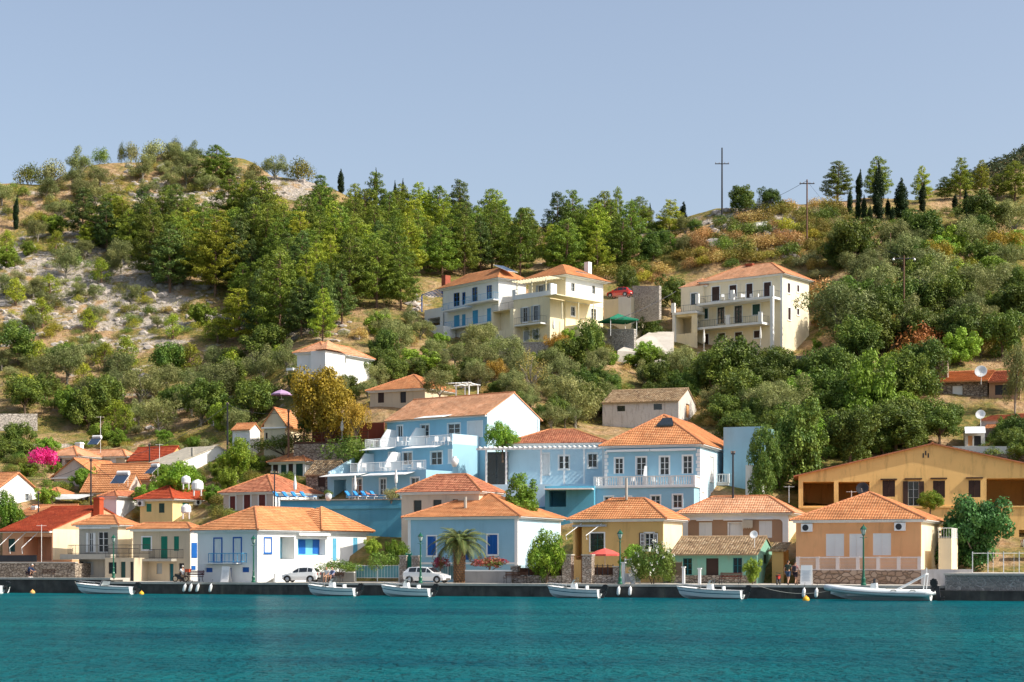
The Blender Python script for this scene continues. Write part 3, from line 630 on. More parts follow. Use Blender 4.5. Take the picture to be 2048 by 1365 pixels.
# 8 green cottage
h = simple('cottage', 'low stone cottage with flaking green plaster and old buff tile roof on the quay', 1514, 157.5, 18, 1343, 1548, 1166, 1107, 1075, W_mint,
    [('F', 'f', 1366, 1117, 1384, 1150, P_teal, None), ('F', 'g', 1412, 1117, 1437, 1152, P_brown, None), ('F', 'f', 1466, 1116, 1484, 1148, P_teal, None), ('S', 'g', 1527, 1110, 1535, 1128, P_dgreen, None)], kind='x', tile=T_old, over=.45, cornice=None, cat='cottage')
pbox(h, 'stone_footing', S_wall, 'F', 1343, 1151, 1513, 1166, 0, .1)
l = House('lean_to', 'small lean-to with old buff tiles behind the green cottage', 1567, 160, 18, 1160, 'shed'); l.L = -l.uF(1544); l.W = 3
body(l, l.L, l.W, l.z(1100), W_old, []); mb = MB(); roof_plane(mb, (-l.L - .3, -.3, l.z(1103)), (.3, -.3, l.z(1103)), (.3, 3, l.z(1084)), (-l.L - .3, 3, l.z(1084))); mb.build('roof', T_old, l.root)
# 9 tan house
h = simple('house', 'tan house with white louvred shutters, two air conditioners and a lattice terrace wall', 1842, 153, 22, 1592, 1882, 1166, 1039, 985, W_tan,
    [('F', 's', 1652, 1068, 1688, 1113, P_white, None), ('F', 's', 1699, 1068, 1727, 1116, P_white, None), ('F', 's', 1746, 1067, 1782, 1111, P_white, None), ('S', 's', 1858, 1075, 1862, 1106, P_white, None)], over=.5)
pbox(h, 'sun_toned_or_white_side', W_cream, 'S', 1842.5, 1042, 1881, 1166, 0, .02); acu(h, 'F', 1604, 1048, 1626, 1064); acu(h, 'F', 1790, 1046, 1812, 1062)  # cream over the tan side wall imitates the sun on it
for x in (1652, 1699, 1746): pbox(h, 'lintel', W_tan, 'F', x - 4, 1061, x + 40 if x != 1699 else x + 32, 1064, .0, .08)
t = House('terrace', 'raised terrace with white posts and pierced lattice parapet before the tan house', 1842, 150.5, 22, 1167, 'terrace'); L = -t.uF(1592)
mb = MB(); mb.box((-L, 0, -1), (0, 2.3, t.z(1141))); mb.build('stone_base', stonem('brown_block', (.34, .22, .15), (.44, .32, .24), (.20, .14, .10), 1.6), t.root)
z0, z1 = t.z(1141), t.z(1114); mb = MB(); mb.box((-L, 0, z1 - .1), (0, .22, z1)); mb.box((-L, 0.01, z0), (0, .2, z0 + .08)); n = 6
for i in range(n + 1): u = -L + (L - .3) * i / n; mb.box((u, -.02, z0), (u + .3, .24, z1 + .02))
mb.build('parapet_posts', mat('pinkish_white', (.70, .60, .56), var=.1), t.root); mb = MB(); k = int(L / .14)
for i in range(k):
    u = -L + L * i / k
    for j in range(8): z = z0 + .08 + (z1 - z0 - .18) * (j + .5) / 8; mb.box((u + (.07 if j % 2 else 0), .05, z - .045), (u + .085 + (.07 if j % 2 else 0), .15, z + .03))
mb.build('lattice', mat('lattice_clay', (.62, .50, .42), var=.1), t.root)
s = House('stair_tower', 'plain cream block with iron rail at the side of the tan house', 1903, 154, 22, 1166, 'annexe'); L = -s.uF(1877); body(s, L, 4, s.z(1077), W_cream, []); rail(s, 'iron_rail', [(-L, .1), (0, .1), (0, 3.8)], s.z(1077), .9, M_metalw, .2)

# ------------------------------------------------------------------ behind the front: left village
h = simple('house', 'white gabled house with red-orange roof at the left edge', -3, 197, 24, -90, 73, 1020, 976, 947, M_white, [('S', 'w', 50, 988, 57, 1002, P_grey), ('S', 'g', 34, 957, 37, 964, M_dark, None)], kind='x', over=.35, cap=2)
h = simple('house', 'orange-roofed low house between the round tree and the red-roofed house', 118, 191, 24, 30, 190, 1045, 1030, 1011, M_white, kind='x', over=.3); chimney(h, 70, 1012, 10, M_white, .3)
h = simple('house', 'wide pale-roofed house above the bougainvillea, left part of the village', 250, 221, 25, 150, 276, 950, 913, 889, W_beige, [('F', 's', 221, 914, 232, 926, P_white, None)], tile=T_pale)
chimney(h, 134 + 25, 885, 12, M_white, .2)
h = simple('house', 'small pale hip-roofed porch house carrying the pink bougainvillea', 153, 218, 25, 97, 200, 952, 912, 893, W_pink, [('F', 'r', 104, 918, 124, 940, 1.5), ('F', 'r', 130, 920, 150, 942, 1.5)], tile=T_pale)
pbox(h, 'terrace', M_trim, 'F', 62, 941, 118, 949, -1.5, 2.2); mb = MB(); z = h.z(912); u = h.uF(122); mb.box((u - .12, -1.4, h.z(942)), (u + .12, -1.2, z)); mb.build('column', M_white, h.root)
h = simple('house', 'red-roofed ochre house with a lit cream gable, high in the left village', 338, 217, 30, 260, 372, 945, 914, 894, W_ochre, kind='x', tile=T_red, over=.5)
h = simple('house', 'large building with a whitish sheet roof and blank lit gable wall in the left village', 345, 208, 36, 283, 520, 965, 930, 893, M_white, kind='x', tile=mat('cream_roof', (.62, .56, .46), var=.15, scale=2), over=.2, cap=False)
pbox(h, 'flue', M_conc, 'F', 386, 896, 389, 914, .0, .3)
h = simple('house', 'pinkish gabled house with two small brown shutters in the left village', 190, 210, 20, 108, 260, 990, 950, 918, W_pink, [('F', 's', 143, 936, 149, 948, P_brown, None), ('F', 's', 160, 935, 166, 947, P_brown, None)], kind='y', over=.4)
h = simple('house', 'long orange-roofed house in the middle of the left village, behind the solar heater', 302, 207, 22, 190, 330, 985, 953, 928, W_beige, kind='x', over=.4)
h = simple('house', 'orange ribbed roof with solar heater over a small pinkish house', 258, 203, 22, 165, 285, 1016, 975, 949, W_pink, [('F', 'w', 170, 993, 178, 1008, P_brown, None), ('F', 'r', 145, 995, 164, 1014, 1)], kind='x', over=.5)
u = h.uF(243, 1.2); SOLAR = [(h, u, 1.0, h.z(972, u, 1.0))]
h = simple('house', 'small white house with awnings below the pinkish gabled house', 118, 204, 22, 83, 146, 1016, 989, 976, M_white, [('F', 'r', 90, 1000, 111, 1012, .9)], over=.4)
mb = MB(); mb.prism([(0.3, -.1, h.z(990)), (3.5, 2, h.z(990)), (3.5, -1.5, h.z(1001)), (.3, -1.5, h.z(1001))], (0, 0, .06)); mb.build('awning', mat('grey_canvas', (.5, .5, .5)), h.root)
h = simple('house', 'cream house with a brownish hip roof behind the grey quay house', 233, 197, 26, 205, 322, 1040, 993, 964, M_white, tile=T_brown)
h = simple('house', 'yellow house under a bright red hip roof in the left village', 345, 191, 28, 280, 446, 1050, 998, 971, W_yel,
    [('F', 's', 293, 1008, 303, 1024, P_green, None), ('F', 's', 318, 1007, 329, 1026, P_dgreen, None), ('S', 's', 365, 1006, 378, 1024, P_green, None), ('S', 's', 396, 1006, 409, 1028, P_green, None), ('S', 's', 418, 1006, 424, 1024, P_dgreen, None), ('S', 'g', 434, 1007, 444, 1030, M_dark, None)], tile=T_red, over=.5)
acu(h, 'F', 280, 1002, 291, 1013); acu(h, 'S', 386, 999, 397, 1011)
h = simple('house', 'pink-white house with maroon shutters under a two-tone tile roof', 546, 186, 30, 447, 638, 1050, 984, 950, W_pink,
    [('F', 's', 460, 993, 471, 1021, P_mar), ('F', 's', 488, 990, 501, 1022, P_mar), ('F', 's', 518, 990, 531, 1021, P_mar)], tile=T_brown)
pbox(h, 'sun_toned_or_white_side', M_white, 'S', 546.5, 986, 637, 1045, 0, .02)  # pink side wall overlaid in white, sunlight painted into the colour
h = simple('house', 'small white house with green shutters under an orange hip roof beside the ruined stone shed', 610, 201, 30, 543, 692, 972, 923, 903, M_white,
    [('F', 's', 546, 930, 556, 962, P_brown, None), ('F', 's', 562, 930, 573, 955, P_dgreen), ('F', 's', 592, 928, 606, 964, P_dgreen), ('F', 's', 577, 926, 586, 964, P_brown, None)])
h = simple('stone_shed', 'ruined stone shed with crumbling buff tile roof', 664, 194, 22, 612, 700, 982, 947, 923, S_wall, [('F', 'g', 636, 955, 650, 974, P_brown, None)], kind='x', tile=T_old, over=.3, cat='shed', cornice=None)
h = simple('house', 'orange hip roof of a house hidden in greenery below the autumn tree', 632, 212, 26, 508, 660, 925, 902, 876, W_pink)
# ------------------------------------------------------------------ blue hotel
h = House('hotel', 'terraced sky-blue hotel with white balconies, gable and rows of white dividers', 974, 191, 38, 893, 'hotel')
h.L = -h.uF(774); h.W = h.uS(1079); h.zt = h.z(826); h.zr = h.z(786, 0, h.W / 2)
body(h, h.L, h.W, h.zt, W_blue, [('F', 'f', 795, 852, 805, 874, P_white), ('F', 'f', 842, 850, 858, 876, P_white), ('F', 'f', 896, 848, 920, 876, P_white), ('F', 's', 936, 844, 964, 872, P_white)], gable='x', zr=h.zr, zb=-6)
h.roof = roof(h, -h.L, 0, 0, h.W, h.zt, h.zr, 'x', T_pale, .5)
g = MB(); e = .025; ym = h.W / 2; g.face([(e, -.0, -4), (e, h.W, -4), (e, h.W, h.zt), (e, ym, h.zr - .05), (e, 0, h.zt)]); g.build('sun_toned_gable', W_blue2, h.root)  # gable in the paler blue: full sun painted into the wall colour
g = MB(); g.tube([(.07, h.W - .35, -1), (.07, h.W - .35, h.zt)], .06, 6); g.build('downpipe', M_trim, h.root)
def tier(h, x0, x1, w0, ytop, ops, depth, trim=M_trim):
    u0, u1 = h.uF(x0, w0), h.uF(x1, w0); zt = h.z(ytop, (u0 + u1) / 2, w0); h_ = h
    body(h, u1 - u0, depth, zt, W_blue, ops, off_x=u1, off_y=w0, zb=zt - 9 if ytop < 950 else zt - 12); return u0, u1, zt
def dividers(h, xs, w0, zf, d=1.7, hh=1.9):
    for x in xs:
        u = h.uF(x, w0); mb = MB(); mb.prism([(u, w0 + .0, zf), (u, w0 - d, zf), (u, w0 - d, zf + 1.0), (u, w0 - d * .55, zf + hh), (u, w0, zf + hh)], (.16, 0, 0)); mb.build('balcony_divider', P_white, h.root)
WD = -4.6
u0, u1, z1 = tier(h, 728, 905, WD, 893, [('F', 'f', 778, 906, 790, 925, P_white), ('F', 'f', 806, 905, 824, 930, P_white), ('F', 'f', 862, 904, 884, 930, P_white), ('F', 's', 898, 901, 903, 925, P_white)], 4.7)
rail(h, 'balcony_rail', [(u0 + .1, -.1), (u0 + .1, WD + .1), (u1 - .1, WD + .1)], z1, 1.0, P_white, .15, 1.6, .018, .03); dividers(h, (790, 848), -.05, z1, 2.6, 2.3)
a, b = h.uF(938, WD - .02), 0; mb = MB(); mb.box((u1 - .4, WD, z1), (u1, -.0, z1 + 1.1)); mb.build('balcony_parapet', W_blue2, h.root)
W3 = WD * 2
u0, u1, z2 = tier(h, 655, 852, W3, 944, [('F', 'f', 706, 958, 724, 998, P_white), ('F', 'f', 760, 958, 772, 990, P_white), ('F', 'f', 822, 956, 838, 975, P_white), ('F', 'r', 668, 960, 692, 998, 1.6)], 4.7)
ua = h.uF(700, W3); rail(h, 'balcony_rail', [(ua, W3 + .1), (u1 - .1, W3 + .1)], z2, 1.0, P_white, .15, 1.6, .018, .03); dividers(h, (746, 800), WD - .05, z2, 2.6, 2.3)
for (x0, x1, w, y0, y1) in ((738, 792, WD, 896, 903), (824, 888, WD, 892, 901), (660, 735, W3, 948, 957), (742, 830, W3, 946, 951), (848, 905, 0, 832, 838)):
    p, q = h.uF(x0, w), h.uF(x1, w); zz = h.z(y0, (p + q) / 2, w); mb = MB(); mb.prism([(p, w, zz), (q, w, zz), (q, w - 1.7, zz - .35), (p, w - 1.7, zz - .35)], (0, 0, .05)); mb.build('awning', P_white, h.root)
s = MB(); uu = u0 + .05; s.prism([(uu, WD, z2), (uu, W3, z2), (uu, W3, z2 + .2), (uu, WD, z2 + 2.2)], (.3, 0, 0)); s.build('stepped_parapet', W_blue2, h.root)
h2 = House('terrace', 'sea-blue retaining terrace of the hotel carrying the sunbeds', 806, 181, 14, 1100, 'terrace'); L = -h2.uF(560); zt = h2.z(1000); mb = MB(); mb.box((-L, 0, -4), (0, 9, zt)); mb.box((-L, -.12, zt - .9), (0, 0, zt - .55)); mb.build('retaining_wall', W_teal, h2.root)
mb = MB(); mb.box((-L, -.15, zt), (0, 9, zt + .12)); mb.build('terrace_floor', M_conc, h2.root); mb = MB(); mb.box((-.25, -.1, zt + .12), (0, 8, zt + .9)); mb.build('parapet', W_blue2, h2.root); TERR = (h2, zt + .12, L)
# lower right link: pergola block
h = House('restaurant_wing', 'low sky-blue wing with orange roof and white pergola between the two blue buildings', 1212, 186, 10, 965, 'building'); h.L = -h.uF(1012); h.W = 8; h.zt = h.z(886); h.zr = h.z(859, -3, 4)
body(h, h.L, h.W, h.zt, W_blue2, [('F', 'w', 1118, 912, 1138, 938, P_white), ('F', 'w', 1176, 908, 1194, 935, P_white), ('F', 'd', 1083, 908, 1098, 952, P_white)], zb=-5)
h.roof = roof(h, -h.L, 0, 0, h.W, h.zt, h.zr, 'hip', T_brown, .5)
wp = -3.6; u0, u1 = h.uF(960, wp), h.uF(1208, wp); zf = h.z(968, 0, wp); zp = h.z(898, 0, wp); mb = MB(); mb.box((u0, wp - .3, zf - 5), (u1, 0, zf)); mb.build('terrace_block', W_blue2, h.root)
mb = MB()
for x in (972, 1012, 1082, 1128, 1168, 1206): u = h.uF(x, wp); mb.box((u - .09, wp, zf), (u + .09, wp + .18, zp))
mb.box((u0 - .4, wp - .1, zp), (u1, wp + .1, zp + .22))
for i in range(26): u = u0 + (u1 - u0) * i / 25; mb.box((u - .05, wp - .5, zp + .22), (u + .05, 0, zp + .36))
mb.build('pergola', P_white, h.root)
mb = MB(); a = h.uF(975, -.3); b = h.uF(1072, -.3); mb.box((a, -.4, zf), (b - 3, -.3, zp)); mb.build('dark_glazing', M_glass, h.root)
mb = MB(); mb.box((u0, wp - 1.0, zf - 3.4), (u1, wp - .3, zf - 2.4)); mb.build('planter_band', W_teal, h.root)
lo = House('arcade', 'deep blue lower arcade with white canopy at the foot of the pergola wing', 1188, 178, 10, 1020, 'building'); L = -lo.uF(1090); body(lo, L, 5, lo.z(972), W_teal, [('F', 'r', 1098, 982, 1132, 1014, 2.5)], zb=-5)
mb = MB(); a = lo.uF(1088, -1.5); mb.box((a, -1.6, lo.z(980)), (0, 0, lo.z(980) + .12)); mb.build('canopy', P_white, lo.root)
# main blue house
h = House('mansion', 'tall blue house with white balustraded balcony, quoins and orange hip roof, right of the hotel', 1400, 178, 19, 1032, 'house'); h.L = -h.uF(1209); h.W = h.uS(1490); h.zt = h.z(889); h.zr = h.z(830, -h.L / 2, h.L / 2)
W4 = [('F', 'o', x0, y0, x1, y1, P_white) for x0, y0, x1, y1 in ((1230, 917, 1246, 948), (1273, 915, 1292, 951), (1320, 914, 1338, 950), (1366, 912, 1384, 948))]
W4 = [('F', 'f', *o[2:]) for o in W4]; S4 = [('S', 's', x0, y0, x1, y1, P_white) for x0, y0, x1, y1 in ((1419, 914, 1427, 962), (1444, 915, 1450, 946), (1478, 918, 1484, 946), (1402, 985, 1408, 1004), (1421, 986, 1429, 1000))]
body(h, h.L, h.W, h.zt, W_blue, W4 + S4, zb=-6); h.roof = roof(h, -h.L, 0, 0, h.W, h.zt, h.zr, 'hip', T_brown if False else T_or, .5)
for face, off, a in (('S', 0, .0),):
    mb = MB(); holed(mb, 'S', .02, 0.02, h.W, -6, h.zt - .3, [(*h.rect('S', *o[2:6]), .02) for o in S4]); mb.build('sun_toned_or_white_side', W_blue2, h.root)  # paler blue skin, sunlight on this side put into its colour
mb = MB()
for i in range(26):
    z = h.zt - .5 - i * .38; w = .42 if i % 2 else .3
    for u in (-h.L, -w): fbox(mb, 'F', 0, u, u + w, z - .33, z, 0, .05)
    fbox(mb, 'S', 0, -.04, w, z - .33, z, 0, .05)
mb.build('quoins', M_trim, h.root)
wb = -2.3; u0, u1 = h.uF(1190, wb), h.uF(1388, wb); zb_ = h.z(972, (u0 + u1) / 2, wb)
body(h, u1 - u0, -wb, zb_ - .2, W_blue, [('F', 'w', 1209, 994, 1226, 1016, P_white), ('F', 'w', 1250, 994, 1262, 1014, P_white), ('F', 'w', 1302, 992, 1320, 1012, P_white), ('F', 'w', 1346, 990, 1364, 1016, P_white)], off_x=u1, off_y=wb, zb=-6)
def balustrade(h, pts, zb, ht, m, step=.26, post=2.6):
    mb = MB()
    for (ax, ay), (bx, by) in zip(pts[:-1], pts[1:]):
        L = math.hypot(bx - ax, by - ay); d = Vector((bx - ax, by - ay, 0)).normalized(); n = Vector((-d.y, d.x, 0)); M = Matrix(((d.x, n.x, 0, ax), (d.y, n.y, 0, ay), (0, 0, 1, zb), (0, 0, 0, 1)))
        mb.box((0, -.12, ht - .1), (L, .12, ht), M); mb.box((0, -.12, 0), (L, .12, .1), M); k = int(L / step)
        for i in range(k + 1):
            x = L * i / k
            if i % 10 == 0: mb.box((x - .14, -.13, 0), (x + .14, .13, ht), M)
            else: mb.lathe([(.06, .1), (.09, .3), (.05, .55), (.06, ht - .1)], M @ Vector((x, 0, 0)) - Vector((0, 0, 0)), 5)
    return mb.build('balustrade', m, h.root)
mb = MB(); mb.box((u0 - .15, wb - .15, zb_ - .2), (u1 + .15, 0, zb_)); mb.build('balcony', P_white, h.root); balustrade(h, [(u0, -.1), (u0, wb), (u1, wb), (u1, -.1)], zb_, 1.0, P_white)
a0, a1, b0, b1 = h.rect('S', 1433, 972, 1488, 977); mb = MB(); fbox(mb, 'S', 0, a0, a1, b0, b1, 0.03, 1.3); mb.build('balcony', P_white, h.root); balustrade(h, [(.03, a0), (1.25, a0), (1.25, a1), (.03, a1)], b1, .95, P_white)
u = h.uF(1320, -.1); mb = MB(); mb.box((h.uF(1215), -.5, h.zt - .62), (h.uF(1300), -.05, h.zt - .4)); mb.box((h.uF(1302), -.5, h.zt - .62), (h.uF(1392), -.05, h.zt - .4)); mb.build('awning_box', P_white, h.root); dividers(h, (1292,), -.1, zb_, 1.2, 2.1)
u = h.uF(1332, 3); mb = MB(); sl = (h.zr - h.zt) / (h.L / 2 + .5); zz = h.zt + sl * 3.4
mb.prism([(u - .9, 2.6, zz - .05), (u + .9, 2.6, zz - .05), (u + .5, 3.6, zz + .75), (u - .5, 3.6, zz + .75)], (0, 0, .18)); mb.build('skylight', M_glass, h.roof)
a = House('annexe', 'plain pale blue block and white side room behind the tall blue house', 1529, 184, 19, 960, 'annexe'); L = -a.uF(1447); body(a, L, 6, a.z(853), W_blue, []); bb = House('side_room', 'white weatherboard side room against the tall blue house', 1523, 182, 19, 985, 'annexe'); body(bb, -bb.uF(1491), 4, bb.z(930), M_white, [('F', 's', 1500, 938, 1514, 968, P_white, None)])
# beige house behind the palm house
h = simple('house', 'beige plain house with weathered tile roof between hotel terrace and palm house', 958, 171.5, 24, 803, 1002, 1100, 983, 949, wallm('sand_wall', (.66, .54, .42)), [('F', 'g', 827, 1001, 843, 1024, M_glass, None), ('F', 'g', 866, 1000, 883, 1016, M_glass, None), ('F', 'g', 905, 999, 916, 1012, M_glass, None)], tile=T_brown)
# whitewashed stone house
h = simple('stone_house', 'old whitewashed stone house with buff tile roof above the tall blue house', 1357, 216, 19, 1205, 1393, 850, 801, 778, W_wash, [('F', 'g', 1234, 812, 1250, 823, M_glass, None), ('F', 'g', 1307, 808, 1324, 820, M_glass, None), ('S', 'g', 1372, 806, 1379, 836, W_tan, None)], kind='x', tile=T_old, over=.3, cornice=None)
# mid white villa
h = simple('villa', 'tall white house with pale orange roofs on the slope above the golden tree', 648, 224, 30, 594, 742, 770, 703, 677, M_white, [('S', 'w', 663, 712, 671, 724, P_green), ('S', 'g', 684, 712, 692, 726, P_dgreen, None), ('F', 'f', 603, 752, 616, 768, P_green, None)], tile=T_pale, cat='villa')
pbox(h, 'balcony', M_trim, 'F', 584, 738, 597, 743, -.3, 1.2); k = MB(); roof_plane(k, (h.L * -.1, -1.2, h.zt + .1), (1.2, -1.2, h.zt + .1), (-1, 2.2, h.zt + 1.7), (-1, 2.2, h.zt + 1.7)); roof_plane(k, (1.2, -1.2, h.zt + .1), (1.2, 4.5, h.zt + .1), (-1, 2.2, h.zt + 1.7), (-1, 2.2, h.zt + 1.7)); k.build('roof', T_pale, h.root)
mb = MB(); mb.box((-1.5, -.8, -3), (.8, 3.5, h.zt)); mb.build('bay', M_white, h.root)
h = simple('house', 'brownish house with orange roof half hidden behind the autumn tree and oleander', 850, 213, 28, 740, 915, 815, 777, 750, W_beige, [('F', 's', 756, 786, 768, 806, P_brown, None), ('F', 'g', 800, 784, 812, 806, M_dark, None)])
pg = House('pergola', 'white post pergola beside the roof half hidden in trees', 938, 213, 20, 792, 'pergola'); mb = MB(); L = -pg.uF(912); zt = pg.z(766)
for u in (-L, 0):
    for w in (0, 3): mb.tube([(u, w, -1), (u, w, zt)], .09, 6)
for u in (-L, -L / 2, 0): mb.tube([(u, -.3, zt), (u, 3.3, zt)], .08, 5)
for w in (0, 3): mb.tube([(-L - 1.5, w, zt), (.3, w, zt)], .09, 5)
mb.build('frame', P_white, pg.root)
h = simple('house', 'small yellow gabled house beside the autumn tree', 570, 208, 15, 528, 600, 890, 846, 817, W_cream, [('F', 'g', 531, 866, 535, 878, P_brown, None)], kind='y', over=.4)
h = simple('house', 'tiny white gable with orange roof in the trees right of the white-roofed building', 500, 211, 20, 465, 520, 885, 858, 848, M_white, kind='x', over=.3)
# ------------------------------------------------------------------ ochre warehouse right
h = House('mansion', 'huge weathered ochre building with a broad low gable, loggias and dark windows at the right', 2140, 171, 10, 1100, 'building'); h.L = -h.uF(1597); h.W = 14; h.zt = h.z(950, -13, 0) ; h.zr = h.z(888, h.uF(1850), 0)
h.zt = h.z(951, -h.L, 0)
body(h, h.L, h.W, h.zt, W_old, [('F', 'r', 1606, 964, 1668, 1012, 6.5), ('F', 'r', 1677, 964, 1739, 1012, 6.5), ('F', 's', 1765, 961, 1790, 994, P_brown), ('F', 'f', 1816, 963, 1838, 1012, P_grey, None), ('F', 's', 1866, 962, 1890, 996, P_brown), ('F', 's', 1937, 961, 1961, 995, P_brown), ('F', 'r', 1973, 957, 2070, 1013, 6.5), ('F', 'r', 2038, 1060, 2066, 1090, 1.2)], gable='y', zr=h.zr, zb=-3, trim=None)
h.roof = roof(h, -h.L, 0, 0, h.W, h.zt, h.zr, 'y', T_brown, .5, fas=False)
pbox(h, 'shutter', P_brown, 'F', 1806, 963, 1816, 1012, .03, .08); pbox(h, 'shutter', P_brown, 'F', 1838, 963, 1848, 1012, .03, .08)
for x, y0, y1 in ((1846.5, 907, 916), (1851.5, 902, 911), (1856.5, 907, 916)): pbox(h, 'vent', M_dark, 'F', x - 1.3, y0, x + 1.3, y1, .0, .03)
for x0, x1, y in ((1761, 1794, 958), (1809, 1844, 957), (1861, 1894, 956), (1932, 1966, 955)): pbox(h, 'lintel', P_brown, 'F', x0, y, x1, y + 2.5, .0, .25)
pbox(h, 'string_course', W_old, 'F', 1598, 1013, 2138, 1016, .0, .15)
# right upper houses
h = simple('house', 'low stone house with bright orange shallow roof and climbing plants on the right slope', 1975, 221, 20, 1868, 2000, 800, 761, 742, S_wall, [('F', 'g', 1905, 772, 1925, 795, P_white, None)], kind='x', over=.6, cornice=None)
h = simple('house', 'stone shack with rusty roof beside the orange-roofed house on the right slope', 2040, 219, 20, 1978, 2060, 800, 762, 742, W_brown, [('F', 'g', 1990, 770, 2025, 790, M_dark, None)], kind='x', over=.5, tile=T_brown, cornice=None)
h = simple('house', 'white house with a strip of orange porch roof at the right edge', 2070, 204, 24, 1962, 2110, 893, 838, 828, W_pink, [('F', 'w', 1990, 858, 2012, 882, P_brown, None), ('F', 'g', 2035, 858, 2047, 885, M_dark, None), ('F', 'g', 2012, 842, 2023, 852, M_dark, None)], kind='x', tile=T_brown, over=.2, cornice=None)
mb = MB(); u0, u1 = h.uF(1968, -2), h.uF(2068, -2); roof_plane(mb, (u0, -2.2, h.z(856, -3, -2)), (u1, -2.2, h.z(856, -3, -2)), (u1, 0, h.z(846)), (u0, 0, h.z(846))); mb.build('porch_roof', T_or, h.root)
k = House('kiosk', 'small white room with scalloped awning and dish beside the strip-roofed house', 1970, 201, 12, 893, 'annexe'); body(k, -k.uF(1930), 4, k.z(853), M_white, [('F', 'g', 1936, 872, 1945, 892, W_tan, None), ('F', 'g', 1948, 872, 1962, 892, M_dark, None)])
mb = MB(); a = -k.uF(1929); mb.prism([(-a, 0, k.z(855)), (0, 0, k.z(855)), (0, -1.6, k.z(869)), (-a, -1.6, k.z(869))], (0, 0, .06)); mb.build('awning', M_metalw, k.root)
# ------------------------------------------------------------------ villas on the hill
h = House('villa', 'three-storey white villa with blue shutters and orange roof on the hill', 997, 257, 50, 700, 'villa'); h.L = -h.uF(886); h.W = h.uS(1052); h.zt = h.z(557); h.zr = h.z(535, -h.W / 2, h.W / 2)
body(h, h.L, h.W, h.zt, M_white, [('F', 'f', 907, 586, 919, 613, P_blue, None), ('F', 'f', 924, 585, 931, 610, P_blue, None), ('F', 'f', 944, 575, 955, 603, (P_blue, P_blue)[0], None), ('F', 'f', 973, 571, 984, 598, P_blue, None),
   ('F', 's', 908, 631, 919, 654, P_lblue, None), ('F', 's', 924, 629, 931, 653, P_lblue, None), ('F', 's', 945, 621, 956, 650, P_lblue, None), ('F', 's', 974, 617, 982, 646, P_lblue, None), ('F', 'g', 901, 667, 912, 681, P_brown, None), ('F', 'g', 919, 668, 924, 680, P_blue, None)], zb=-6)
h.roof = roof(h, -h.L, 0, 0, h.W, h.zt, h.zr, 'hip', T_or, .7, cap=False)
for x0, x1, y in ((930, 988, 604), (884, 931, 619), (890, 980, 652)):
    p, q = h.uF(x0, -1.2), h.uF(x1, -1.2); zz = h.z(y, (p + q) / 2, -.5); mb = MB(); mb.box((p, -1.3, zz - .2), (q, 0, zz)); mb.build('balcony', M_white, h.root); rail(h, 'balcony_rail', [(p, 0), (p, -1.25), (q, -1.25), (q, 0)], zz, 1.0, P_lblue, .3, 2, .012, .02)
mb = MB(); a = h.uF(892, 3); mb.box((a - .5, 2.5, h.zt), (a + .5, 3.5, h.z(552, a, 3))); mb.build('chimney', mat('red_brick', (.35, .09, .05), var=.2), h.roof)
p0 = h.uF(852, 1); mb = MB()
for u in (p0, -h.L - .2):
    for w in (.2, 5): mb.tube([(u, w, h.z(624, p0)), (u, w, h.z(590, p0))], .1, 5)
for i in range(9): w = .2 + i * .6; mb.tube([(p0, w, h.z(590, p0)), (-h.L, w, h.z(584, p0))], .07, 4)
mb.build('pergola', P_blue, h.root)
mb = MB(); p1 = h.uF(847, -.5); holed(mb, 'F', -.3, p1, h.uF(886, -.3), -6, h.z(624, p1), [(*h.rect('F', 856, 636, 880, 652, -.3), 2)]); mb.box((p1, -.3, h.z(624, p1)), (-h.L, 6, h.z(624, p1) + .2)); mb.build('terrace_block', M_white, h.root)
mb = MB(); z = h.z(657, -h.L, -2.5); mb.box((h.uF(848, -2.5), -2.6, z - 9), (h.uF(888, -2.5), -.3, z)); mb.build('lower_terrace', M_white, h.root)
def panel(h, u, w, z, pw, pl, tilt=20, name='solar_panel', rz=0):
    M = Matrix.Translation((u, w, z)) @ Matrix.Rotation(R(rz), 4, 'Z') @ Matrix.Rotation(R(tilt), 4, 'X'); mb = MB(); mb.box((-pw / 2, -pl / 2, 0), (pw / 2, pl / 2, .08), M); o = mb.build(name, M_metalw, h.root if hasattr(h, 'root') else h)
    g = MB()
    for i in range(3): x = -pw / 2 + .05 + i * (pw - .1) / 3; g.box((x + .02, -pl / 2 + .06, .08), (x + (pw - .1) / 3 - .02, pl / 2 - .06, .1), M)
    g.build('cells', mat('solar_glass', (.03, .05, .09), rough=.1, spec=.8), o); return o
panel(h, .1 - h.W * .22, h.W * .42, h.zt + 1.75, 2.0, 3.6, 22, rz=90)
h = House('villa', 'cream and white villa with grey shutters and roof pergola beside the red car', 1131, 252, 42, 690, 'villa'); h.L = -h.uF(1026); h.W = h.uS(1206); h.zt = h.z(551); h.zr = h.z(530, -h.W * .4, h.W * .5)
Lm = -h.uF(1057)
body(h, Lm, h.W, h.zt, W_villa2, [('F', 'o', 1077, 571, 1086, 590, P_grey), ('F', 'o', 1099, 568, 1107, 588, P_grey), ('F', 'o', 1047, 615, 1056, 645, P_grey), ('F', 'o', 1066, 612, 1075, 641, P_grey), ('F', 's', 1048, 663, 1059, 682, P_grey), ('F', 's', 1065, 660, 1076, 679, P_grey),
   ('S', 'w', 1142, 567, 1149, 583, P_grey), ('S', 'w', 1184, 572, 1190, 588, P_grey), ('S', 'w', 1109, 610, 1120, 628, P_grey), ('S', 'w', 1142, 614, 1150, 632, P_grey), ('S', 'f', 1182, 618, 1192, 640, P_grey)], zb=-6)
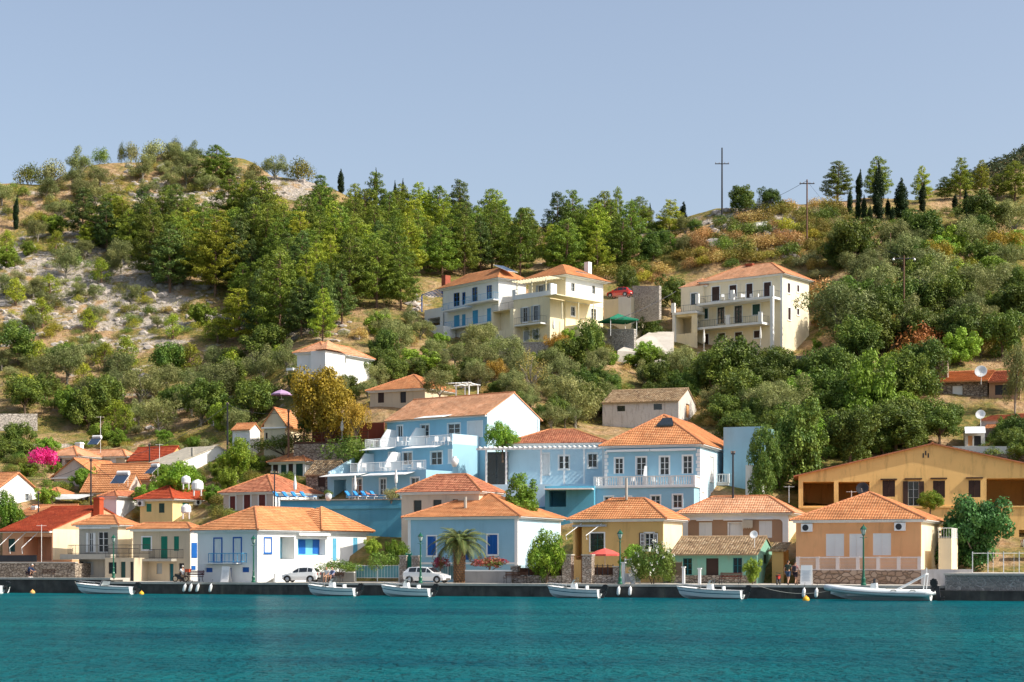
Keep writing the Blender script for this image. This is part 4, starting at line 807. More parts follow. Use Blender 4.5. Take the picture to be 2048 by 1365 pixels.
mb = MB(); holed(mb, 'S', .03, .02, h.W, h.z(603), h.zt - .2, [(*h.rect('S', *o), .02) for o in ((1142, 567, 1149, 583), (1184, 572, 1190, 588))]); mb.build('upper_side', M_white, h.root)  # white skin paints the sunlit look onto the upper side wall
h.roof = roof(h, -Lm, 0, 0, h.W, h.zt, h.zr, 'hip', T_or, 1.0, cap=False)
mb = MB(); w0 = -3.2; u0, u1 = h.uF(1027, w0), h.uF(1100, w0); zb_ = h.z(596, (u0 + u1) / 2, w0); zl = zb_ - 3.2
body(h, u1 - u0, -w0, zb_, W_villa2, [('F', 'o', 1046, 616, 1055, 644, P_grey), ('F', 'o', 1067, 612, 1076, 641, P_grey), ('F', 's', 1048, 663, 1058, 682, P_grey), ('F', 's', 1066, 660, 1077, 679, P_grey)], off_x=u1, off_y=w0, zb=-6)
mb.box((u0 - .1, w0 - .1, zb_), (u1 + .2, w0 + .12, zb_ + .7)); mb.box((u0 - .1, w0, zb_), (u0 + .15, 0, zb_ + .7))
mb.box((u1, w0 - .1, zb_), (u1 + .25, w0 + 1.2, zb_ + 1.7)); mb.box((u0 - .15, w0 - .12, zb_), (u0 + .5, w0 + .2, zb_ + 1.5)); mb.build('roof_terrace_parapet', M_white, h.root)
mb = MB(); zp = h.z(561, -4, w0 + .3)
for x in (1034, 1064, 1092): u = h.uF(x, w0 + .3); mb.tube([(u, w0 + .3, zb_), (u, w0 + .3, zp)], .08, 5)
for i in range(14): u = u0 + (u1 - u0) * i / 13; mb.box((u - .06, w0 - .4, zp), (u + .06, 0, zp + .14))
mb.build('pergola', mat('cream_paint', (.7, .64, .45)), h.root)
p, q = h.uF(1024, w0 - 1.2), h.uF(1082, w0 - 1.2); zz = h.z(649, (p + q) / 2, w0 - .6); mb = MB(); mb.box((p, w0 - 1.3, zz - .2), (q, w0, zz)); mb.build('balcony', M_white, h.root); rail(h, 'balcony_rail', [(p, w0), (p, w0 - 1.25), (q, w0 - 1.25), (q, w0)], zz, 1.0, M_dark, .3, 2, .012, .02)
mb = MB()
for x in (1124, 1157, 1187): y = h.uS(x, 2.4); mb.tube([(2.4, y, h.z(640, 2, y)), (2.4, y, h.z(606, 2, y))], .08, 5)
y0, y1 = h.uS(1112, 2.4), h.uS(1205, 2.4); mb.box((0, y0, h.z(606, 2, 5)), (2.5, y1, h.z(606, 2, 5) + .14)); mb.build('side_pergola', mat('cream_paint', (.7, .64, .45)), h.root)
mb = MB(); y0, y1 = h.uS(1100, 2.6), h.uS(1200, 2.6); zs = h.z(641, 2, y0); mb.box((0.03, 0, -6), (2.6, h.W, zs)); mb.build('side_terrace', W_villa2, h.root); rail(h, 'terrace_rail', [(2.5, .3), (2.5, h.W)], zs, .95, M_dark, .3, 2, .012, .02)
panel(h, -h.W * .19, h.W * .55, h.zt + 1.3, 2.6, 2.0, 24, rz=90); mb = MB(); mb.box((-2.2, h.W * .8, h.zt), (-1.4, h.W * .8 + .8, h.zt + 3)); mb.build('chimney', M_white, h.roof)
lk = House('villa_link', 'tan link block with a dark recessed opening between the two hill villas', 1027, 252.5, 48, 690, 'annexe'); lk.L = -lk.uF(983); body(lk, lk.L, 5, lk.z(617), W_villa, [('F', 'r', 986, 622, 1020, 662, 1.5)]); rail(lk, 'terrace_rail', [(-lk.L, .1), (0, .1)], lk.z(617), 1, M_dark, .3, 2, .012, .02)
h = House('villa', 'large cream villa with brown shutters and two long white balconies, rightmost on the hill', 1565, 262, 37, 706, 'villa'); h.L = -h.uF(1405); h.W = h.uS(1618); h.zt = h.z(548); h.zr = h.z(527, -h.W * .6, h.W / 2)
body(h, h.L, h.W, h.zt, W_villa, [('F', 's', 1424, 574, 1439, 602, P_brown), ('F', 's', 1459, 571, 1473, 596, P_brown), ('F', 's', 1493, 568, 1505, 596, P_brown), ('F', 's', 1528, 565, 1542, 594, P_brown),
  ('F', 's', 1402, 618, 1416, 638, P_dgreen), ('F', 'f', 1435, 615, 1449, 648, P_dgreen), ('F', 'f', 1469, 612, 1484, 646, P_dgreen), ('F', 's', 1505, 609, 1520, 630, P_dgreen), ('F', 's', 1403, 669, 1417, 690, P_brown), ('F', 's', 1436, 667, 1450, 680, P_brown), ('F', 's', 1470, 665, 1484, 680, P_brown), ('F', 's', 1508, 662, 1520, 676, P_brown),
  ('S', 's', 1575, 567, 1580, 586, P_brown), ('S', 's', 1594, 571, 1598, 584, P_brown), ('S', 's', 1576, 616, 1581, 640, P_brown), ('S', 's', 1594, 618, 1598, 630, P_brown)], zb=-6)
h.roof = roof(h, -h.L, 0, 0, h.W, h.zt, h.zr, 'hip', T_pale, .6)
pl = House('villa_wing', 'lower left wing of the large cream villa with corner loggia', 1406, h.C.y - h.L * h.ex.y - .6, 37, 706, 'wing'); pl.L = -pl.uF(1362); pl.W = 8; pl.zt = pl.z(571)
body(pl, pl.L, pl.W, pl.zt, W_villa, [('F', 'f', 1382, 587, 1395, 610, P_dgreen)], zb=-6); pl.roof = roof(pl, -pl.L, 0.3, .5, pl.W, pl.zt, pl.zt + 1.6, 'hip', T_pale, .5, cap=False)
def deck(h, x0, x1, w, y, posts, cant=True, front=True, fw=None, m=M_white, ops=(), low=-6, par=.25):
    u0, u1 = h.uF(x0, w), h.uF(x1, w); z = h.z(y, (u0 + u1) / 2, w)
    mb = MB(); mb.box((u0, w, z - .35), (u1, .0, z)); mb.build('balcony', M_white, h.root)
    rail(h, 'balcony_rail', [(u0 + .1, 0), (u0 + .1, w + .1), (u1 - .1, w + .1), (u1 - .1, 0)], z, 1.0, M_dark, .3, 2, .012, .022)
    for x in posts: u = h.uF(x, w); mb = MB(); mb.box((u - .3, w - .05, z), (u + .3, w + .3, z + 1.5)); mb.build('balcony_pier', M_white, h.root)
    return u0, u1, z
a = deck(h, 1392, 1545, -2.6, 600, (1394, 1464, 1543)); b = deck(h, 1386, 1524, -2.3, 650, (1390, 1455, 1520)); c = deck(pl, 1344, 1392, -2.6, 624, (1346,))
mb = MB(); mb.box((c[0], -2.5, -6), (c[0] + .5, -2.0, c[2])); mb.box((a[0], -2.5, -6), (a[0] + .5, -2.0, a[2] - .35)); mb.build('column', M_white, pl.root)
u1 = c[1]; mb = MB(); holed(mb, 'F', -2.2, c[0] + .5, u1, -6, c[2] - .35, [(*pl.rect('F', 1350, 634, 1383, 668, -2.2), 2.2)]); mb.build('loggia_wall', W_villa, pl.root)
mb = MB(); mb.box((a[1] - .45, -2.5, -6), (a[1], -2.05, a[2] - .35)); mb.build('column', M_white, h.root)
pbox(h, 'corner_trim', M_white, 'F', 1561, 550, 1565, 706, 0, .05)
u = h.uF(1500, 4); mb = MB(); mb.box((u - .5, 3.6, h.zt), (u + .5, 4.5, h.z(531, u, 4))); mb.box((u - .65, 3.5, h.z(531, u, 4)), (u + .65, 4.6, h.z(531, u, 4) + .2)); mb.build('chimney', mat('red_brick', (.35, .09, .05), var=.2), h.roof)
# ------------------------------------------------------------------ walls
def wallrun(name, label, x0, x1, D0, D1, yb, yt, m, th=.45, cop=None, ob=None, cat='wall'):
    a, b = PT(x0, yb, D0), PT(x1, (ob or yb), D1); zt0, zt1 = PT(x0, yt, D0).z, PT(x1, yt if not isinstance(yt, tuple) else yt[1], D1).z
    r = empty(name, ((a + b) / 2), 0, label, cat); o = (a + b) / 2; d = (b - a); d.z = 0; d.normalize(); n = Vector((-d.y, d.x, 0)) * th
    mb = MB(); lo = min(a.z, b.z) - 2; P = [Vector((a.x, a.y, lo)), Vector((b.x, b.y, lo)), Vector((b.x, b.y, zt1)), Vector((a.x, a.y, zt0))]; mb.prism([p - o for p in P], n); mb.build('masonry', m, r)
    if cop:
        mb = MB(); e = Vector((0, 0, .12)); s = -n * .12; P = [P[3] + s, P[2] + s, P[2] + s + e, P[3] + s + e]; mb.prism([p - o for p in P], n * 1.24); mb.build('coping', cop, r)
    return r
wallrun('retaining_wall', 'long stone retaining wall below the cream and white hill villa', 950, 1108, 247, 243, 738, 686, S_pale, cop=M_kerb)
wallrun('retaining_wall', 'grey wall at the foot of the blue-shuttered hill villa', 868, 945, 251, 249, 725, 698, M_conc)
wallrun('retaining_wall', 'stone wall with pale coping beside the green gazebo', 1205, 1268, 250, 246, 690, 660, S_pale, cop=M_kerb)
wallrun('retaining_wall', 'tall curved stone wall right of the red car', 1265, 1318, 263, 258, 612, 572, S_pale)
wallrun('retaining_wall', 'stone terrace wall under the large cream villa', 1395, 1442, 254, 251, 726, 706, S_pale, cop=M_kerb)
wallrun('retaining_wall', 'high rough stone wall behind the trees right of the large cream villa', 1555, 1700, 244, 240, 790, 712, S_wall)
wallrun('retaining_wall', 'dry stone wall on the slope near the orange shallow roof', 1840, 1895, 228, 226, 760, 722, S_wall)
wallrun('garden_wall', 'white wall on dark stone below the strip-roofed house', 1905, 2075, 199, 194, 925, 893, M_white)
wallrun('retaining_wall', 'dark stone wall beneath the long white wall at right', 1925, 2075, 197, 192, 955, 908, S_wall)
wallrun('retaining_wall', 'dry stone field wall at the far left of the slope', -20, 75, 236, 238, 850, 828, S_pale)
wallrun('retaining_wall', 'rough stone bank above the bougainvillea house', 55, 150, 226, 230, 900, 888, S_pale)
wallrun('retaining_wall', 'small stone wall between the olive trees below the hill villas', 930, 966, 232, 230, 770, 735, S_wall)
rg = House('garage_block', 'white and stone block under the parked red car', 1262, 262, 42, 640, 'annexe'); body(rg, -rg.uF(1208), 6, rg.z(594), W_villa, []); pbox(rg, 'sun_toned_or_white_side', M_white, 'F', 1237, 592, 1262, 640, 0, .05)  # white panel over the right part of the front
RC = rg
# low walls on the quay
wallrun('garden_wall', 'grey garden wall with white rounded coping beside the palm', 930, 1022, Dq(930) + 5.5, Dq(1022) + 5.5, 1166, 1143, wallm('grey_render', (.30, .29, .28)), cop=M_trim, th=.3)
wallrun('garden_wall', 'grey garden wall below the hedge of the white house', 612, 708, Dq(612) + 6, Dq(708) + 6, 1166, 1146, wallm('grey_render', (.30, .29, .28)), cop=M_trim, th=.3)
wallrun('garden_wall', 'low stone wall under the iron fence left of the stone gate pillars', 1035, 1123, Dq(1035) + 5.5, Dq(1123) + 5.5, 1166, 1152, S_brick, th=.4)
wallrun('garden_wall', 'low stone wall beneath the iron fence of the red parasol garden', 1184, 1226, Dq(1184) + 5.5, Dq(1226) + 5.5, 1166, 1151, S_brick, th=.4)
wallrun('garden_wall', 'whitewashed block wall right of the tan house', 1842, 1944, Dq(1842) + 6, Dq(1944) + 6, 1166, 1139, wallm('block_white', (.62, .58, .55), dirt=(.4, .35, .3), damt=.6), th=.4)
a0, a1 = aq(1890, -1.5), aq(1890, -1.5) + 60; mb = MB(); slab(mb, a0, a1, -1.5, 12, HQ - .35, HQ + .85); o = mb.build('pier_wall', S_cob); tag(o, 'cobbled stone pier wall rising above the quay at the right edge', 'wall')
mb = MB(); slab(mb, a0 - .1, a1, -1.6, 12.1, HQ + .85, HQ + 1.02); mb.build('coping', M_kerb, o); mb = MB(); slab(mb, a0 - 1.2, a1, -2.0, 12, -2, HQ - .36); mb.build('footing', M_quay, o)
# ------------------------------------------------------------------ vegetation
rng = np.random.default_rng(11)
def leafm(key, c1, c2, c3=None, trans=.22, scale=.9):
    if 'petals' not in key: c1, c2 = tuple(min(.5, v * g) for v, g in zip(c1, (1.75, 1.55, 1.2))), tuple(min(.5, v * g) for v, g in zip(c2, (1.65, 1.5, 1.2)))
    if key in MATS: return MATS[key]
    m = bpy.data.materials.new(key); m.use_nodes = True; MATS[key] = m
    n, l = m.node_tree.nodes, m.node_tree.links; p = n['Principled BSDF']; p.inputs['Roughness'].default_value = .55; p.inputs['Specular IOR Level'].default_value = .25
    tc = n.new('ShaderNodeTexCoord'); oi = n.new('ShaderNodeObjectInfo'); nz = n.new('ShaderNodeTexNoise'); nz.inputs['Scale'].default_value = scale; nz.inputs['Detail'].default_value = 5
    l.new(tc.outputs['Object'], nz.inputs['Vector'])
    rr = n.new('ShaderNodeMapRange'); rr.inputs['From Min'].default_value = .36; rr.inputs['From Max'].default_value = .64; l.new(nz.outputs[0], rr.inputs[0])
    mx = n.new('ShaderNodeMix'); mx.data_type = 'RGBA'; mx.inputs[6].default_value = (*c1, 1); mx.inputs[7].default_value = (*c2, 1); l.new(rr.outputs[0], mx.inputs[0])
    g = n.new('ShaderNodeNewGeometry'); r3 = n.new('ShaderNodeMapRange'); r3.inputs['To Min'].default_value = .7; r3.inputs['To Max'].default_value = 1.3; l.new(g.outputs['Random Per Island'], r3.inputs[0])
    hv = n.new('ShaderNodeHueSaturation'); l.new(mx.outputs[2], hv.inputs['Color']); l.new(r3.outputs[0], hv.inputs['Value'])
    r4 = n.new('ShaderNodeMapRange'); r4.inputs['To Min'].default_value = .475; r4.inputs['To Max'].default_value = .515; l.new(oi.outputs['Random'], r4.inputs[0]); l.new(r4.outputs[0], hv.inputs['Hue'])
    out = hv.outputs[0]
    h2 = n.new('ShaderNodeHueSaturation'); l.new(out, h2.inputs['Color']); m5 = n.new('ShaderNodeMath'); m5.operation = 'MULTIPLY'; m5.inputs[1].default_value = 7.31; l.new(oi.outputs['Random'], m5.inputs[0]); m6 = n.new('ShaderNodeMath'); m6.operation = 'FRACT'; l.new(m5.outputs[0], m6.inputs[0])
    r5 = n.new('ShaderNodeMapRange'); r5.inputs['To Min'].default_value = .72; r5.inputs['To Max'].default_value = 1.3; l.new(m6.outputs[0], r5.inputs[0]); l.new(r5.outputs[0], h2.inputs['Value']); out = h2.outputs[0]
    l.new(out, p.inputs['Base Color'])
    t = n.new('ShaderNodeBsdfTranslucent'); l.new(out, t.inputs[0]); ms = n.new('ShaderNodeMixShader'); ms.inputs[0].default_value = trans
    l.new(p.outputs[0], ms.inputs[1]); l.new(t.outputs[0], ms.inputs[2]); l.new(ms.outputs[0], n['Material Output'].inputs[0]); return m
def leafmesh(name, C, Rr, n, size, m, flat=1.0, aspect=.45, shell=.55, upb=.3, seed=0):
    """C: clump centres (k,3); Rr: clump radii (k,); n leaves per clump -> one mesh of small leaf faces"""
    r = np.random.default_rng(seed); C = np.asarray(C, float); k = len(C); Rr = np.broadcast_to(np.asarray(Rr, float), (k,)); nn = np.maximum(6, (n * (Rr / Rr.mean()) ** 2)).astype(int); idx = np.repeat(np.arange(k), nn); N = len(idx)
    d = r.normal(size=(N, 3)); d /= np.linalg.norm(d, axis=1)[:, None]; rad = shell + (1 - shell) * r.random(N) ** .5; rad *= r.normal(1, .12, N)
    P = C[idx] + d * (Rr[idx] * rad)[:, None] * np.array([1, 1, flat])
    nrm = d * .8 + r.normal(size=(N, 3)) * .55 + np.array([0, 0, upb]); nrm /= np.linalg.norm(nrm, axis=1)[:, None]
    a = np.cross(nrm, r.normal(size=(N, 3))); a /= np.linalg.norm(a, axis=1)[:, None]; b = np.cross(nrm, a)
    s = size * r.uniform(.6, 1.35, N)[:, None]; w = s * aspect
    V = np.stack([P - a * s * .5, P + b * w * .5 + nrm * s * .06, P + a * s * .5, P - b * w * .5 + nrm * s * .06], 1).reshape(-1, 3)
    me = bpy.data.meshes.new(name); me.vertices.add(4 * N); me.vertices.foreach_set('co', V.ravel()); me.loops.add(4 * N); me.loops.foreach_set('vertex_index', np.arange(4 * N)); me.polygons.add(N)
    me.polygons.foreach_set('loop_start', np.arange(0, 4 * N, 4)); me.polygons.foreach_set('loop_total', np.full(N, 4)); me.update(calc_edges=True); me.materials.append(m); return me
M_bark = mat('bark', (.16, .11, .075), var=.35, scale=3, bump=.6, bscale=12); M_barkp = mat('pine_bark', (.20, .12, .08), var=.3, scale=3, bump=.6, bscale=10); M_barkg = mat('grey_bark', (.26, .23, .19), var=.3, scale=3, bump=.5, bscale=12)
def limb(mb, p, q, r0, r1, bend=.15, seg=3, rr=None):
    rr = rr or random; p, q = Vector(p), Vector(q); o = Vector((rr.uniform(-1, 1), rr.uniform(-1, 1), rr.uniform(-.3, 1))) * (q - p).length * bend
    pts = [p.lerp(q, i / seg) + o * math.sin(math.pi * i / seg) for i in range(seg + 1)]; mb.tube(pts, r0, 5, r1, cap=False); return pts
def g_pine(seed, hgt=10., wid=3.2, lean=0, sparse=1.0, n=46):
    rr = random.Random(seed); tr = MB(); C = []; Rr = []; tip = Vector((lean, rr.uniform(-.3, .3), hgt)); N = int(15 * sparse * hgt / 10) + 5
    tr.tube([(0, 0, -1.5), (lean * .2, 0, hgt * .3), (lean * .55, .1, hgt * .65), tip], [.22, .17, .1, .03], 6, cap=False)
    for i in range(N):
        t = .16 + .8 * (i / (N - 1)) ** .95; env = wid * 1.06 * (min(1, (1 - t) * 1.3 + .03) ** .68) * (.55 + .45 * min(1, (t - .08) / .2)); kb = 5 if t < .8 else 4; a0 = rr.uniform(0, 6.28)
        for j in range(kb):
            a = a0 + j * 6.283 / kb + rr.uniform(-.4, .4); L = env * rr.uniform(.62, 1.12); z = hgt * t + rr.uniform(-.3, .3); base = Vector((lean * t * t, 0, z)); e = base + Vector((math.cos(a) * L, math.sin(a) * L, L * rr.uniform(.05, .38)))
            if i % 2 == 0: tr.tube([base - Vector((0, 0, .1)), e], .045, 4, .015, cap=False)
            q = max(1, int(L / .75))
            for s in range(q):
                f = 1 - s * .62 / max(L, .7)
                if f < .25: break
                c = base.lerp(e, f) + Vector((rr.uniform(-.25, .25), rr.uniform(-.25, .25), rr.uniform(-.05, .2))); C.append(c); Rr.append(rr.uniform(.42, .7) * (1 - .25 * t))
    C.append(tip); Rr.append(.35)
    return C, Rr, tr, n
def g_broad(seed, hgt=5., wid=3., n=190, k=46, low=.25, flat=.85, limbs=7):
    rr = random.Random(seed); tr = MB(); C = []; Rr = []; lobes = [(Vector((rr.uniform(-.5, .5) * wid, rr.uniform(-.5, .5) * wid, hgt * rr.uniform(low + .22, .8))), rr.uniform(.42, .66) * wid) for _ in range(7)]; lobes.append((Vector((0, 0, hgt * .62)), wid * .72))
    for i in range(k):
        c, r = lobes[i % len(lobes)]; d = Vector((rr.gauss(0, 1), rr.gauss(0, 1), rr.gauss(.25, .9))).normalized(); p = c + Vector((d.x * r, d.y * r, d.z * r * flat * hgt / wid / 1.9))
        p.z = min(max(p.z, hgt * low), hgt * 1.02); C.append(p); Rr.append(rr.uniform(.16, .30) * wid)
    tr.tube([(0, 0, -1.2), (rr.uniform(-.1, .1), 0, hgt * .2), (rr.uniform(-.2, .2), 0, hgt * .42)], [.07 * wid, .055 * wid, .04 * wid], 7, cap=False)
    for i in range(limbs): limb(tr, (0, 0, hgt * rr.uniform(.15, .35)), C[rr.randrange(len(C))], .035 * wid, .01, .12, 3, rr)
    return C, Rr, tr, n
def g_bush(seed, hgt=1.6, wid=1.5, n=90, k=22):
    rr = random.Random(seed); tr = MB(); C = []; Rr = []
    for i in range(k):
        a = rr.uniform(0, 6.28); r = wid * math.sqrt(rr.random()) * .8; z = hgt * (.12 + .62 * math.cos(min(1, r / wid) * 1.3) * rr.uniform(.5, 1.1)); C.append(Vector((math.cos(a) * r, math.sin(a) * r, z))); Rr.append(rr.uniform(.22, .42) * wid)
    for i in range(4): limb(tr, (0, 0, -.3), C[i], .04, .012, .1, 2, rr)
    return C, Rr, tr, n
def g_cyp(seed, hgt=10., wid=.8, n=110, lean=0):
    rr = random.Random(seed); tr = MB(); C = []; Rr = []; k = int(hgt * 5)
    for i in range(k):
        t = (i + .5) / k; e = wid * min(1, (1 - t) * 2.6) ** .7 * min(1, .5 + t * 4); a = rr.uniform(0, 6.28)
        C.append(Vector((math.cos(a) * e * .5 + lean * t ** 3, math.sin(a) * e * .5, hgt * (.03 + .95 * t)))); Rr.append(max(.16, e * .62))
    C.append(Vector((lean, 0, hgt))); Rr.append(.13); tr.tube([(0, 0, -1), (0, 0, hgt * .6)], .13, 5, .04, cap=False)
    return C, Rr, tr, n
def proto(key, gen, leaf, bark, size, name, **k):
    C, Rr, tr, n = gen; me = leafmesh(name + '_leaves', C, Rr, n, size, leaf, seed=hash(key) % 9999 if False else sum(map(ord, key)), **k)
    tm = None
    o = tr.build('trunk', bark); tm = o.data; bpy.data.objects.remove(o)
    PROTO[key] = (me, tm, name, min(c.z for c in C), max(c.z for c in C), max(math.hypot(c.x, c.y) for c in C) + (.42 if name == 'cypress' else 0))
PROTO = {}
L_pine = leafm('pine_needles', (0.060, 0.110, 0.020), (0.145, 0.205, 0.028)); L_pineb = leafm('bright_pine_needles', (0.110, 0.170, 0.018), (0.220, 0.265, 0.028)); L_pined = leafm('dark_pine_needles', (0.038, 0.078, 0.026), (0.085, 0.125, 0.030))
L_olive = leafm('olive_leaves', (0.085, 0.120, 0.045), (0.185, 0.215, 0.100)); L_broad = leafm('broad_leaves', (0.035, 0.075, 0.016), (0.100, 0.150, 0.028)); L_broadb = leafm('fresh_leaves', (0.090, 0.170, 0.020), (0.150, 0.250, 0.035)); L_fig = leafm('fig_leaves', (0.035, 0.100, 0.035), (0.070, 0.160, 0.050))
L_cyp = leafm('cypress_leaves', (0.010, 0.028, 0.012), (0.022, 0.045, 0.016)); L_scrub = leafm('scrub_leaves', (0.130, 0.140, 0.030), (0.220, 0.190, 0.050)); L_dry = leafm('dry_leaves', (0.260, 0.170, 0.070), (0.360, 0.250, 0.110)); L_red = leafm('rusty_leaves', (0.210, 0.100, 0.035), (0.240, 0.150, 0.040))
L_gold = leafm('golden_leaves', (0.320, 0.210, 0.025), (0.240, 0.190, 0.030)); L_sage = leafm('sage_leaves', (0.140, 0.170, 0.090), (0.200, 0.210, 0.100)); L_yel = leafm('yellowgreen_leaves', (0.240, 0.240, 0.030), (0.180, 0.220, 0.030)); L_mix = leafm('mixed_scrub_leaves', (0.070, 0.100, 0.025), (0.170, 0.160, 0.040))
L_grn = leafm('shrub_leaves', (0.055, 0.110, 0.022), (0.120, 0.170, 0.030)); L_boug = leafm('bougainvillea_petals', (.62, .02, .16), (.75, .06, .26), trans=.3)
for i in range(4): proto(f'pine{i}', g_pine(20 + i, 10, 3.0 + .35 * i, (i - 1.5) * .5), L_pine, M_barkp, .34, 'pine_tree', flat=.62, aspect=.34, upb=.6)
for i in range(2): proto(f'pineb{i}', g_pine(40 + i, 9, 3.3, (i - .5) * .6), L_pineb, M_barkp, .34, 'pine_tree', flat=.6, aspect=.34, upb=.6)
for i in range(2): proto(f'pined{i}', g_pine(50 + i, 10.5, 2.8, .2, 1.1), L_pined, M_barkp, .34, 'pine_tree', flat=.62, aspect=.34, upb=.5)
proto('pineh', g_pine(61, 12, 5.2, .4, 1.15, 60), L_pineb, M_barkp, .30, 'pine_tree', flat=.45, aspect=.32, upb=.8)
proto('young', g_pine(70, 4, 1.5, .1, 1.3, 34), L_pineb, M_barkp, .28, 'young_pine', flat=.7, aspect=.3, upb=.5)
for i in range(3): proto(f'olive{i}', g_broad(80 + i, 4.2, 2.4, 160, 44, .16), L_olive, M_barkg, .22, 'olive_tree', aspect=.28)
for i in range(3): proto(f'broad{i}', g_broad(90 + i, 4.8, 2.7, 180, 52, .08), L_broad, M_bark, .24, 'leafy_tree', aspect=.55)
for i in range(2): proto(f'fresh{i}', g_broad(95 + i, 3.6, 2.0, 160, 46, .06), L_broadb, M_bark, .22, 'leafy_tree', aspect=.5)
for i in range(2): proto(f'cyp{i}', g_cyp(100 + i, 10, .9, 170, i * .5), L_cyp, M_bark, .30, 'cypress', aspect=.35, flat=1.5)
for k_, L_ in (('scrub', L_scrub), ('dry', L_dry), ('red', L_red), ('sage', L_sage), ('yel', L_yel), ('mix', L_mix), ('grn', L_grn)):
    for i in range(2): proto(f'{k_}{i}', g_bush(110 + i + len(k_) * 7, 1.6, 1.5), L_, M_bark, .17, 'shrub', aspect=.4)
VEG = {}
def plant(key, P, s, label=None, group=None, sz=None, rz=None, cat=None):
    me, tm, name, z0, z1, rad = PROTO[key]
    r = empty(name, (P[0], P[1], P[2] - .15), random.uniform(0, 6.28) if rz is None else rz, label, cat or name.replace('_', ' '), group)
    if isinstance(s, (int, float)): s = (s, s, s if sz is None else sz)
    c = bpy.data.objects.new('shrub_foliage' if name == 'shrub' else 'crown', me); t = bpy.data.objects.new('stems' if name == 'shrub' else 'trunk', tm)
    for o in (c, t): COL.objects.link(o); o.parent = r
    r.scale = s; VEG[name] = VEG.get(name, 0) + 1; return r
def inpoly(x, y, poly):
    c = False; j = len(poly) - 1
    for i in range(len(poly)):
        xi, yi = poly[i]; xj, yj = poly[j]
        if (yi > y) != (yj > y) and x < (xj - xi) * (y - yi) / (yj - yi) + xi: c = not c
        j = i
    return c
# photo rows/columns kept clear of tree feet: buildings
KEEP = [(845, 560, 1215, 745), (1335, 540, 1625, 720), (590, 690, 745, 775), (770, 780, 1085, 1100), (1000, 855, 1500, 1100), (1195, 775, 1395, 848), (525, 815, 600, 885), (735, 760, 915, 830), (1205, 570, 1320, 690), (80, 885, 470, 1165), (1860, 740, 2048, 800), (1910, 815, 2048, 930), (430, 900, 720, 1165), (1440, 860, 1530, 1000), (0, 940, 80, 1165), (1240, 660, 1345, 700)]
def clear(X, Y, m=1.0):
    for h in BASES:
        dx, dy = X - h.C.x, Y - h.C.y; u = dx * h.ex.x + dy * h.ex.y; w = dx * h.ey.x + dy * h.ey.y
        if -getattr(h, 'L', 6) - m < u < m and -m < w < getattr(h, 'W', 6) + m: return False
    return True
def feet_ok(x, y): return not any(a < x < c and b < y < d for a, b, c, d in KEEP)
PLANTED = []; SHRUBS = []
def scatter(poly, kinds, step, seed, label, group, s=(.8, 1.2), sy=None, mindist=2.0, free=None):
    """fill a photo-space region with trees standing on the hillside, spaced in metres"""
    rr = random.Random(seed); xs = [p[0] for p in poly]; ys = [p[1] for p in poly]; y = max(ys); n = 0; gr = []
    while y > min(ys):
        x = min(xs)
        while x < max(xs):
            jx, jy = x + rr.uniform(-.5, .5) * step, y + rr.uniform(-.5, .5) * (sy or step * .6)
            if inpoly(jx, jy, poly) and (free or feet_ok(jx, jy)):
                P = cast(jx, jy)
                if P and P.y > 178 and (not free or clear(P.x, P.y, free)) and all((P.x - q[0]) ** 2 + (P.y - q[1]) ** 2 > (mindist * (1 if q[2] > 1 else .6)) ** 2 for q in PLANTED):
                    k = rr.choice(kinds); sc = rr.uniform(*s); (SHRUBS.append if PROTO[k][2] == 'shrub' else (lambda a: plant(*a[:5], sz=a[5])))((k, P, sc, label[PROTO[k][2]] if isinstance(label, dict) else label, group[PROTO[k][2]] if isinstance(group, dict) else group, sc * rr.uniform(.85, 1.15))); PLANTED.append((P.x, P.y, sc)); n += 1
            x += step
        y -= (sy or step * .6)
    return n
def crest(x):
    k = (x - 1024) / F; return max((Vector((k * D, D, tz(k * D, D))) for D in np.arange(270, 390, 2.0)), key=lambda p: (p.z - H) / p.y)
def one(key, x, yfoot, hpx, wpx, label, cat=None, D=None, group=None, rz=None):
    """one tree: foot at photo (x, yfoot), height and width in photo pixels"""
    P = PT(x, yfoot, D) if D else cast(x, yfoot)
    if P is None: P = crest(x)
    me, tm, name, z0, z1, rad = PROTO[key]; s = F / P.y; hz = max(.8, (H + (YH - yfoot + hpx) / F * P.y - P.z)) / (z1 * 1.06); hx = wpx / s / 2 / (rad * 1.12)
    PLANTED.append((P.x, P.y, max(1.1, hx * .8))); return plant(key, P, (hx, hx, hz), label, group, rz=rz, cat=cat)
# single trees first, then the fills
one('pine1', 432, 372, 86, 95, 'big lone pine leaning on the left hill crest above the pale rocks')
one('pineh', 430, 595, 175, 185, 'spreading bright yellow-green pine in flat tiers at mid-slope left')
one('pine2', 560, 690, 190, 150, 'tall bright pine standing out at the lower edge of the forest above the white house')
one('pineb0', 480, 690, 120, 120, 'bright pine in front of the dark forest edge, left of the tall one')
one('pined0', 340, 590, 150, 110, 'dark pine left of the spreading tiered pine')
one('pine0', 520, 470, 120, 120, 'pine behind the spreading tiered pine', )
one('pineb1', 645, 690, 120, 70, 'narrow pine on the slope just above the mid white villa')
one('pineb1', 180, 500, 60, 62, 'small yellow-green pine on the left slope beneath the olive trees')
one('pined1', 165, 480, 110, 90, 'dark blue-green pine beside the yellow-green one at left')
for x, y, h, w in ((60, 362, 34, 46), (103, 366, 40, 44), (203, 318, 20, 28), (243, 310, 24, 12), (262, 312, 24, 24), (310, 318, 34, 42), (348, 312, 34, 26), (510, 345, 22, 26), (600, 358, 38, 44)): one(('mix0', 'sage1', 'grn1')[x % 3], x, y + 6, h, w * 1.25, 'bushy tree on the skyline of the left hill', group='skyline trees on the left crest', cat='bushy tree')
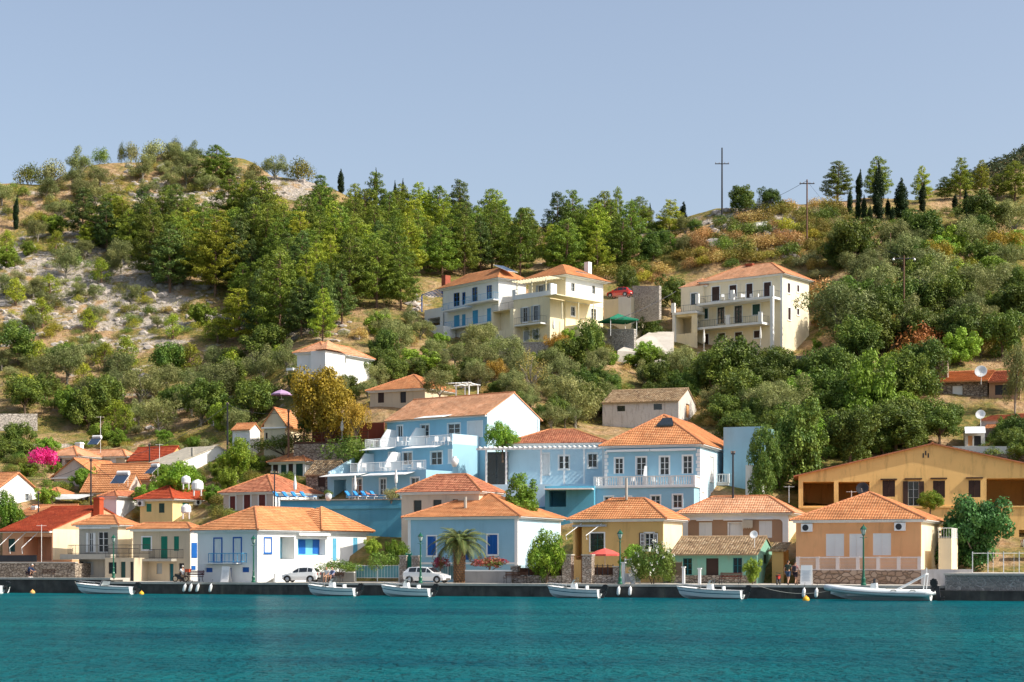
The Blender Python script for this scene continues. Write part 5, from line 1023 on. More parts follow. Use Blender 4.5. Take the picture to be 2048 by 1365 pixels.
for x, y, h, w in ((682, 366, 32, 14), (752, 366, 36, 10), (806, 378, 26, 9), (790, 378, 22, 8), (858, 395, 26, 10), (920, 395, 24, 8)): one('cyp0', x, y, h, w, 'little dark cypress on the skyline above the pine forest', group='skyline cypresses')
one('cyp1', 32, 462, 78, 14, 'slim dark cypress at the far left of the slope')
one('pine3', 1234, 445, 78, 42, 'dark star-shaped conifer poking above the treeline in the saddle')
one('pine3', 1265, 445, 52, 26, 'small grey-green conifer beside the star-shaped one')
one('cyp1', 1365, 460, 60, 22, 'bent cypress with a curved tip in the saddle'); one('cyp0', 1300, 440, 38, 8, 'thin cypress spike in the saddle')
one('broad0', 1490, 432, 62, 74, 'dark rounded tree beside the tall pylon on the ridge'); one('broad1', 1540, 425, 50, 60, 'dark tree on the ridge right of the rounded one')
for x, y, h, w, k in ((1757, 445, 132, 24, 'widest'), (1803, 442, 92, 30, 'second')): one('cyp0', x, y, h, w, 'tall thick black-green cypress, ' + ('left and tallest of the two' if k == 'widest' else 'right of the tallest and broader'))
one('cyp1', 1845, 425, 68, 17, 'curved-tip cypress right of the two thick ones'); one('cyp1', 1718, 405, 72, 16, 'curved cypress in front of the ridge pines')
for x, y, h in ((1700, 430, 56), (1716, 440, 50), (1728, 443, 58), (1740, 455, 50), (1776, 438, 46), (1785, 450, 40), (1910, 425, 42), (1932, 430, 58)): one('cyp0', x, y, h, 12, 'slender small cypress in the row below the ridge pines', group='small slender cypresses on the right slope')
one('pine0', 1675, 400, 84, 84, 'bright pine left of the curved cypress on the right ridge'); one('pine2', 1755, 405, 98, 74, 'large ridge pine directly behind the tallest cypress'); one('pineb1', 1845, 408, 80, 52, 'yellow-green pine behind the curved-tip cypress')
one('pineb0', 1920, 400, 90, 60, 'pale pine standing before the distant mountain'); one('pineb1', 1962, 398, 82, 48, 'yellow pyramid pine before the distant mountain'); one('pine1', 2030, 402, 85, 80, 'green pine at the right edge before the distant mountain'); one('pine3', 1995, 402, 60, 50, 'lower green pine between two ridge pines at right'); one('pine1', 1890, 400, 50, 46, 'small pine at the foot of the distant mountain')
proto('gold', g_broad(130, 6, 3.4, 210, 84, .12, .9, 16), L_gold, M_bark, .24, 'autumn_tree', aspect=.5); proto('goldb', g_broad(131, 4, 2.4, 120, 40, .2, .9, 12), leafm('amber_leaves', (.26, .20, .03), (.20, .15, .03)), M_bark, .2, 'autumn_tree', aspect=.5)
proto('thin', g_broad(132, 4.6, 2.6, 34, 40, .2, .9, 24), leafm('sparse_leaves', (.24, .20, .07), (.18, .16, .06)), M_barkg, .2, 'sparse_tree', aspect=.4)
proto('fig', g_broad(133, 5, 3.4, 260, 70, .04, 1.0, 6), L_fig, M_barkg, .26, 'fig_tree', aspect=.75); proto('big', g_broad(134, 7, 3.6, 230, 80, .05, 1.0, 6), L_broad, M_bark, .27, 'leafy_tree', aspect=.6)
proto('lemon', g_broad(135, 4, 2.4, 190, 56, .03, .95, 6), leafm('citrus_leaves', (.06, .14, .015), (.13, .21, .02)), M_bark, .2, 'citrus_tree', aspect=.55)
proto('oleander', g_bush(136, 2.6, 1.9, 170, 34), L_grn, M_bark, .2, 'oleander', aspect=.3)
one('gold', 655, 905, 165, 165, 'large golden autumn tree beside the hotel', D=204)
one('goldb', 712, 890, 90, 62, 'smaller yellowish tree to the right of the golden tree', D=200)
one('fig', 1946, 1135, 132, 178, 'dense dark green fig tree behind the white fence at right', D=160)
one('big', 1600, 1005, 195, 150, 'tall dark leafy tree between the blue house and the ochre building', D=186)
one('big', 1530, 1005, 150, 85, 'dark leafy tree hiding the right side of the blue block', D=181); one('broad2', 1555, 880, 60, 80, 'bushy tree top behind the tall dark tree, near the blue block', D=196)
one('olive1', 1570, 850, 98, 140, 'large rounded grey-green tree below the stone wall on the right slope')
one('fresh1', 1735, 870, 160, 130, 'pale yellow-green feathery tree in the middle of the right slope')
one('olive2', 1680, 700, 120, 200, 'big round grey-green tree against the right side of the cream villa')
one('broad0', 1475, 795, 118, 150, 'dark green tree in front of the large cream villa'); one('broad1', 1545, 770, 80, 110, 'rounded tree at the lower right corner of the cream villa')
one('broad2', 1700, 930, 110, 140, 'dark leafy tree behind the left end of the ochre roof', D=194); one('big', 1790, 905, 95, 170, 'wide dark thicket tree above the ochre gable', D=200); one('broad1', 1880, 890, 80, 110, 'dark tree right of the thicket above the ochre gable', D=203)
one('broad0', 1930, 720, 110, 130, 'dark tree above the bright orange shallow roof'); one('broad2', 2005, 720, 95, 110, 'deep green tree at the right edge above the stone shack')
one('olive0', 1960, 640, 110, 130, 'pale olive tree at mid-height on the far right'); one('olive1', 1870, 640, 120, 160, 'broad sage-coloured tree right of the wooden poles'); one('olive2', 2030, 830, 130, 70, 'pale olive tree cut by the right edge beside the stone shack', D=214)
one('broad2', 1175, 740, 100, 82, 'dark round tree in front of the cream and white villa'); one('goldb', 1118, 728, 62, 66, 'golden bush-like tree left of the dark round tree'); one('thin', 1062, 800, 100, 90, 'bare-branched sparse tree below the long stone wall')
one('olive0', 958, 724, 74, 84, 'silvery olive tree covering the corner of the blue-shuttered villa'); one('olive1', 975, 735, 58, 50, 'smaller silvery olive beside the silver tree by the villa')
one('fresh0', 842, 750, 55, 100, 'round bright tree on the slope below the blue-shuttered villa'); one('broad1', 770, 735, 80, 66, 'greyish tree right of the mid white villa'); one('broad1', 725, 758, 50, 60, 'small tree against the side of the mid white villa')
one('goldb', 990, 780, 62, 60, 'amber shrub-like tree under the grey wall'); one('olive2', 1150, 850, 90, 110, 'olive tree above the hotel gable', D=213); one('broad0', 1105, 860, 70, 60, 'dark tree beside the hotel gable', D=212); one('olive0', 880, 800, 60, 90, 'oleander-like silvery tree over the half-hidden orange roof', D=209)
one('fresh0', 1290, 745, 52, 120, 'long bright green hedge-like tree below the concrete drive'); one('fresh1', 1370, 755, 55, 100, 'bright green tree at the foot of the large cream villa'); one('goldb', 1632, 625, 56, 60, 'orange-gold bush behind the large cream villa')
one('pined1', 1742, 672, 110, 60, 'layered dark monkey-tail conifer right of the cream villa'); one('red0', 1840, 720, 60, 90, 'rusty red shrub near the foot of the wooden pole'); one('dry0', 1650, 620, 50, 90, 'dry brownish shrub on the bank right of the large villa'); one('red1', 1800, 640, 60, 50, 'orange-red shrub beside the layered conifer')
one('broad2', 1260, 610, 70, 60, 'dark tree next to the curved stone wall'); one('broad1', 1345, 640, 90, 80, 'dark bushy tree left of the large cream villa'); one('broad0', 1300, 690, 60, 80, 'dark ivy-like tree above the concrete drive')
one('lemon', 355, 1000, 78, 86, 'bright citrus tree in the left village by the white water tanks', D=195); one('lemon', 475, 955, 80, 76, 'dark leaning citrus tree in front of the whitish roof', D=199); one('lemon', 15, 1070, 88, 66, 'round light green tree at the left edge before the white gable', D=190)
one('broad0', 30, 900, 56, 90, 'dark tree above the left village', D=228); one('broad1', 35, 945, 70, 120, 'dark shrubby tree at the left edge behind the white gabled house', D=222)
one('fresh1', 1040, 1035, 85, 88, 'leafy tree between hotel pergola and palm house roof', D=173); one('lemon', 1095, 1165, 105, 88, 'leafy tree on the right side of the palm house', D=159); one('fresh0', 745, 1112, 38, 40, 'clipped round yellow-green bush against the blue terrace wall', D=168, cat='bush'); one('lemon', 795, 1120, 42, 52, 'small leafy bush left of the palm house', D=168, cat='bush')
one('grn1', 770, 1140, 30, 60, 'spiky garden shrub behind the glazed quay fence', D=167); one('lemon', 1005, 905, 62, 70, 'green creeper tree climbing between hotel gable and pergola', D=187)
one('fresh1', 1265, 1135, 46, 60, 'garden tree behind the red parasol', D=160); one('broad1', 610, 880, 60, 40, 'dark shrub tree beside the yellow gabled house', D=206); one('grn0', 570, 902, 30, 130, 'vine covered greenery over the hidden orange roof', D=207); one('grn1', 700, 922, 36, 110, 'vine-covered pergola greenery under the autumn tree', D=196, cat='vine')
one('lemon', 1860, 1020, 40, 60, 'small tree growing between the tan roof and the ochre wall', D=166)
# bougainvillea
proto('boug', g_bush(140, 1.6, 1.9, 90, 22), L_boug, M_bark, .2, 'bougainvillea', aspect=.8); proto('flower', g_bush(141, 1.4, 1.2, 60, 18), leafm('pink_petals', (.55, .04, .10), (.10, .16, .03)), M_bark, .14, 'flower_bush', aspect=.8)
one('boug', 85, 926, 22, 50, 'magenta bougainvillea spilling over the porch of the pale-roofed house', D=213, cat='bougainvillea')
one('flower', 978, 1136, 22, 78, 'pink flowering bush on the grey garden wall before the palm house', D=163); one('flower', 882, 1138, 26, 34, 'reddish flowering bush left of the palm trunk', D=163)
ol = one('oleander', 1308, 1166, 68, 82, 'big rounded oleander bush with white flowers on the quay', D=155.5)
rr = random.Random(77); fl = bpy.data.objects.new('blossoms', leafmesh('blossoms', [(c := Vector((rr.gauss(0, 1), rr.gauss(0, 1), abs(rr.gauss(0, 1)))).normalized()) and Vector((c.x * 2.0, c.y * 2.0, .5 + c.z * 1.9)) for _ in range(46)], .09, 7, .11, mat('white_petals', (.75, .74, .66)), aspect=.8, seed=3)); COL.objects.link(fl); fl.parent = ol
one('grn0', 680, 1142, 20, 92, 'low trimmed hedge on the grey wall of the white house', D=166.5, cat='hedge'); one('fresh0', 1505, 1163, 50, 44, 'potted leafy bush at the right end of the green cottage', D=153, cat='bush')
# regions
lab_p = {'pine_tree': 'green pine in the dense forest across the middle of the hill', 'cypress': 'narrow cypress inside the pine forest'}
FOREST = [(110, 500), (200, 470), (330, 462), (480, 455), (560, 462), (700, 450), (800, 445), (860, 450), (960, 466), (1050, 474), (1140, 484), (1280, 510), (1260, 560), (1130, 560), (840, 590), (800, 625), (690, 660), (640, 690), (540, 695), (470, 670), (420, 610), (330, 590), (200, 500)]
n1 = scatter(FOREST, ['pine0', 'pine1', 'pine2', 'pine3', 'pineb0', 'pineb1', 'pined0', 'pined1', 'pine0', 'pine2', 'pine1'], 33, 1, lab_p, {'pine_tree': 'pines of the hillside forest', 'cypress': 'cypresses in the forest'}, (.72, 1.08), 23, 3.0)
n2 = scatter([(1130, 455), (1290, 455), (1400, 470), (1380, 520), (1180, 540), (1130, 500)], ['pine1', 'broad0', 'broad1', 'fresh0', 'olive0', 'broad2', 'pineb0'], 32, 2, {'pine_tree': 'short pine in the saddle between the two hills', 'leafy_tree': 'leafy tree in the saddle between the two hills', 'olive_tree': 'olive tree in the saddle between the two hills'}, {'pine_tree': 'saddle pines', 'leafy_tree': 'saddle leafy trees', 'olive_tree': 'saddle olives'}, (.6, .9), 20, 2.5)
G = lambda t: {'autumn_tree': 'yellowing trees ' + t, 'pine_tree': 'pines ' + t, 'leafy_tree': 'leafy trees ' + t, 'olive_tree': 'olive trees ' + t, 'shrub': 'shrubs ' + t, 'young_pine': 'young pines ' + t}
Lb = lambda t: {'autumn_tree': 'small yellowing tree growing ' + t, 'pine_tree': 'pine tree growing ' + t, 'leafy_tree': 'green leafy tree growing ' + t, 'olive_tree': 'grey-green olive tree growing ' + t, 'shrub': 'low round shrub growing ' + t, 'young_pine': 'young light green pine growing ' + t}
def reg(poly, kinds, step, seed, txt, s, sy=None, md=2.0): return scatter(poly, kinds, step, seed, Lb(txt), G(txt), s, sy, md)
n3 = reg([(0, 720), (200, 700), (330, 740), (600, 720), (600, 800), (520, 880), (440, 880), (330, 880), (230, 870), (60, 860), (0, 780)], ['olive0', 'olive1', 'olive2', 'broad0', 'broad1', 'fresh0', 'young', 'broad2', 'mix0', 'grn1', 'young', 'olive1', 'sage0'], 35, 3, 'on the lower left slope above the village', (.8, 1.3), 24, 2.6)
n4 = reg([(0, 480), (110, 470), (330, 600), (480, 640), (590, 690), (330, 690), (0, 690)], ['olive0', 'fresh0', 'yel0', 'grn0', 'young', 'grn1', 'yel1', 'olive2', 'sage0', 'mix0', 'scrub0', 'yel0', 'scrub1', 'grn1', 'mix1'], 28, 4, 'among the pale rocks of the left slope', (.6, 1.15), 21, 2.2)
n5 = reg([(0, 380), (100, 368), (200, 350), (330, 320), (450, 335), (640, 372), (470, 392), (300, 400), (110, 460), (0, 480)], ['olive1', 'mix0', 'scrub0', 'mix1', 'grn0', 'yel0', 'scrub1', 'olive2'], 30, 5, 'on the rocky crest of the left hill', (.7, 1.25), 15, 2.2)
n6 = reg([(1200, 540), (1400, 475), (1500, 425), (1640, 410), (1690, 450), (1640, 560), (1560, 540), (1420, 560), (1340, 600), (1210, 575)], ['scrub0', 'dry0', 'grn0', 'mix0', 'yel0', 'scrub1', 'grn1', 'mix1', 'dry1', 'sage1'], 25, 6, 'on the golden slope above the large cream villa', (.9, 1.9), 14, 1.6)
n7 = reg([(1640, 480), (1790, 505), (1950, 465), (2060, 440), (2060, 720), (1880, 740), (1760, 740), (1630, 640), (1620, 560)], ['olive0', 'fresh1', 'olive2', 'broad0', 'sage0', 'broad1', 'mix0', 'broad2', 'grn0', 'red0', 'olive1', 'yel0', 'dry1', 'goldb'], 34, 7, 'on the wooded right-hand slope', (.95, 1.6), 22, 2.3)
n7b = reg([(1620, 420), (1900, 425), (2060, 415), (2060, 440), (1950, 470), (1790, 505), (1640, 485)], ['mix0', 'sage0', 'grn0', 'scrub0', 'mix1', 'sage1', 'grn1'], 22, 17, 'between the cypresses of the right ridge', (.7, 1.1), 11, 1.4)
n8 = reg([(1400, 790), (1620, 780), (1640, 730), (1860, 730), (1860, 900), (1700, 930), (1560, 900), (1440, 860), (1400, 820)], ['broad0', 'broad1', 'broad2', 'olive0', 'grn0', 'mix0', 'fresh0'], 36, 8, 'between the large cream villa and the ochre building', (.9, 1.4), 24, 2.3)
n9 = reg([(640, 640), (850, 640), (850, 700), (930, 740), (1200, 745), (1340, 720), (1400, 790), (1200, 790), (1080, 860), (1060, 770), (920, 760), (740, 760), (640, 680)], ['olive0', 'olive1', 'grn0', 'mix0', 'broad1', 'dry0', 'olive2', 'sage0', 'fresh0', 'yel0'], 34, 9, 'on the terraces between the hill villas and the hotel', (.65, 1.1), 20, 2.0)
n10 = reg([(1395, 800), (1080, 800), (1080, 845), (1200, 850), (1395, 860), (1440, 850)], ['dry0', 'mix0', 'scrub0', 'sage0', 'grn0'], 26, 10, 'on the dry bank around the whitewashed stone house', (.7, 1.2), 14, 1.6)
n11 = scatter([(60, 885), (470, 880), (700, 900), (740, 960), (640, 1000), (560, 1040), (440, 1040), (330, 1000), (280, 1040), (180, 1020), (80, 1010), (0, 950)], ['grn0', 'mix0', 'grn1', 'sage0', 'fresh0', 'grn0', 'scrub0'], 19, 31, 'small green bush in the gaps between the houses of the left village', 'bushes in the left village', (.4, .85), 12, 1.0, .9)
n12 = scatter([(845, 690), (1220, 660), (1240, 740), (1000, 770), (850, 750)], ['grn0', 'mix0', 'olive0', 'fresh0', 'grn1', 'sage0'], 22, 32, 'bush along the foot of the two hill villas', 'bushes at the foot of the hill villas', (.45, .8), 12, 1.2, 1.0)
n13 = scatter([(1340, 722), (1450, 728), (1570, 700), (1640, 640), (1660, 780), (1340, 780)], ['broad0', 'grn0', 'mix0', 'grn1', 'fresh0'], 24, 33, 'bush around the base of the large cream villa', 'bushes around the large cream villa', (.25, .45), 12, 1.2, 1.2)
n14 = scatter([(1440, 850), (1560, 850), (1560, 990), (1480, 990)], ['broad0', 'grn0', 'broad1'], 22, 34, 'dark bush behind the tall blue house', 'bushes behind the tall blue house', (.6, .9), 14, 1.4, .8)
n15 = scatter([(1870, 1010), (2060, 1010), (2060, 1120), (1900, 1130)], ['grn0', 'dry0', 'mix0'], 24, 35, 'low bush on the bank below the ochre building', 'bushes below the ochre building', (.4, .6), 12, 1.2, .6)
n16 = scatter([(560, 770), (800, 700), (860, 760), (1080, 770), (1080, 850), (1200, 760), (1400, 790), (1400, 830), (1190, 845), (1090, 870), (960, 790), (760, 800), (600, 820)], ['olive0', 'broad0', 'grn0', 'olive1', 'mix0', 'sage0', 'broad1', 'dry1'], 22, 36, 'bushy growth on the bank directly behind the hotel roof', 'bushes behind the hotel roof', (.45, .8), 12, 1.3, 1.0)
n17 = scatter([(1560, 900), (1900, 860), (2060, 900), (2060, 950), (1900, 890), (1700, 930)], ['broad0', 'grn0', 'broad1', 'dry0'], 22, 37, 'dense dark bush just above the ochre roof', 'bushes above the ochre roof', (.6, .95), 12, 1.2, .8)
SHRUBS.sort(key=lambda a: -a[2] / a[1].y); VV, MI = [], []; MK = []
for a in SHRUBS[:285]: plant(*a[:5], sz=a[5])
for k, P, sc, _, _, sz in SHRUBS[285:]:
    me = PROTO[k][0]; v = np.empty(len(me.vertices) * 3); me.vertices.foreach_get('co', v); v = v.reshape(-1, 4, 3)[::2] * 1.0; an = random.uniform(0, 6.28); c_, s_ = math.cos(an), math.sin(an)
    x_ = (v[..., 0] * c_ - v[..., 1] * s_) * sc; y_ = (v[..., 0] * s_ + v[..., 1] * c_) * sc; VV.append(np.stack([x_ + P.x, y_ + P.y, v[..., 2] * sz + P.z - .15], -1).reshape(-1, 3))
    if k[:-1] not in MK: MK.append(k[:-1])
    MI.append(np.full(len(v), MK.index(k[:-1])))
V_ = np.concatenate(VV); M_ = np.concatenate(MI); N_ = len(V_) // 4; me = bpy.data.meshes.new('undergrowth'); me.vertices.add(4 * N_); me.vertices.foreach_set('co', V_.ravel()); me.loops.add(4 * N_); me.loops.foreach_set('vertex_index', np.arange(4 * N_)); me.polygons.add(N_); me.polygons.foreach_set('loop_start', np.arange(0, 4 * N_, 4)); me.polygons.foreach_set('loop_total', np.full(N_, 4)); me.polygons.foreach_set('material_index', M_); me.update(calc_edges=True)
for k in MK: me.materials.append(PROTO[k + '0'][0].materials[0])
o = bpy.data.objects.new('undergrowth', me); COL.objects.link(o); tag(o, kind='stuff')
# ground cover: one object of small tufts and low scrub over the whole hillside
def cover(name, polys, step, seed, m, size, rad, n, label=None):
    rr = random.Random(seed); C = []; Rr = []
    for poly in polys:
        xs = [p[0] for p in poly]; ys = [p[1] for p in poly]; y = max(ys)
        while y > min(ys):
            x = min(xs)
            while x < max(xs):
                jx, jy = x + rr.uniform(-.5, .5) * step, y + rr.uniform(-.5, .5) * step * .5
                if inpoly(jx, jy, poly) and feet_ok(jx, jy) and noise.noise(Vector((jx * .02, jy * .035, seed))) > -.12:
                    P = cast(jx, jy)
                    if P and P.y > 183: C.append(P + Vector((0, 0, .1))); Rr.append(rr.uniform(.5, 1.3) * rad)
                x += step
            y -= step * .5
    o = bpy.data.objects.new(name, leafmesh(name, C, Rr, n, size, m, flat=.6, aspect=.35, upb=.5, seed=seed)); COL.objects.link(o); return tag(o, kind='stuff')
HILL = [(0, 385), (200, 350), (340, 318), (450, 340), (640, 385), (900, 470), (1150, 490), (1400, 470), (1500, 425), (1640, 410), (2060, 410), (2060, 800), (1860, 900), (1450, 870), (1080, 860), (740, 780), (600, 880), (0, 930)]
cover('scrub_cover', [HILL], 14, 21, L_mix, .2, .75, 16); cover('dry_grass', [HILL], 16, 22, leafm('dry_grass_blades', (.34, .24, .09), (.42, .31, .14)), .22, .6, 12); cover('green_scrub', [HILL], 19, 23, L_yel, .2, .8, 18)
# boulders
rk = MB(); rr = random.Random(5); ROCKS = [((0, 480), (420, 640), 210), ((480, 600), (720, 700), 50), ((250, 330), (640, 400), 120), ((1420, 420), (1600, 520), 110), ((260, 740), (480, 860), 70), ((820, 590), (900, 640), 40), ((0, 640), (300, 700), 60)]
ico = bmesh.new(); bmesh.ops.create_icosphere(ico, subdivisions=1, radius=1); IV = [v.co.copy() for v in ico.verts]; IF = [[v.index for v in f.verts] for f in ico.faces]; ico.free()
for (xa, ya), (xb, yb), n in ROCKS:
    for _ in range(n):
        x, y = rr.uniform(xa, xb), rr.uniform(ya, yb)
        if not feet_ok(x, y): continue
        P = cast(x, y)
        if not P: continue
        s = rr.uniform(.2, .75) * (2 if rr.random() < .12 else 1); sc = Vector((s * rr.uniform(.8, 1.6), s * rr.uniform(.8, 1.4), s * rr.uniform(.5, .9))); vs = [P + Vector((v.x * sc.x, v.y * sc.y, v.z * sc.z)) * rr.uniform(.75, 1.15) + Vector((0, 0, 0)) if False else P + Vector((v.x * sc.x * rr.uniform(.8, 1.15), v.y * sc.y * rr.uniform(.8, 1.15), v.z * sc.z * rr.uniform(.8, 1.15))) for v in IV]
        for f in IF: rk.face([vs[i] for i in f])
tag(rk.build('boulders', mat('pale_rock', (.44, .39, .355), var=.3, scale=.6, bump=.8, bscale=2.5, dirt=(.3, .24, .17), damt=.6)), kind='stuff')
# far wood on the mountain
rr = random.Random(9); C = []; Rr = []
for _ in range(9000):
    i, j = rr.randrange(0, n1_ if False else 119), rr.randrange(2, 34); vv = rr.random(); x = FX[j, i] + rr.uniform(0, 2.4); y = FY[j, i] + vv * 5.76; zz = FZ[j, i] * (1 - vv) + FZ[j + 1, i] * vv
    if zz > 5: C.append(Vector((x, y, zz + 1.0))); Rr.append(rr.uniform(1.3, 3.0))
o = bpy.data.objects.new('far_wood', leafmesh('far_wood', C, Rr, 34, 1.1, leafm('far_leaves', (.03, .06, .035), (.06, .085, .04)), flat=.8, seed=4)); COL.objects.link(o); tag(o, kind='stuff')
# ------------------------------------------------------------------ things on the quay
def onq(x, b=1.0, z=HQ):
    a = aq(x, b); p = Q(a, b, z); return p
ZQ = -math.atan(TQ)
def px2m(px, D): return px * D / F
P_lamp = mat('lamp_green_paint', (.004, .10, .055), rough=.4, spec=.5); M_lglass = mat('lamp_glass', (.55, .6, .55), rough=.2); P_gel = mat('white_gelcoat', (.74, .77, .77), rough=.25, spec=.5, var=.05); M_blk = mat('black_plastic', (.012, .012, .014), rough=.35, spec=.5)
M_rub = mat('rubber', (.02, .02, .02), rough=.8); M_chr = mat('steel', (.6, .6, .6), rough=.25, metal=1); P_teals = mat('hull_stripe', (.01, .12, .2), rough=.4)
def lamp(P, h, label):
    r = empty('street_lamp', P, 0, label, 'street lamp', 'green street lamps along the quay')
    k = h / 4.6; MB().lathe([(.0, 0), (.21, 0), (.21, .12), (.15, .2), (.17, .5), (.11, .62), (.085, 1.0), (.11, 1.05), (.075, 1.15), (.055, 3.5), (.09, 3.56), (.05, 3.62), (.04, 3.75), (.0, 3.76)], n=10).build('post', P_lamp, r)
    l = MB().lathe([(.0, 3.76), (.10, 3.76), (.13, 3.82), (.1, 3.84)], n=6); l.lathe([(.24, 4.22), (.26, 4.26), (.12, 4.45), (.05, 4.5), (.03, 4.6), (.0, 4.62)], n=6)
    for i in range(6): a = i * math.pi / 3; l.tube([(.1 * math.cos(a), .1 * math.sin(a), 3.82), (.225 * math.cos(a), .225 * math.sin(a), 4.24)], .014, 4)
    L = l.build('lantern', P_lamp, r); MB().lathe([(.09, 3.83), (.21, 4.22)], n=6).build('glass', M_lglass, L)
    mb = MB(); mb.tube([(-.28, 0, 3.62), (.28, 0, 3.62)], .016, 4); mb.build('ladder_bar', P_lamp, r); r.scale = (k, k, k); return r
lamp(onq(227, .5, HQ + .38), 4.25, 'green lamp post before the grey balcony house, leftmost of the five')
lamp(onq(507, .5), 4.45, 'green lamp post in front of the white house with blue shutters')
lamp(onq(841, .5), 4.6, 'green lamp post beside the white estate car and the palm house')
lamp(onq(1240, .5), 4.75, 'green lamp post in front of the ochre house and the red parasol')
lamp(onq(1727, .5), 5.0, 'green lamp post before the tan house, rightmost of the five')
# boats
def outboard(par, x, z, k=1.0, tilt=-25):
    M = Matrix.Translation((x, 0, z)) @ Matrix.Rotation(R(tilt), 4, 'Y') @ Matrix.Scale(k, 4); c = MB()
    for (z0, z1, a, b) in ((.15, .3, .26, .17), (.3, .5, .30, .2), (.5, .62, .27, .18), (.62, .68, .17, .11)): c.box((-.42 - a + .3, -b, z0), (-.42 + a + .1, b, z1), M)
    o = c.build('outboard_motor', M_blk, par); l = MB(); l.prism([M @ Vector(p) for p in ((-.48, -.07, .18), (-.2, -.07, .18), (-.24, -.07, -.75), (-.4, -.07, -.8))], M.to_3x3() @ Vector((0, .14, 0))); l.box((-.62, -.16, -.52), (-.2, .16, -.48), M); l.tube([M @ Vector((-.6, 0, -.68)), M @ Vector((-.18, 0, -.68))], .06 * k, 6); l.box((-.16, -.14, -.1), (.02, .14, .2), M); l.build('motor_leg', M_dark, o)
    p = MB()
    for i in range(3):
        a = i * 2.094; p.face([M @ Vector((-.62, 0, -.68)), M @ Vector((-.64, .17 * math.cos(a), -.68 + .17 * math.sin(a))), M @ Vector((-.6, .17 * math.cos(a + .7), -.68 + .17 * math.sin(a + .7)))])
    p.build('propeller', M_chr, o); return o
def boat(x0, x1, label, off=3.0, B=1.05, zs=.72, rise=.32, yaw=0, console=True, screen=False, motor=1, seed=0, stripe=P_teals):
    xs = (x0 + x1) / 2; a0, a1 = aq(x0, -off), aq(x1, -off); L = a1 - a0; rt = empty('motorboat', Q(a1, -off, 0), math.pi + ZQ + R(yaw), label, 'motorboat'); rt.scale = (1 / math.cos(R(yaw)),) * 3
    N = 14; S = [i / (N - 1) for i in range(N)]
    def sec(s):
        b = B * (1 - max(0, (s - .3) / .7) ** 2.4) * (.9 + .1 * min(1, s * 5)); z = zs + rise * s * s; xo = L * s * .93
        return b, z, xo
    hull = MB(); rows = []
    for s in S:
        b, z, xo = sec(s); k = s ** 4; rows.append([(xo + L * .07 * s ** 3, b, z), (xo + L * .06 * s ** 3, b * .985, z - .12), (xo + .02 * L * s ** 3, b * .8, .12 + .3 * s ** 3), (xo - .03 * L * k, 0, -.25 + .42 * k)])
    for i in range(N - 1):
        for j in range(3):
            A, Bq = rows[i], rows[i + 1]; hull.face([A[j], A[j + 1], Bq[j + 1], Bq[j]])
            mir = lambda p: (p[0], -p[1], p[2]); hull.face([mir(A[j]), mir(Bq[j]), mir(Bq[j + 1]), mir(A[j + 1])])
    A = rows[0]; hull.face([A[0], A[1], A[2], A[3], (A[2][0], -A[2][1], A[2][2]), (A[1][0], -A[1][1], A[1][2]), (A[0][0], -A[0][1], A[0][2])]); hull.build('hull', P_gel, rt, smooth=False, merge=True)
    st = MB()
    for i in range(N - 1):
        for sg in (1, -1):
            q = []
            for s, t in ((rows[i], .3), (rows[i], .42), (rows[i + 1], .42), (rows[i + 1], .3)):
                p = Vector(s[1]).lerp(Vector(s[2]), t); q.append((p.x, sg * (p.y + .012), p.z))
            st.face(q if sg > 0 else q[::-1])
    st.build('hull_stripe', stripe, rt)
    dk = MB(); cut = .62 if console else .52
    for i in range(N - 1):
        (b0, z0, _), (b1, z1, _) = sec(S[i]), sec(S[i + 1]); X0, X1 = rows[i][0][0], rows[i + 1][0][0]
        if S[i] >= cut: dk.face([(X0, -b0, z0), (X1, -b1, z1), (X1, 0, z1 + .06), (X0, 0, z0 + .06)]); dk.face([(X0, 0, z0 + .06), (X1, 0, z1 + .06), (X1, b1, z1), (X0, b0, z0)])
        else:
            for sg in (1, -1):
                w = .16; P = [(X0, sg * b0, z0), (X1, sg * b1, z1), (X1, sg * (b1 - w), z1), (X0, sg * (b0 - w), z0), (X1, sg * (b1 - w - .05), .22), (X0, sg * (b0 - w - .05), .22)]
                dk.face([P[0], P[1], P[2], P[3]]); dk.face([P[3], P[2], P[4], P[5]])
            dk.face([(X0, -(b0 - .2), .22), (X1, -(b1 - .2), .22), (X1, b1 - .2, .22), (X0, b0 - .2, .22)])
    dk.build('deck', M_trim, rt); rb = MB()
    for sg in (1, -1): rb.tube([(r[0][0], sg * (r[0][1] + .01), r[0][2] - .02) for r in rows], .03, 5)
    rb.build('rub_rail', mat('grey_rubber', (.25, .27, .28)), rt)
    if console:
        c = MB(); cx = L * .48; c.prism([(cx - .3, -.3, .22), (cx + .35, -.3, .22), (cx + .25, -.3, 1.15), (cx - .15, -.3, 1.25)], (0, .6, 0)); cc = c.build('console', P_gel, rt)
        w = MB(); w.prism([(cx + .25, -.3, 1.15), (cx + .27, -.3, 1.15), (cx + .02, -.26, 1.55), (cx, -.26, 1.55)], (0, .6, 0)); w.build('windscreen', mat('smoked_acrylic', (.25, .3, .32), rough=.1, spec=.7), cc)
        s = MB(); s.box((cx - 1.1, -.4, .22), (cx - .6, .4, .68)); s.box((cx - 1.15, -.4, .68), (cx - 1.05, .4, 1.05)); s.build('helm_seat', P_gel, rt); s = MB(); s.tube([(cx - .2, -.28, 1.2), (cx - .25, -.28, 1.72), (cx - .25, .28, 1.72), (cx - .2, .28, 1.2)], .02, 5); s.build('grab_rail', M_chr, rt)
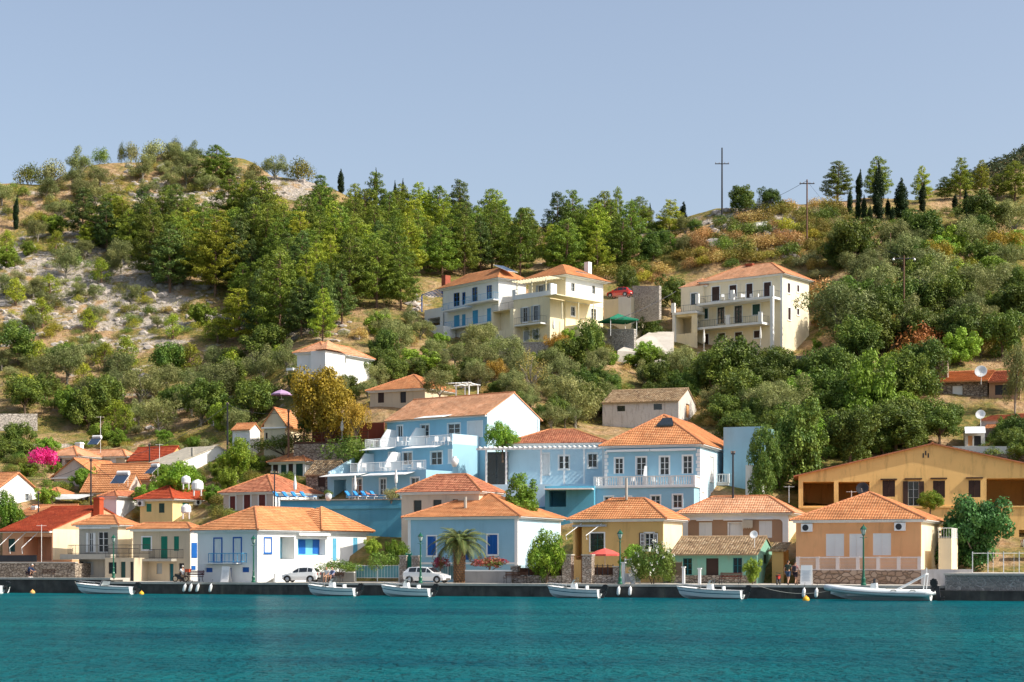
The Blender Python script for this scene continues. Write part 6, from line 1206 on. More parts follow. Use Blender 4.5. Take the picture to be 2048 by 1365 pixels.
    if screen:
        w = MB(); cx = L * .54; z = sec(.54)[1]; w.face([(cx + .35, -.05, z + .05), (cx - .3, -B * .75, z), (cx - .5, -B * .7, z + .42), (cx + .05, -.05, z + .5)]); w.face([(cx + .35, .05, z + .05), (cx + .05, .05, z + .5), (cx - .5, B * .7, z + .42), (cx - .3, B * .75, z)])
        o = w.build('windscreen', mat('smoked_acrylic', (.25, .3, .32), rough=.1, spec=.7), rt); w = MB(); w.tube([(cx - .3, -B * .75, z), (cx - .5, -B * .7, z + .42), (cx + .05, 0, z + .5), (cx - .5, B * .7, z + .42), (cx - .3, B * .75, z)], .02, 4); w.build('screen_frame', M_dark, o)
        s = MB(); [s.box((L * .3, y, .22), (L * .3 + .5, y + .5, .62)) or s.box((L * .3 - .08, y, .5), (L * .3, y + .5, .98)) for y in (-.7, .2)]; s.build('seat', P_gel, rt)
    rl = MB(); pts = [(rows[i][0][0], rows[i][0][1] * .9, rows[i][0][2] + .26) for i in range(8, N)]; rl.tube(pts + [(p[0], -p[1], p[2]) for p in pts[::-1]], .018, 5)
    for i in range(8, N - 1, 2):
        for sg in (1, -1): rl.tube([(rows[i][0][0], sg * rows[i][0][1] * .92, rows[i][0][2]), (rows[i][0][0], sg * rows[i][0][1] * .9, rows[i][0][2] + .26)], .014, 4)
    rl.build('bow_rail', M_chr, rt); s = MB(); s.box((.05, -B * .7, .22), (.5, B * .7, .58)); s.build('stern_bench', mat('cream_vinyl', (.62, .58, .5)), rt)
    outboard(rt, -.02, .55, motor * 1.15); return rt
boat(-75, 8, 'white boat bow just showing at the left edge of the picture', 3)
boat(152, 268, 'small white runabout with raked windscreen moored before the grey balcony house', 3, screen=True, console=False, B=.95)
boat(622, 712, 'short white centre-console boat with large black outboard below the parked hatchback', 3.4, yaw=8)
boat(766, 862, 'white console boat moored beneath the white estate car', 3.4, yaw=5)
boat(1097, 1200, 'white console boat in front of the stone gate pillars', 3, yaw=3)
boat(1353, 1486, 'long low white boat moored below the green cottage', 3, B=1.1)
# inflatable
x0, x1 = 1653, 1862; off = 3.4; a0, a1 = aq(x0, -off), aq(x1, -off); L = a1 - a0; rt = empty('inflatable_boat', Q(a1, -off, 0), math.pi + ZQ, 'big white rigid inflatable boat with a folded stern arch at the right', 'inflatable boat')
t = MB(); B = 1.05; side = [(-.35, B, .62)] + [(L * s, B * (1 - max(0, (s - .55) / .45) ** 2.3), .60 + .42 * s ** 2.5) for s in np.linspace(.03, 1, 16)]; rad = [.08] + [.30 - .05 * s for s in np.linspace(0, 1, 16)]
t.tube(side + [(p[0], -p[1], p[2]) for p in side[::-1][1:]], rad + rad[::-1][1:], 12); t.build('inflatable_tube', P_gel, rt, smooth=True, merge=True)
h_ = MB(); N = 10
for i in range(N - 1):
    for sg in (1, -1):
        q = []
        for s, j in ((i / (N - 1), 0), (i / (N - 1), 1), ((i + 1) / (N - 1), 1), ((i + 1) / (N - 1), 0)):
            b = B * (1 - max(0, (s - .5) / .5) ** 2.2); q.append((L * s * .96, sg * b * (.95 if j == 0 else 0), (.42 + .4 * s ** 2.5) if j == 0 else -.25 + .75 * s ** 4))
        h_.face(q if sg > 0 else q[::-1])
h_.build('hull', P_gel, rt); d = MB(); d.box((.05, -.85, .4), (L * .78, .85, .45)); d.build('deck', M_trim, rt); s = MB()
for sg in (1, -1): s.tube([(p[0], sg * (p[1] + .28), p[2] - .02) for p in side[1:-1]], .035, 5)
s.build('rub_strake', mat('grey_rubber', (.25, .27, .28)), rt)
c = MB(); c.prism([(L * .5, -.35, .45), (L * .5 + .7, -.35, .45), (L * .5 + .5, -.35, 1.35), (L * .5 + .1, -.35, 1.4)], (0, .7, 0)); c.build('console', P_gel, rt); c = MB(); c.tube([(L * .5 + .3, 0, 1.3), (L * .5 + .3, 0, 1.75)], .1, 8); c.build('compass_post', M_dark, rt)
c = MB(); c.box((L * .28, -.45, .45), (L * .42, .45, .95)); c.build('helm_seat', mat('cream_vinyl', (.62, .58, .5)), rt); c = MB()
for sg in (1, -1): c.tube([(L * .33, sg * .75, .8), (L * .04, sg * .75, 2.1)], .05, 6)
c.tube([(L * .04, -.75, 2.1), (L * .04, .75, 2.1)], .05, 6); c.tube([(L * .06, .75, .7), (L * .04, .75, 2.1)], .04, 5); c.tube([(L * .06, -.75, .7), (L * .04, -.75, 2.1)], .04, 5); c.tube([(L * .04, 0, 2.1), (L * .04, 0, 2.6)], .03, 5); c.build('stern_arch', M_trim, rt)
for p in (.3, .12): g = MB(); g.tube([(L * p, B + .27, .78), (L * p + .1, B + .31, .84), (L * p + .35, B + .31, .84), (L * p + .45, B + .27, .78)], .03, 5); g.build('grab_handle', M_blk, rt)
outboard(rt, -.05, .8, 1.35, 12)
# fenders, buoys, ropes
def fender(x, z=.55, tilt=10, label=''):
    r = empty('fender', Q(aq(x), -.28, z), 0, label, 'fender', 'white fenders hanging on the quay wall'); r.rotation_euler = (0, R(tilt), ZQ); MB().lathe([(0, -.38), (.1, -.34), (.15, -.22), (.15, .2), (.1, .34), (.04, .38), (.04, .46), (0, .47)], n=12).build('float', P_white, r, smooth=True, merge=True); MB().tube([(0, 0, .45), (.02, 0, .9)], .015, 4).build('lanyard', M_dark, r)
for x, t in ((372, 18), (384, 18), (398, 18), (424, 14)): fender(x, .58, t, 'white fender slanting on the quay wall under the ornate bench and white house')
for x in (1239, 1262): fender(x, .55, 6, 'white fender hanging on the quay wall below the lamp by the ochre house')
for x in (1609, 1634): fender(x, .5, 6, 'white fender hanging on the quay wall by the inflatable boat')
M_yel = mat('yellow_buoy', (.80, .42, .03), rough=.4)
def buoy(x, D, label, m=M_yel, s=.24):
    P = PT(x, 0, D); P.z = .06; r = empty('buoy', P, 0, label, 'buoy'); MB().lathe([(0, -s)] + [(s * math.cos(a), s * math.sin(a)) for a in np.linspace(-1.3, 1.2, 8)] + [(.05, s * 1.0), (.05, s * 1.25), (0, s * 1.3)], n=14).build('float', m, r, smooth=True, merge=True); g = MB(); g.tube([(0, 0, s * 1.2), (.05, 0, s * 1.35), (0, 0, s * 1.45)], .012, 4); g.build('ring', M_dark, r)
buoy(65, 172, 'pale orange mooring buoy left of the runabout', mat('orange_buoy', (.75, .38, .12)), .26); buoy(283, 166, 'yellow mooring buoy behind the runabout outboard'); buoy(1612, 139, 'yellow mooring buoy by the bow of the inflatable boat', s=.28)
def rope(name, A, B, sag, label, m, cat='rope', r=.018, grp=None):
    pts = [A.lerp(B, t) + Vector((0, 0, -sag * 4 * t * (1 - t))) for t in [i / 12 for i in range(13)]]; o = MB().tube(pts, r, 4).build(name, m); tag(o, label, cat, grp)
M_rope = mat('rope', (.5, .47, .4)); rope('mooring_rope', onq(1512, -.05, 1.15), Q(aq(1660, -3.2), -3.2, .75), .45, 'pale slack rope from the quay to the inflatable boat bow', M_rope)
rope('mooring_rope', onq(150, -.05, 1.2), Q(aq(154, -3), -3, .9), .1, 'short mooring rope at the bow of the runabout', M_rope); rope('mooring_rope', onq(1090, -.05, 1.15), Q(aq(1099, -3), -3, .95), .1, 'short mooring rope at the bow of the boat before the stone pillars', M_rope)
# cars
def wheel(par, x, y, r=.31):
    w = MB(); M = Matrix.Translation((x, y, r)) @ Matrix.Rotation(R(90), 4, 'X')
    def lat(prof):
        m_ = MB().lathe(prof, n=16); m_.v = [tuple(M @ Vector(v)) for v in m_.v]; return m_
    t = lat([(r * .62, -.09), (r * .95, -.1), (r, -.06), (r, .06), (r * .95, .1), (r * .62, .09), (r * .62, -.09)]).build('wheel', M_rub, par, smooth=False)
    lat([(0, -.085), (r * .64, -.06), (r * .64, .06), (0, .085)]).build('rim', mat('alloy', (.5, .5, .52), rough=.35, metal=.7), t)
def car(P, rz, label, paint, L=3.5, wagon=False, Ht=1.46, k=1.0, cat='car'):
    r = empty('parked_car', P, rz, label, cat); r.scale = (k, k, k); W = .83 if not wagon else .88; f = L / 3.5
    if wagon: ST = [(0, .4, .9, .70, .9, .7), (.12, .28, .98, .84, 1.02, .74), (.5, .22, .98, .88, 1.42, .64), (1.2, .2, .96, .88, Ht, .66), (2.0, .2, .93, .88, 1.42, .64), (2.62, .2, .92, .87, .94, .80), (3.1, .22, .80, .85, .80, .8), (3.38, .26, .66, .78, .66, .76), (3.5, .32, .55, .6, .55, .6)]
    else: ST = [(0, .42, .82, .66, .82, .66), (.07, .28, .93, .78, .96, .72), (.38, .22, .96, .82, 1.36, .60), (.9, .2, .95, .82, Ht, .63), (1.75, .2, .92, .82, 1.42, .62), (2.6, .2, .90, .81, .92, .76), (3.05, .22, .80, .79, .80, .76), (3.38, .26, .68, .70, .68, .68), (3.5, .34, .55, .5, .55, .5)]
    b = MB(); rings = []
    for x, zl, zb_, w, zr_, wr in ST: rings.append([(x * f, w * .92, zl), (x * f, w * 1.02, (zl + zb_) * .5), (x * f, w, zb_), (x * f, wr, zr_), (x * f, wr * .5, zr_ + .02), (x * f, -wr * .5, zr_ + .02), (x * f, -wr, zr_), (x * f, -w, zb_), (x * f, -w * 1.02, (zl + zb_) * .5), (x * f, -w * .92, zl)])
    for i in range(len(rings) - 1):
        for j in range(10): b.face([rings[i][j], rings[i][(j + 1) % 10], rings[i + 1][(j + 1) % 10], rings[i + 1][j]])
    b.face(rings[0]); b.face(rings[-1][::-1]); b.build('body', paint, r, smooth=False, merge=True)
    def V(i, j, dx=0): return Vector(rings[i][j])
    for sg in (0, 1):
        for (i0, i1, t0, t1) in ((2, 3, .08, .94), (3, 4, .05, .96), (4, 5, .04, .62)):
            g = MB(); jb, jr = (2, 3) if sg == 0 else (7, 6)
            A = V(i0, jb).lerp(V(i1, jb), t0); Bq = V(i0, jb).lerp(V(i1, jb), t1); C2 = V(i0, jr).lerp(V(i1, jr), t1); D2 = V(i0, jr).lerp(V(i1, jr), t0)
            q = [A.lerp(D2, .08), Bq.lerp(C2, .08), Bq.lerp(C2, .86), A.lerp(D2, .86)]; q = [p + Vector((0, .018 if sg == 0 else -.018, .006)) for p in q]; g.face(q if sg == 0 else q[::-1]); g.build('side_window', M_glass, r)
    def endglass(i0, i1, nm, s0=.08, s1=.92):
        g = MB(); A, Bq, C2, D2 = V(i0, 3), V(i0, 6), V(i1, 6), V(i1, 3); q = [A.lerp(D2, s0).lerp(Bq.lerp(C2, s0), .06), A.lerp(D2, s0).lerp(Bq.lerp(C2, s0), .94), A.lerp(D2, s1).lerp(Bq.lerp(C2, s1), .94), A.lerp(D2, s1).lerp(Bq.lerp(C2, s1), .06)]
        n = (q[1] - q[0]).cross(q[3] - q[0]).normalized(); n = n if n.z > 0 else -n; g.face([p + n * .03 for p in q]); g.build(nm, M_glass, r)
    endglass(4, 5, 'windscreen', .06, .95); endglass(2, 1, 'rear_window', .1, .95)
    for sx in (.62, 2.86 if not wagon else 2.9):
        for y in (W - .04, -W + .04):
            a = MB(); n_ = 10; sgn = 1 if y > 0 else -1; a.face([(sx * f + .37 * math.cos(t), y + sgn * .055, max(.2, .31 + .37 * math.sin(t))) for t in np.linspace(-.3, math.pi + .3, n_)]); a.build('wheel_arch', M_blk, r); wheel(r, sx * f, y + sgn * .0)
    for y in (.56, -.56):
        h = MB(); h.box((L - .22, y - .14, .56), (L - .02, y + .12, .68)); h.build('headlight', mat('headlamp', (.6, .62, .65), rough=.1, spec=.8), r); h = MB(); h.box((-.01, y - .1, .70), (.1, y + .13, .93)); h.build('tail_light', mat('tail_lamp', (.35, .01, .01), rough=.2), r)
    h = MB(); h.box((L - .08, -.45, .3), (L + .015, .45, .44)); h.build('grille', M_blk, r); h = MB(); h.box((-.03, -.55, .3), (.06, .55, .46)); h.build('rear_bumper', M_blk, r); h = MB(); h.box((-.045, -.24, .55), (.0, .24, .66)); h.build('number_plate', P_white, r)
    for y in (.9, -.9): h = MB(); h.box((2.42 * f, min(y, y * 1.1), .93), (2.54 * f, max(y, y * 1.1), 1.05)); h.build('wing_mirror', paint, r)
    return r
P_car = mat('white_car_paint', (.78, .78, .78), rough=.2, spec=.6, var=.01, coat=.6); P_red = mat('red_car_paint', (.55, .03, .02), rough=.25, spec=.5, var=.02, coat=.5)
p = onq(638, 2.5); car(p, R(180) + ZQ - R(2) + R(14), 'small white hatchback with black rear window parked before the white house', P_car, 3.5)
p = onq(812, 2.6); car(p, ZQ - R(0), 'white estate car parked beside the lamp in front of the palm house', P_car, 4.25, wagon=True, Ht=1.48)
p = PT(1262, 594, 259); car(p, R(180) - R(25), 'red hatchback parked on the ledge above the hill villas', P_red, 3.7, k=1.0)
p = PT(2043, 1101, 163); car(p, R(-8), 'white car roof just showing before the arch of the ochre building', P_car, 3.9)
# people
def skinmesh(chains, root=0, sub=2):
    V = []; E = []; Rd = []; idx = {}
    for ch in chains:
        prev = None
        for key, p, rd in ch:
            if key not in idx: idx[key] = len(V); V.append(p); Rd.append(rd)
            if prev is not None: E.append((prev, idx[key]))
            prev = idx[key]
    me = bpy.data.meshes.new('tmp'); me.from_pydata([tuple(v) for v in V], E, []); o = bpy.data.objects.new('tmp', me); COL.objects.link(o)
    md = o.modifiers.new('s', 'SKIN'); md.use_smooth_shade = True; sv_ = me.skin_vertices[0].data
    for i, rd in enumerate(Rd): sv_[i].radius = (rd, rd) if not isinstance(rd, tuple) else rd; sv_[i].use_root = (i == root)
    o.modifiers.new('b', 'SUBSURF').levels = sub; o.modifiers['b'].render_levels = sub
    bpy.context.view_layer.update(); dg = bpy.context.evaluated_depsgraph_get(); nm = bpy.data.meshes.new_from_object(o.evaluated_get(dg)); bpy.data.objects.remove(o); return nm
def head_bm(c, tilt):
    bm = bmesh.new(); bmesh.ops.create_uvsphere(bm, u_segments=14, v_segments=12, radius=1)
    for v in bm.verts:
        x, y, z = v.co; sx = .078 * (1 - .18 * max(0, -z)); sy = .098; v.co = Vector((x * sx, y * sy, z * .118))
        if y < -.75 and abs(x) < .3 and -.35 < z < .15: v.co.y -= .022 * (1 - abs(z + .1))      # nose
        if y < -.8 and abs(abs(x) - .35) < .22 and .0 < z < .3: v.co.y += .010                  # eye sockets
        if y < -.75 and -.62 < z < -.4: v.co.y -= .006                                           # lips
        if abs(x) > .9 and abs(z) < .3: v.co.x *= 1.16                                           # ears
    M = Matrix.Translation(c) @ tilt.to_matrix().to_4x4() if hasattr(tilt, 'to_matrix') else Matrix.Translation(c) @ Matrix.Rotation(tilt, 4, 'X')
    bm.transform(M); return bm
def person(P, rz, J, label, skin, shirt, legs, hair, scale=1.0, hat=None, longs=False, sleeves=.45, bag=None):
    r = empty('person', P, rz, label, 'person'); r.scale = (scale,) * 3; J = {k: Vector(v) for k, v in J.items()}
    ch = [[('pel', J['pel'], .115), ('sp', J['pel'].lerp(J['ch'], .5), .105), ('ch', J['ch'], .125), ('nk', J['nk'], .055), ('hd', J['hd'], .05)]]
    fing = []
    for s in 'lr':
        sh, el, wr, hp, kn, an, to = (J[k + s] for k in ('sh', 'el', 'wr', 'hp', 'kn', 'an', 'to')); dr = (wr - el).normalized(); hand = wr + dr * .08
        ch.append([('ch', None, 0), ('sh' + s, sh, .062), ('ue' + s, sh.lerp(el, .5), .05), ('el' + s, el, .041), ('fa' + s, el.lerp(wr, .5), .036), ('wr' + s, wr, .026), ('ha' + s, hand, .034)])
        sd = dr.cross(Vector((0, 1, .3))).normalized()
        for i, (ln, o_) in enumerate(((.068, -.03), (.08, -.01), (.075, .01), (.058, .03))): ch.append([('ha' + s, None, 0), (f'f{i}a' + s, hand + dr * .02 + sd * o_, .011), (f'f{i}b' + s, hand + dr * (.02 + ln * .6) + sd * o_ * 1.1 + Vector((0, -.008, 0)), .0095), (f'f{i}c' + s, hand + dr * (.015 + ln) + sd * o_ + Vector((0, -.026, 0)), .008)])
        ch.append([('wr' + s, None, 0), ('t1' + s, wr + dr * .03 + Vector((0, -.03, 0)), .013), ('t2' + s, wr + dr * .075 + Vector((0, -.052, 0)), .010)])
        ch.append([('pel', None, 0), ('hp' + s, hp, .092), ('th' + s, hp.lerp(kn, .5), .078), ('kn' + s, kn, .056), ('ca' + s, kn.lerp(an, .35), .056), ('an' + s, an, .036), ('fo' + s, an.lerp(to, .5) + Vector((0, 0, -.02)), .036), ('to' + s, to, .03)])
    me = skinmesh(ch); bm = bmesh.new(); bm.from_mesh(me); hb = head_bm(J['hd'] + (J['hd'] - J['nk']).normalized() * .11, J.get('tilt', Vector((0, 0, 0))).x); t = bpy.data.meshes.new('t'); hb.to_mesh(t); bm.from_mesh(t); bm.to_mesh(me); bm.free(); hb.free(); bpy.data.meshes.remove(t)
    for p in me.polygons: p.use_smooth = True
    me.materials.clear(); me.materials.append(skin); me.name = 'body'; b = bpy.data.objects.new('body', me); COL.objects.link(b); b.parent = r
    def cloth(nm, chs, m):
        c = skinmesh(chs); c.materials.clear(); c.materials.append(m); o = bpy.data.objects.new(nm, c); COL.objects.link(o); o.parent = r
    cs = [[('pel', J['pel'] + Vector((0, 0, .0)), .135), ('sp', J['pel'].lerp(J['ch'], .5), .125), ('ch', J['ch'], .145), ('nk', J['nk'] - Vector((0, 0, .03)), .075)]]
    for s in 'lr': sh, el = J['sh' + s], J['el' + s]; cs.append([('ch', None, 0), ('sh' + s, sh, .08), ('ue' + s, sh.lerp(el, sleeves + .2), .062)] + ([('w' + s, J['wr' + s], .04)] if longs else []))
    cloth('shirt', cs, shirt); lg = [[('pel', J['pel'], .14)]]
    for s in 'lr': lg.append([('pel', None, 0), ('hp' + s, J['hp' + s], .112), ('th' + s, J['hp' + s].lerp(J['kn' + s], .5), .098), ('kn' + s, J['hp' + s].lerp(J['kn' + s], .88), .085)] + ([('a' + s, J['kn' + s].lerp(J['an' + s], .9), .055)] if longs else []))
    cloth('trousers' if longs else 'shorts', lg, legs)
    hc = J['hd'] + (J['hd'] - J['nk']).normalized() * .11; bm = bmesh.new(); bmesh.ops.create_uvsphere(bm, u_segments=12, v_segments=10, radius=1)
    bmesh.ops.delete(bm, geom=[v for v in bm.verts if v.co.z < (-.25 if v.co.y > .1 else .38)], context='VERTS'); bm.transform(Matrix.Translation(hc) @ Matrix.Diagonal((.09, .112, .13, 1))); m_ = bpy.data.meshes.new('hair'); bm.to_mesh(m_); bm.free(); m_.materials.append(hat or hair); o = bpy.data.objects.new('cap' if hat else 'hair', m_); COL.objects.link(o); o.parent = r
    for s in 'lr':
        f = MB(); an, to = J['an' + s], J['to' + s]; f.tube([an + Vector((0, .03, -.045)), an.lerp(to, .5) + Vector((0, 0, -.035)), to + Vector((0, 0, 0))], [.042, .048, .036], 8); f.build('shoe', M_blk if not hat else P_white, r)
    if bag: c = MB(); q = J['ch'] + Vector((0, .17, -.08)); c.box(q - Vector((.14, .07, .2)), q + Vector((.14, .07, .16))); c.build('backpack', bag, r)
    return r
SK = mat('skin', (.50, .27, .17), rough=.55, var=.05); HB = mat('dark_hair', (.03, .02, .015), rough=.7); HG = mat('grey_hair', (.5, .48, .45), rough=.8)
stand = dict(pel=(0, 0, .96), ch=(0, .01, 1.34), nk=(0, .01, 1.50), hd=(0, -.01, 1.55), shl=(.18, 0, 1.42), shr=(-.18, 0, 1.42), ell=(.24, .03, 1.13), elr=(-.24, .03, 1.13), wrl=(.23, -.06, .88), wrr=(-.23, -.06, .88), hpl=(.09, 0, .90), hpr=(-.09, 0, .90), knl=(.1, -.03, .50), knr=(-.1, .02, .50), anl=(.1, -.02, .09), anr=(-.11, .08, .09), tol=(.12, -.17, .03), tor=(-.13, -.07, .03))
walk = dict(stand, knl=(.09, -.17, .52), anl=(.09, -.25, .10), tol=(.09, -.4, .05), knr=(-.09, .06, .50), anr=(-.09, .28, .14), tor=(-.09, .16, .03), ell=(.24, .12, 1.15), wrl=(.22, .08, .90), elr=(-.24, -.08, 1.15), wrr=(-.22, -.22, .98))
sit = dict(pel=(0, 0, .52), ch=(0, -.04, .92), nk=(0, -.05, 1.07), hd=(0, -.08, 1.13), shl=(.18, -.04, .99), shr=(-.18, -.04, .99), ell=(.23, -.14, .74), elr=(-.23, -.14, .74), wrl=(.14, -.36, .64), wrr=(-.14, -.36, .64), hpl=(.09, 0, .50), hpr=(-.09, 0, .50), knl=(.11, -.42, .50), knr=(-.11, -.42, .50), anl=(.11, -.46, .09), anr=(-.11, -.40, .09), tol=(.12, -.62, .03), tor=(-.12, -.56, .03))
crouch = dict(pel=(0, .05, .40), ch=(0, -.16, .72), nk=(0, -.24, .86), hd=(0, -.29, .90), shl=(.18, -.18, .78), shr=(-.18, -.18, .78), ell=(.22, -.38, .6), elr=(-.22, -.38, .6), wrl=(.1, -.58, .52), wrr=(-.1, -.58, .52), hpl=(.1, .05, .38), hpr=(-.1, .05, .38), knl=(.16, -.36, .5), knr=(-.16, -.36, .46), anl=(.14, -.12, .09), anr=(-.14, -.14, .09), tol=(.16, -.3, .03), tor=(-.16, -.32, .03))
lie = dict(pel=(0, 0, .42), ch=(0, .34, .60), nk=(0, .48, .70), hd=(0, .54, .74), shl=(.18, .40, .62), shr=(-.18, .40, .62), ell=(.25, .2, .5), elr=(-.25, .2, .5), wrl=(.2, -.04, .5), wrr=(-.2, -.04, .5), hpl=(.09, -.03, .42), hpr=(-.09, -.03, .42), knl=(.1, -.42, .5), knr=(-.1, -.42, .5), anl=(.1, -.82, .40), anr=(-.1, -.82, .40), tol=(.1, -.88, .52), tor=(-.1, -.88, .52))
cl = lambda n, c: mat(n, c, rough=.9, var=.1)
person(onq(1576, 1.0), R(150), walk, 'person in dark olive shirt and shorts walking on the quay, left of the pair', SK, cl('olive_cloth', (.06, .07, .05)), cl('denim', (.05, .08, .14)), HB, 1.16)
person(onq(1590, 1.3), R(155), dict(walk, knl=walk['knr'], anl=walk['anr'], tol=walk['tor'], knr=(-.09, -.17, .52), anr=(-.09, -.25, .10), tor=(-.09, -.4, .05)), 'person in pinkish top and short shorts with a small backpack, right of the pair', SK, cl('pink_cloth', (.38, .18, .17)), cl('dark_cloth', (.03, .02, .03)), HB, 1.1, bag=cl('bag_cloth', (.06, .05, .06)))
person(onq(654, 1.5), R(-20), sit, 'person in white shirt and pale cap seated by the hatchback', SK, cl('white_cloth', (.7, .7, .7)), cl('khaki_cloth', (.35, .25, .17)), HB, 1.1); person(onq(666, 1.6), R(-35), sit, 'person in blue-grey shirt seated right beside the one in white', SK, cl('blue_cloth', (.18, .22, .36)), cl('dark_cloth', (.03, .02, .03)), HB, 1.1, longs=True)
person(onq(57, 1.3, HQ + .36), R(70), crouch, 'person in dark blue crouching at the quay edge with a white cap', SK, cl('navy_cloth', (.02, .04, .10)), cl('dark_cloth', (.03, .02, .03)), HB, 1.25, hat=P_white, longs=True)
person(onq(366, 1.7), R(200), dict(sit), 'white-haired person in a white shirt sitting astride a motorbike by the ornate bench', SK, cl('white_cloth', (.7, .7, .7)), cl('khaki_cloth', (.35, .25, .17)), HG, 1.2)
# benches, boards, motorbikes
def bench(P, rz, label, m, L=1.7, k=1.0):
    r = empty('bench', P, rz, label, 'bench'); r.scale = (k,) * 3; s = MB(); [s.box((-L / 2, -.22 + i * .13, .43), (L / 2, -.13 + i * .13, .46)) for i in range(4)]; s.build('seat', m, r); s = MB(); [s.box((-L / 2, .30 + i * .03, .55 + i * .13), (L / 2, .33 + i * .03, .64 + i * .13)) for i in range(3)]; s.build('backrest', m, r)
    for x in (-L / 2 + .12, L / 2 - .12):
        s = MB(); s.tube([(x, -.28, 0), (x, -.2, .22), (x, -.26, .42), (x, .28, .42)], .025, 5); s.tube([(x, .36, 0), (x, .24, .22), (x, .29, .45), (x, .4, .95)], .025, 5); s.tube([(x, -.28, .42), (x, -.3, .62), (x, .32, .66)], .02, 5); s.build('bench_end', M_dark, r)
M_wood = mat('dark_wood', (.10, .045, .025), var=.3, scale=4)
bench(onq(1030, 3.0), ZQ, 'dark slatted bench before the low stone wall right of the palm house', M_wood, 2.0, 1.1); bench(onq(387, 1.6), ZQ, 'ornate dark bench in front of the beige green-shuttered house', mat('maroon_wood', (.10, .02, .03)), 1.6, 1.2); bench(onq(668, 1.9), ZQ, 'dark bench with seated people beside the hatchback', M_wood, 1.7, 1.05); bench(onq(1460, 3.4), ZQ - R(2), 'long reddish slatted bench before the green cottage', mat('red_wood', (.20, .06, .035)), 1.8, 1.1); bench(onq(94, 2.2, HQ + .36), ZQ, 'low dark bench against the stepped stone terrace wall', M_wood, 1.8, .9)
def crate(P): pass
c = empty('crate', onq(376, 1.5, HQ + .95), ZQ, 'red-orange box resting behind the rider above the ornate bench', 'crate'); m_ = mat('red_plastic', (.6, .10, .04)); s = MB(); s.box((-.25, -.18, 0), (.25, .18, .03)); [s.box(a, b) for a, b in (((-.25, -.18, .03), (.25, -.15, .28)), ((-.25, .15, .03), (.25, .18, .28)), ((-.25, -.15, .03), (-.22, .15, .28)), ((.22, -.15, .03), (.25, .15, .28)))]; s.build('box_shell', m_, c); s = MB(); s.box((-.27, -.2, .28), (.27, .2, .31)); s.build('lid', m_, c)
def board(P, rz, w, h, label):
    r = empty('sign_board', P, rz, label, 'sign board'); s = MB(); t = .12
    s.prism([(-w / 2, -.32, 0), (w / 2, -.32, 0), (w / 2, 0, h), (-w / 2, 0, h)], (0, .03, 0)); s.build('front_board', P_white, r); s = MB(); s.prism([(-w / 2, .32, 0), (w / 2, .32, 0), (w / 2, .03, h), (-w / 2, .03, h)], (0, .03, 0)); s.build('back_board', P_white, r)
    s = MB(); sl = .32 / h
    for i in range(8):
        z = h * (.22 + .07 * i); q = random.uniform(.25, .42) * w; s.prism([(-q, -.325 + sl * z, z), (q, -.325 + sl * z, z), (q, -.325 + sl * (z + .04), z + .04), (-q, -.325 + sl * (z + .04), z + .04)], (0, -.006, 0))
    s.build('faded_lines', mat('faded_print', (.55, .58, .62)), r)
board(onq(452, 1.6), ZQ, .85, 1.5, 'white folding menu board before the white house with blue shutters'); board(onq(1613, 1.3), ZQ, .95, 1.65, 'white folding board beside the walking pair and the tan house')
def bike(P, rz, label, m):
    r = empty('motorbike', P, rz, label, 'motorbike')
    for x in (-.6, .6): w = MB(); w.tube([(x + .28 * math.cos(a), 0, .3 + .28 * math.sin(a)) for a in np.linspace(0, 6.283, 17)], .05, 6, cap=False); o = w.build('wheel', M_rub, r); s = MB(); [s.tube([(x, 0, .3), (x + .26 * math.cos(a), 0, .3 + .26 * math.sin(a))], .008, 3) for a in np.linspace(0, 5.6, 9)]; s.build('spokes', M_chr, o)
    s = MB(); s.prism([(-.55, -.1, .5), (.1, -.1, .42), (.35, -.1, .7), (.25, -.1, .85), (-.1, -.1, .68), (-.6, -.1, .72)], (0, .2, 0)); s.build('body_shell', m, r); s = MB(); s.box((-.6, -.12, .72), (.05, .12, .79)); s.build('saddle', M_blk, r); s = MB(); s.tube([(.6, 0, .3), (.35, 0, .95)], .03, 5); s.tube([(.33, -.3, 1.0), (.36, 0, .95), (.33, .3, 1.0)], .02, 5); s.build('handlebar', M_dark, r); s = MB(); s.box((-.25, -.13, .25), (.15, .13, .48)); s.build('engine', M_dark, r)
bike(onq(361, 1.7), ZQ, 'old motorbike under the white-haired rider by the quay bench', M_blk); bike(onq(1557, 2.5), R(70), 'small scooter standing beside the walking pair', cl('red_shell', (.35, .03, .02)))
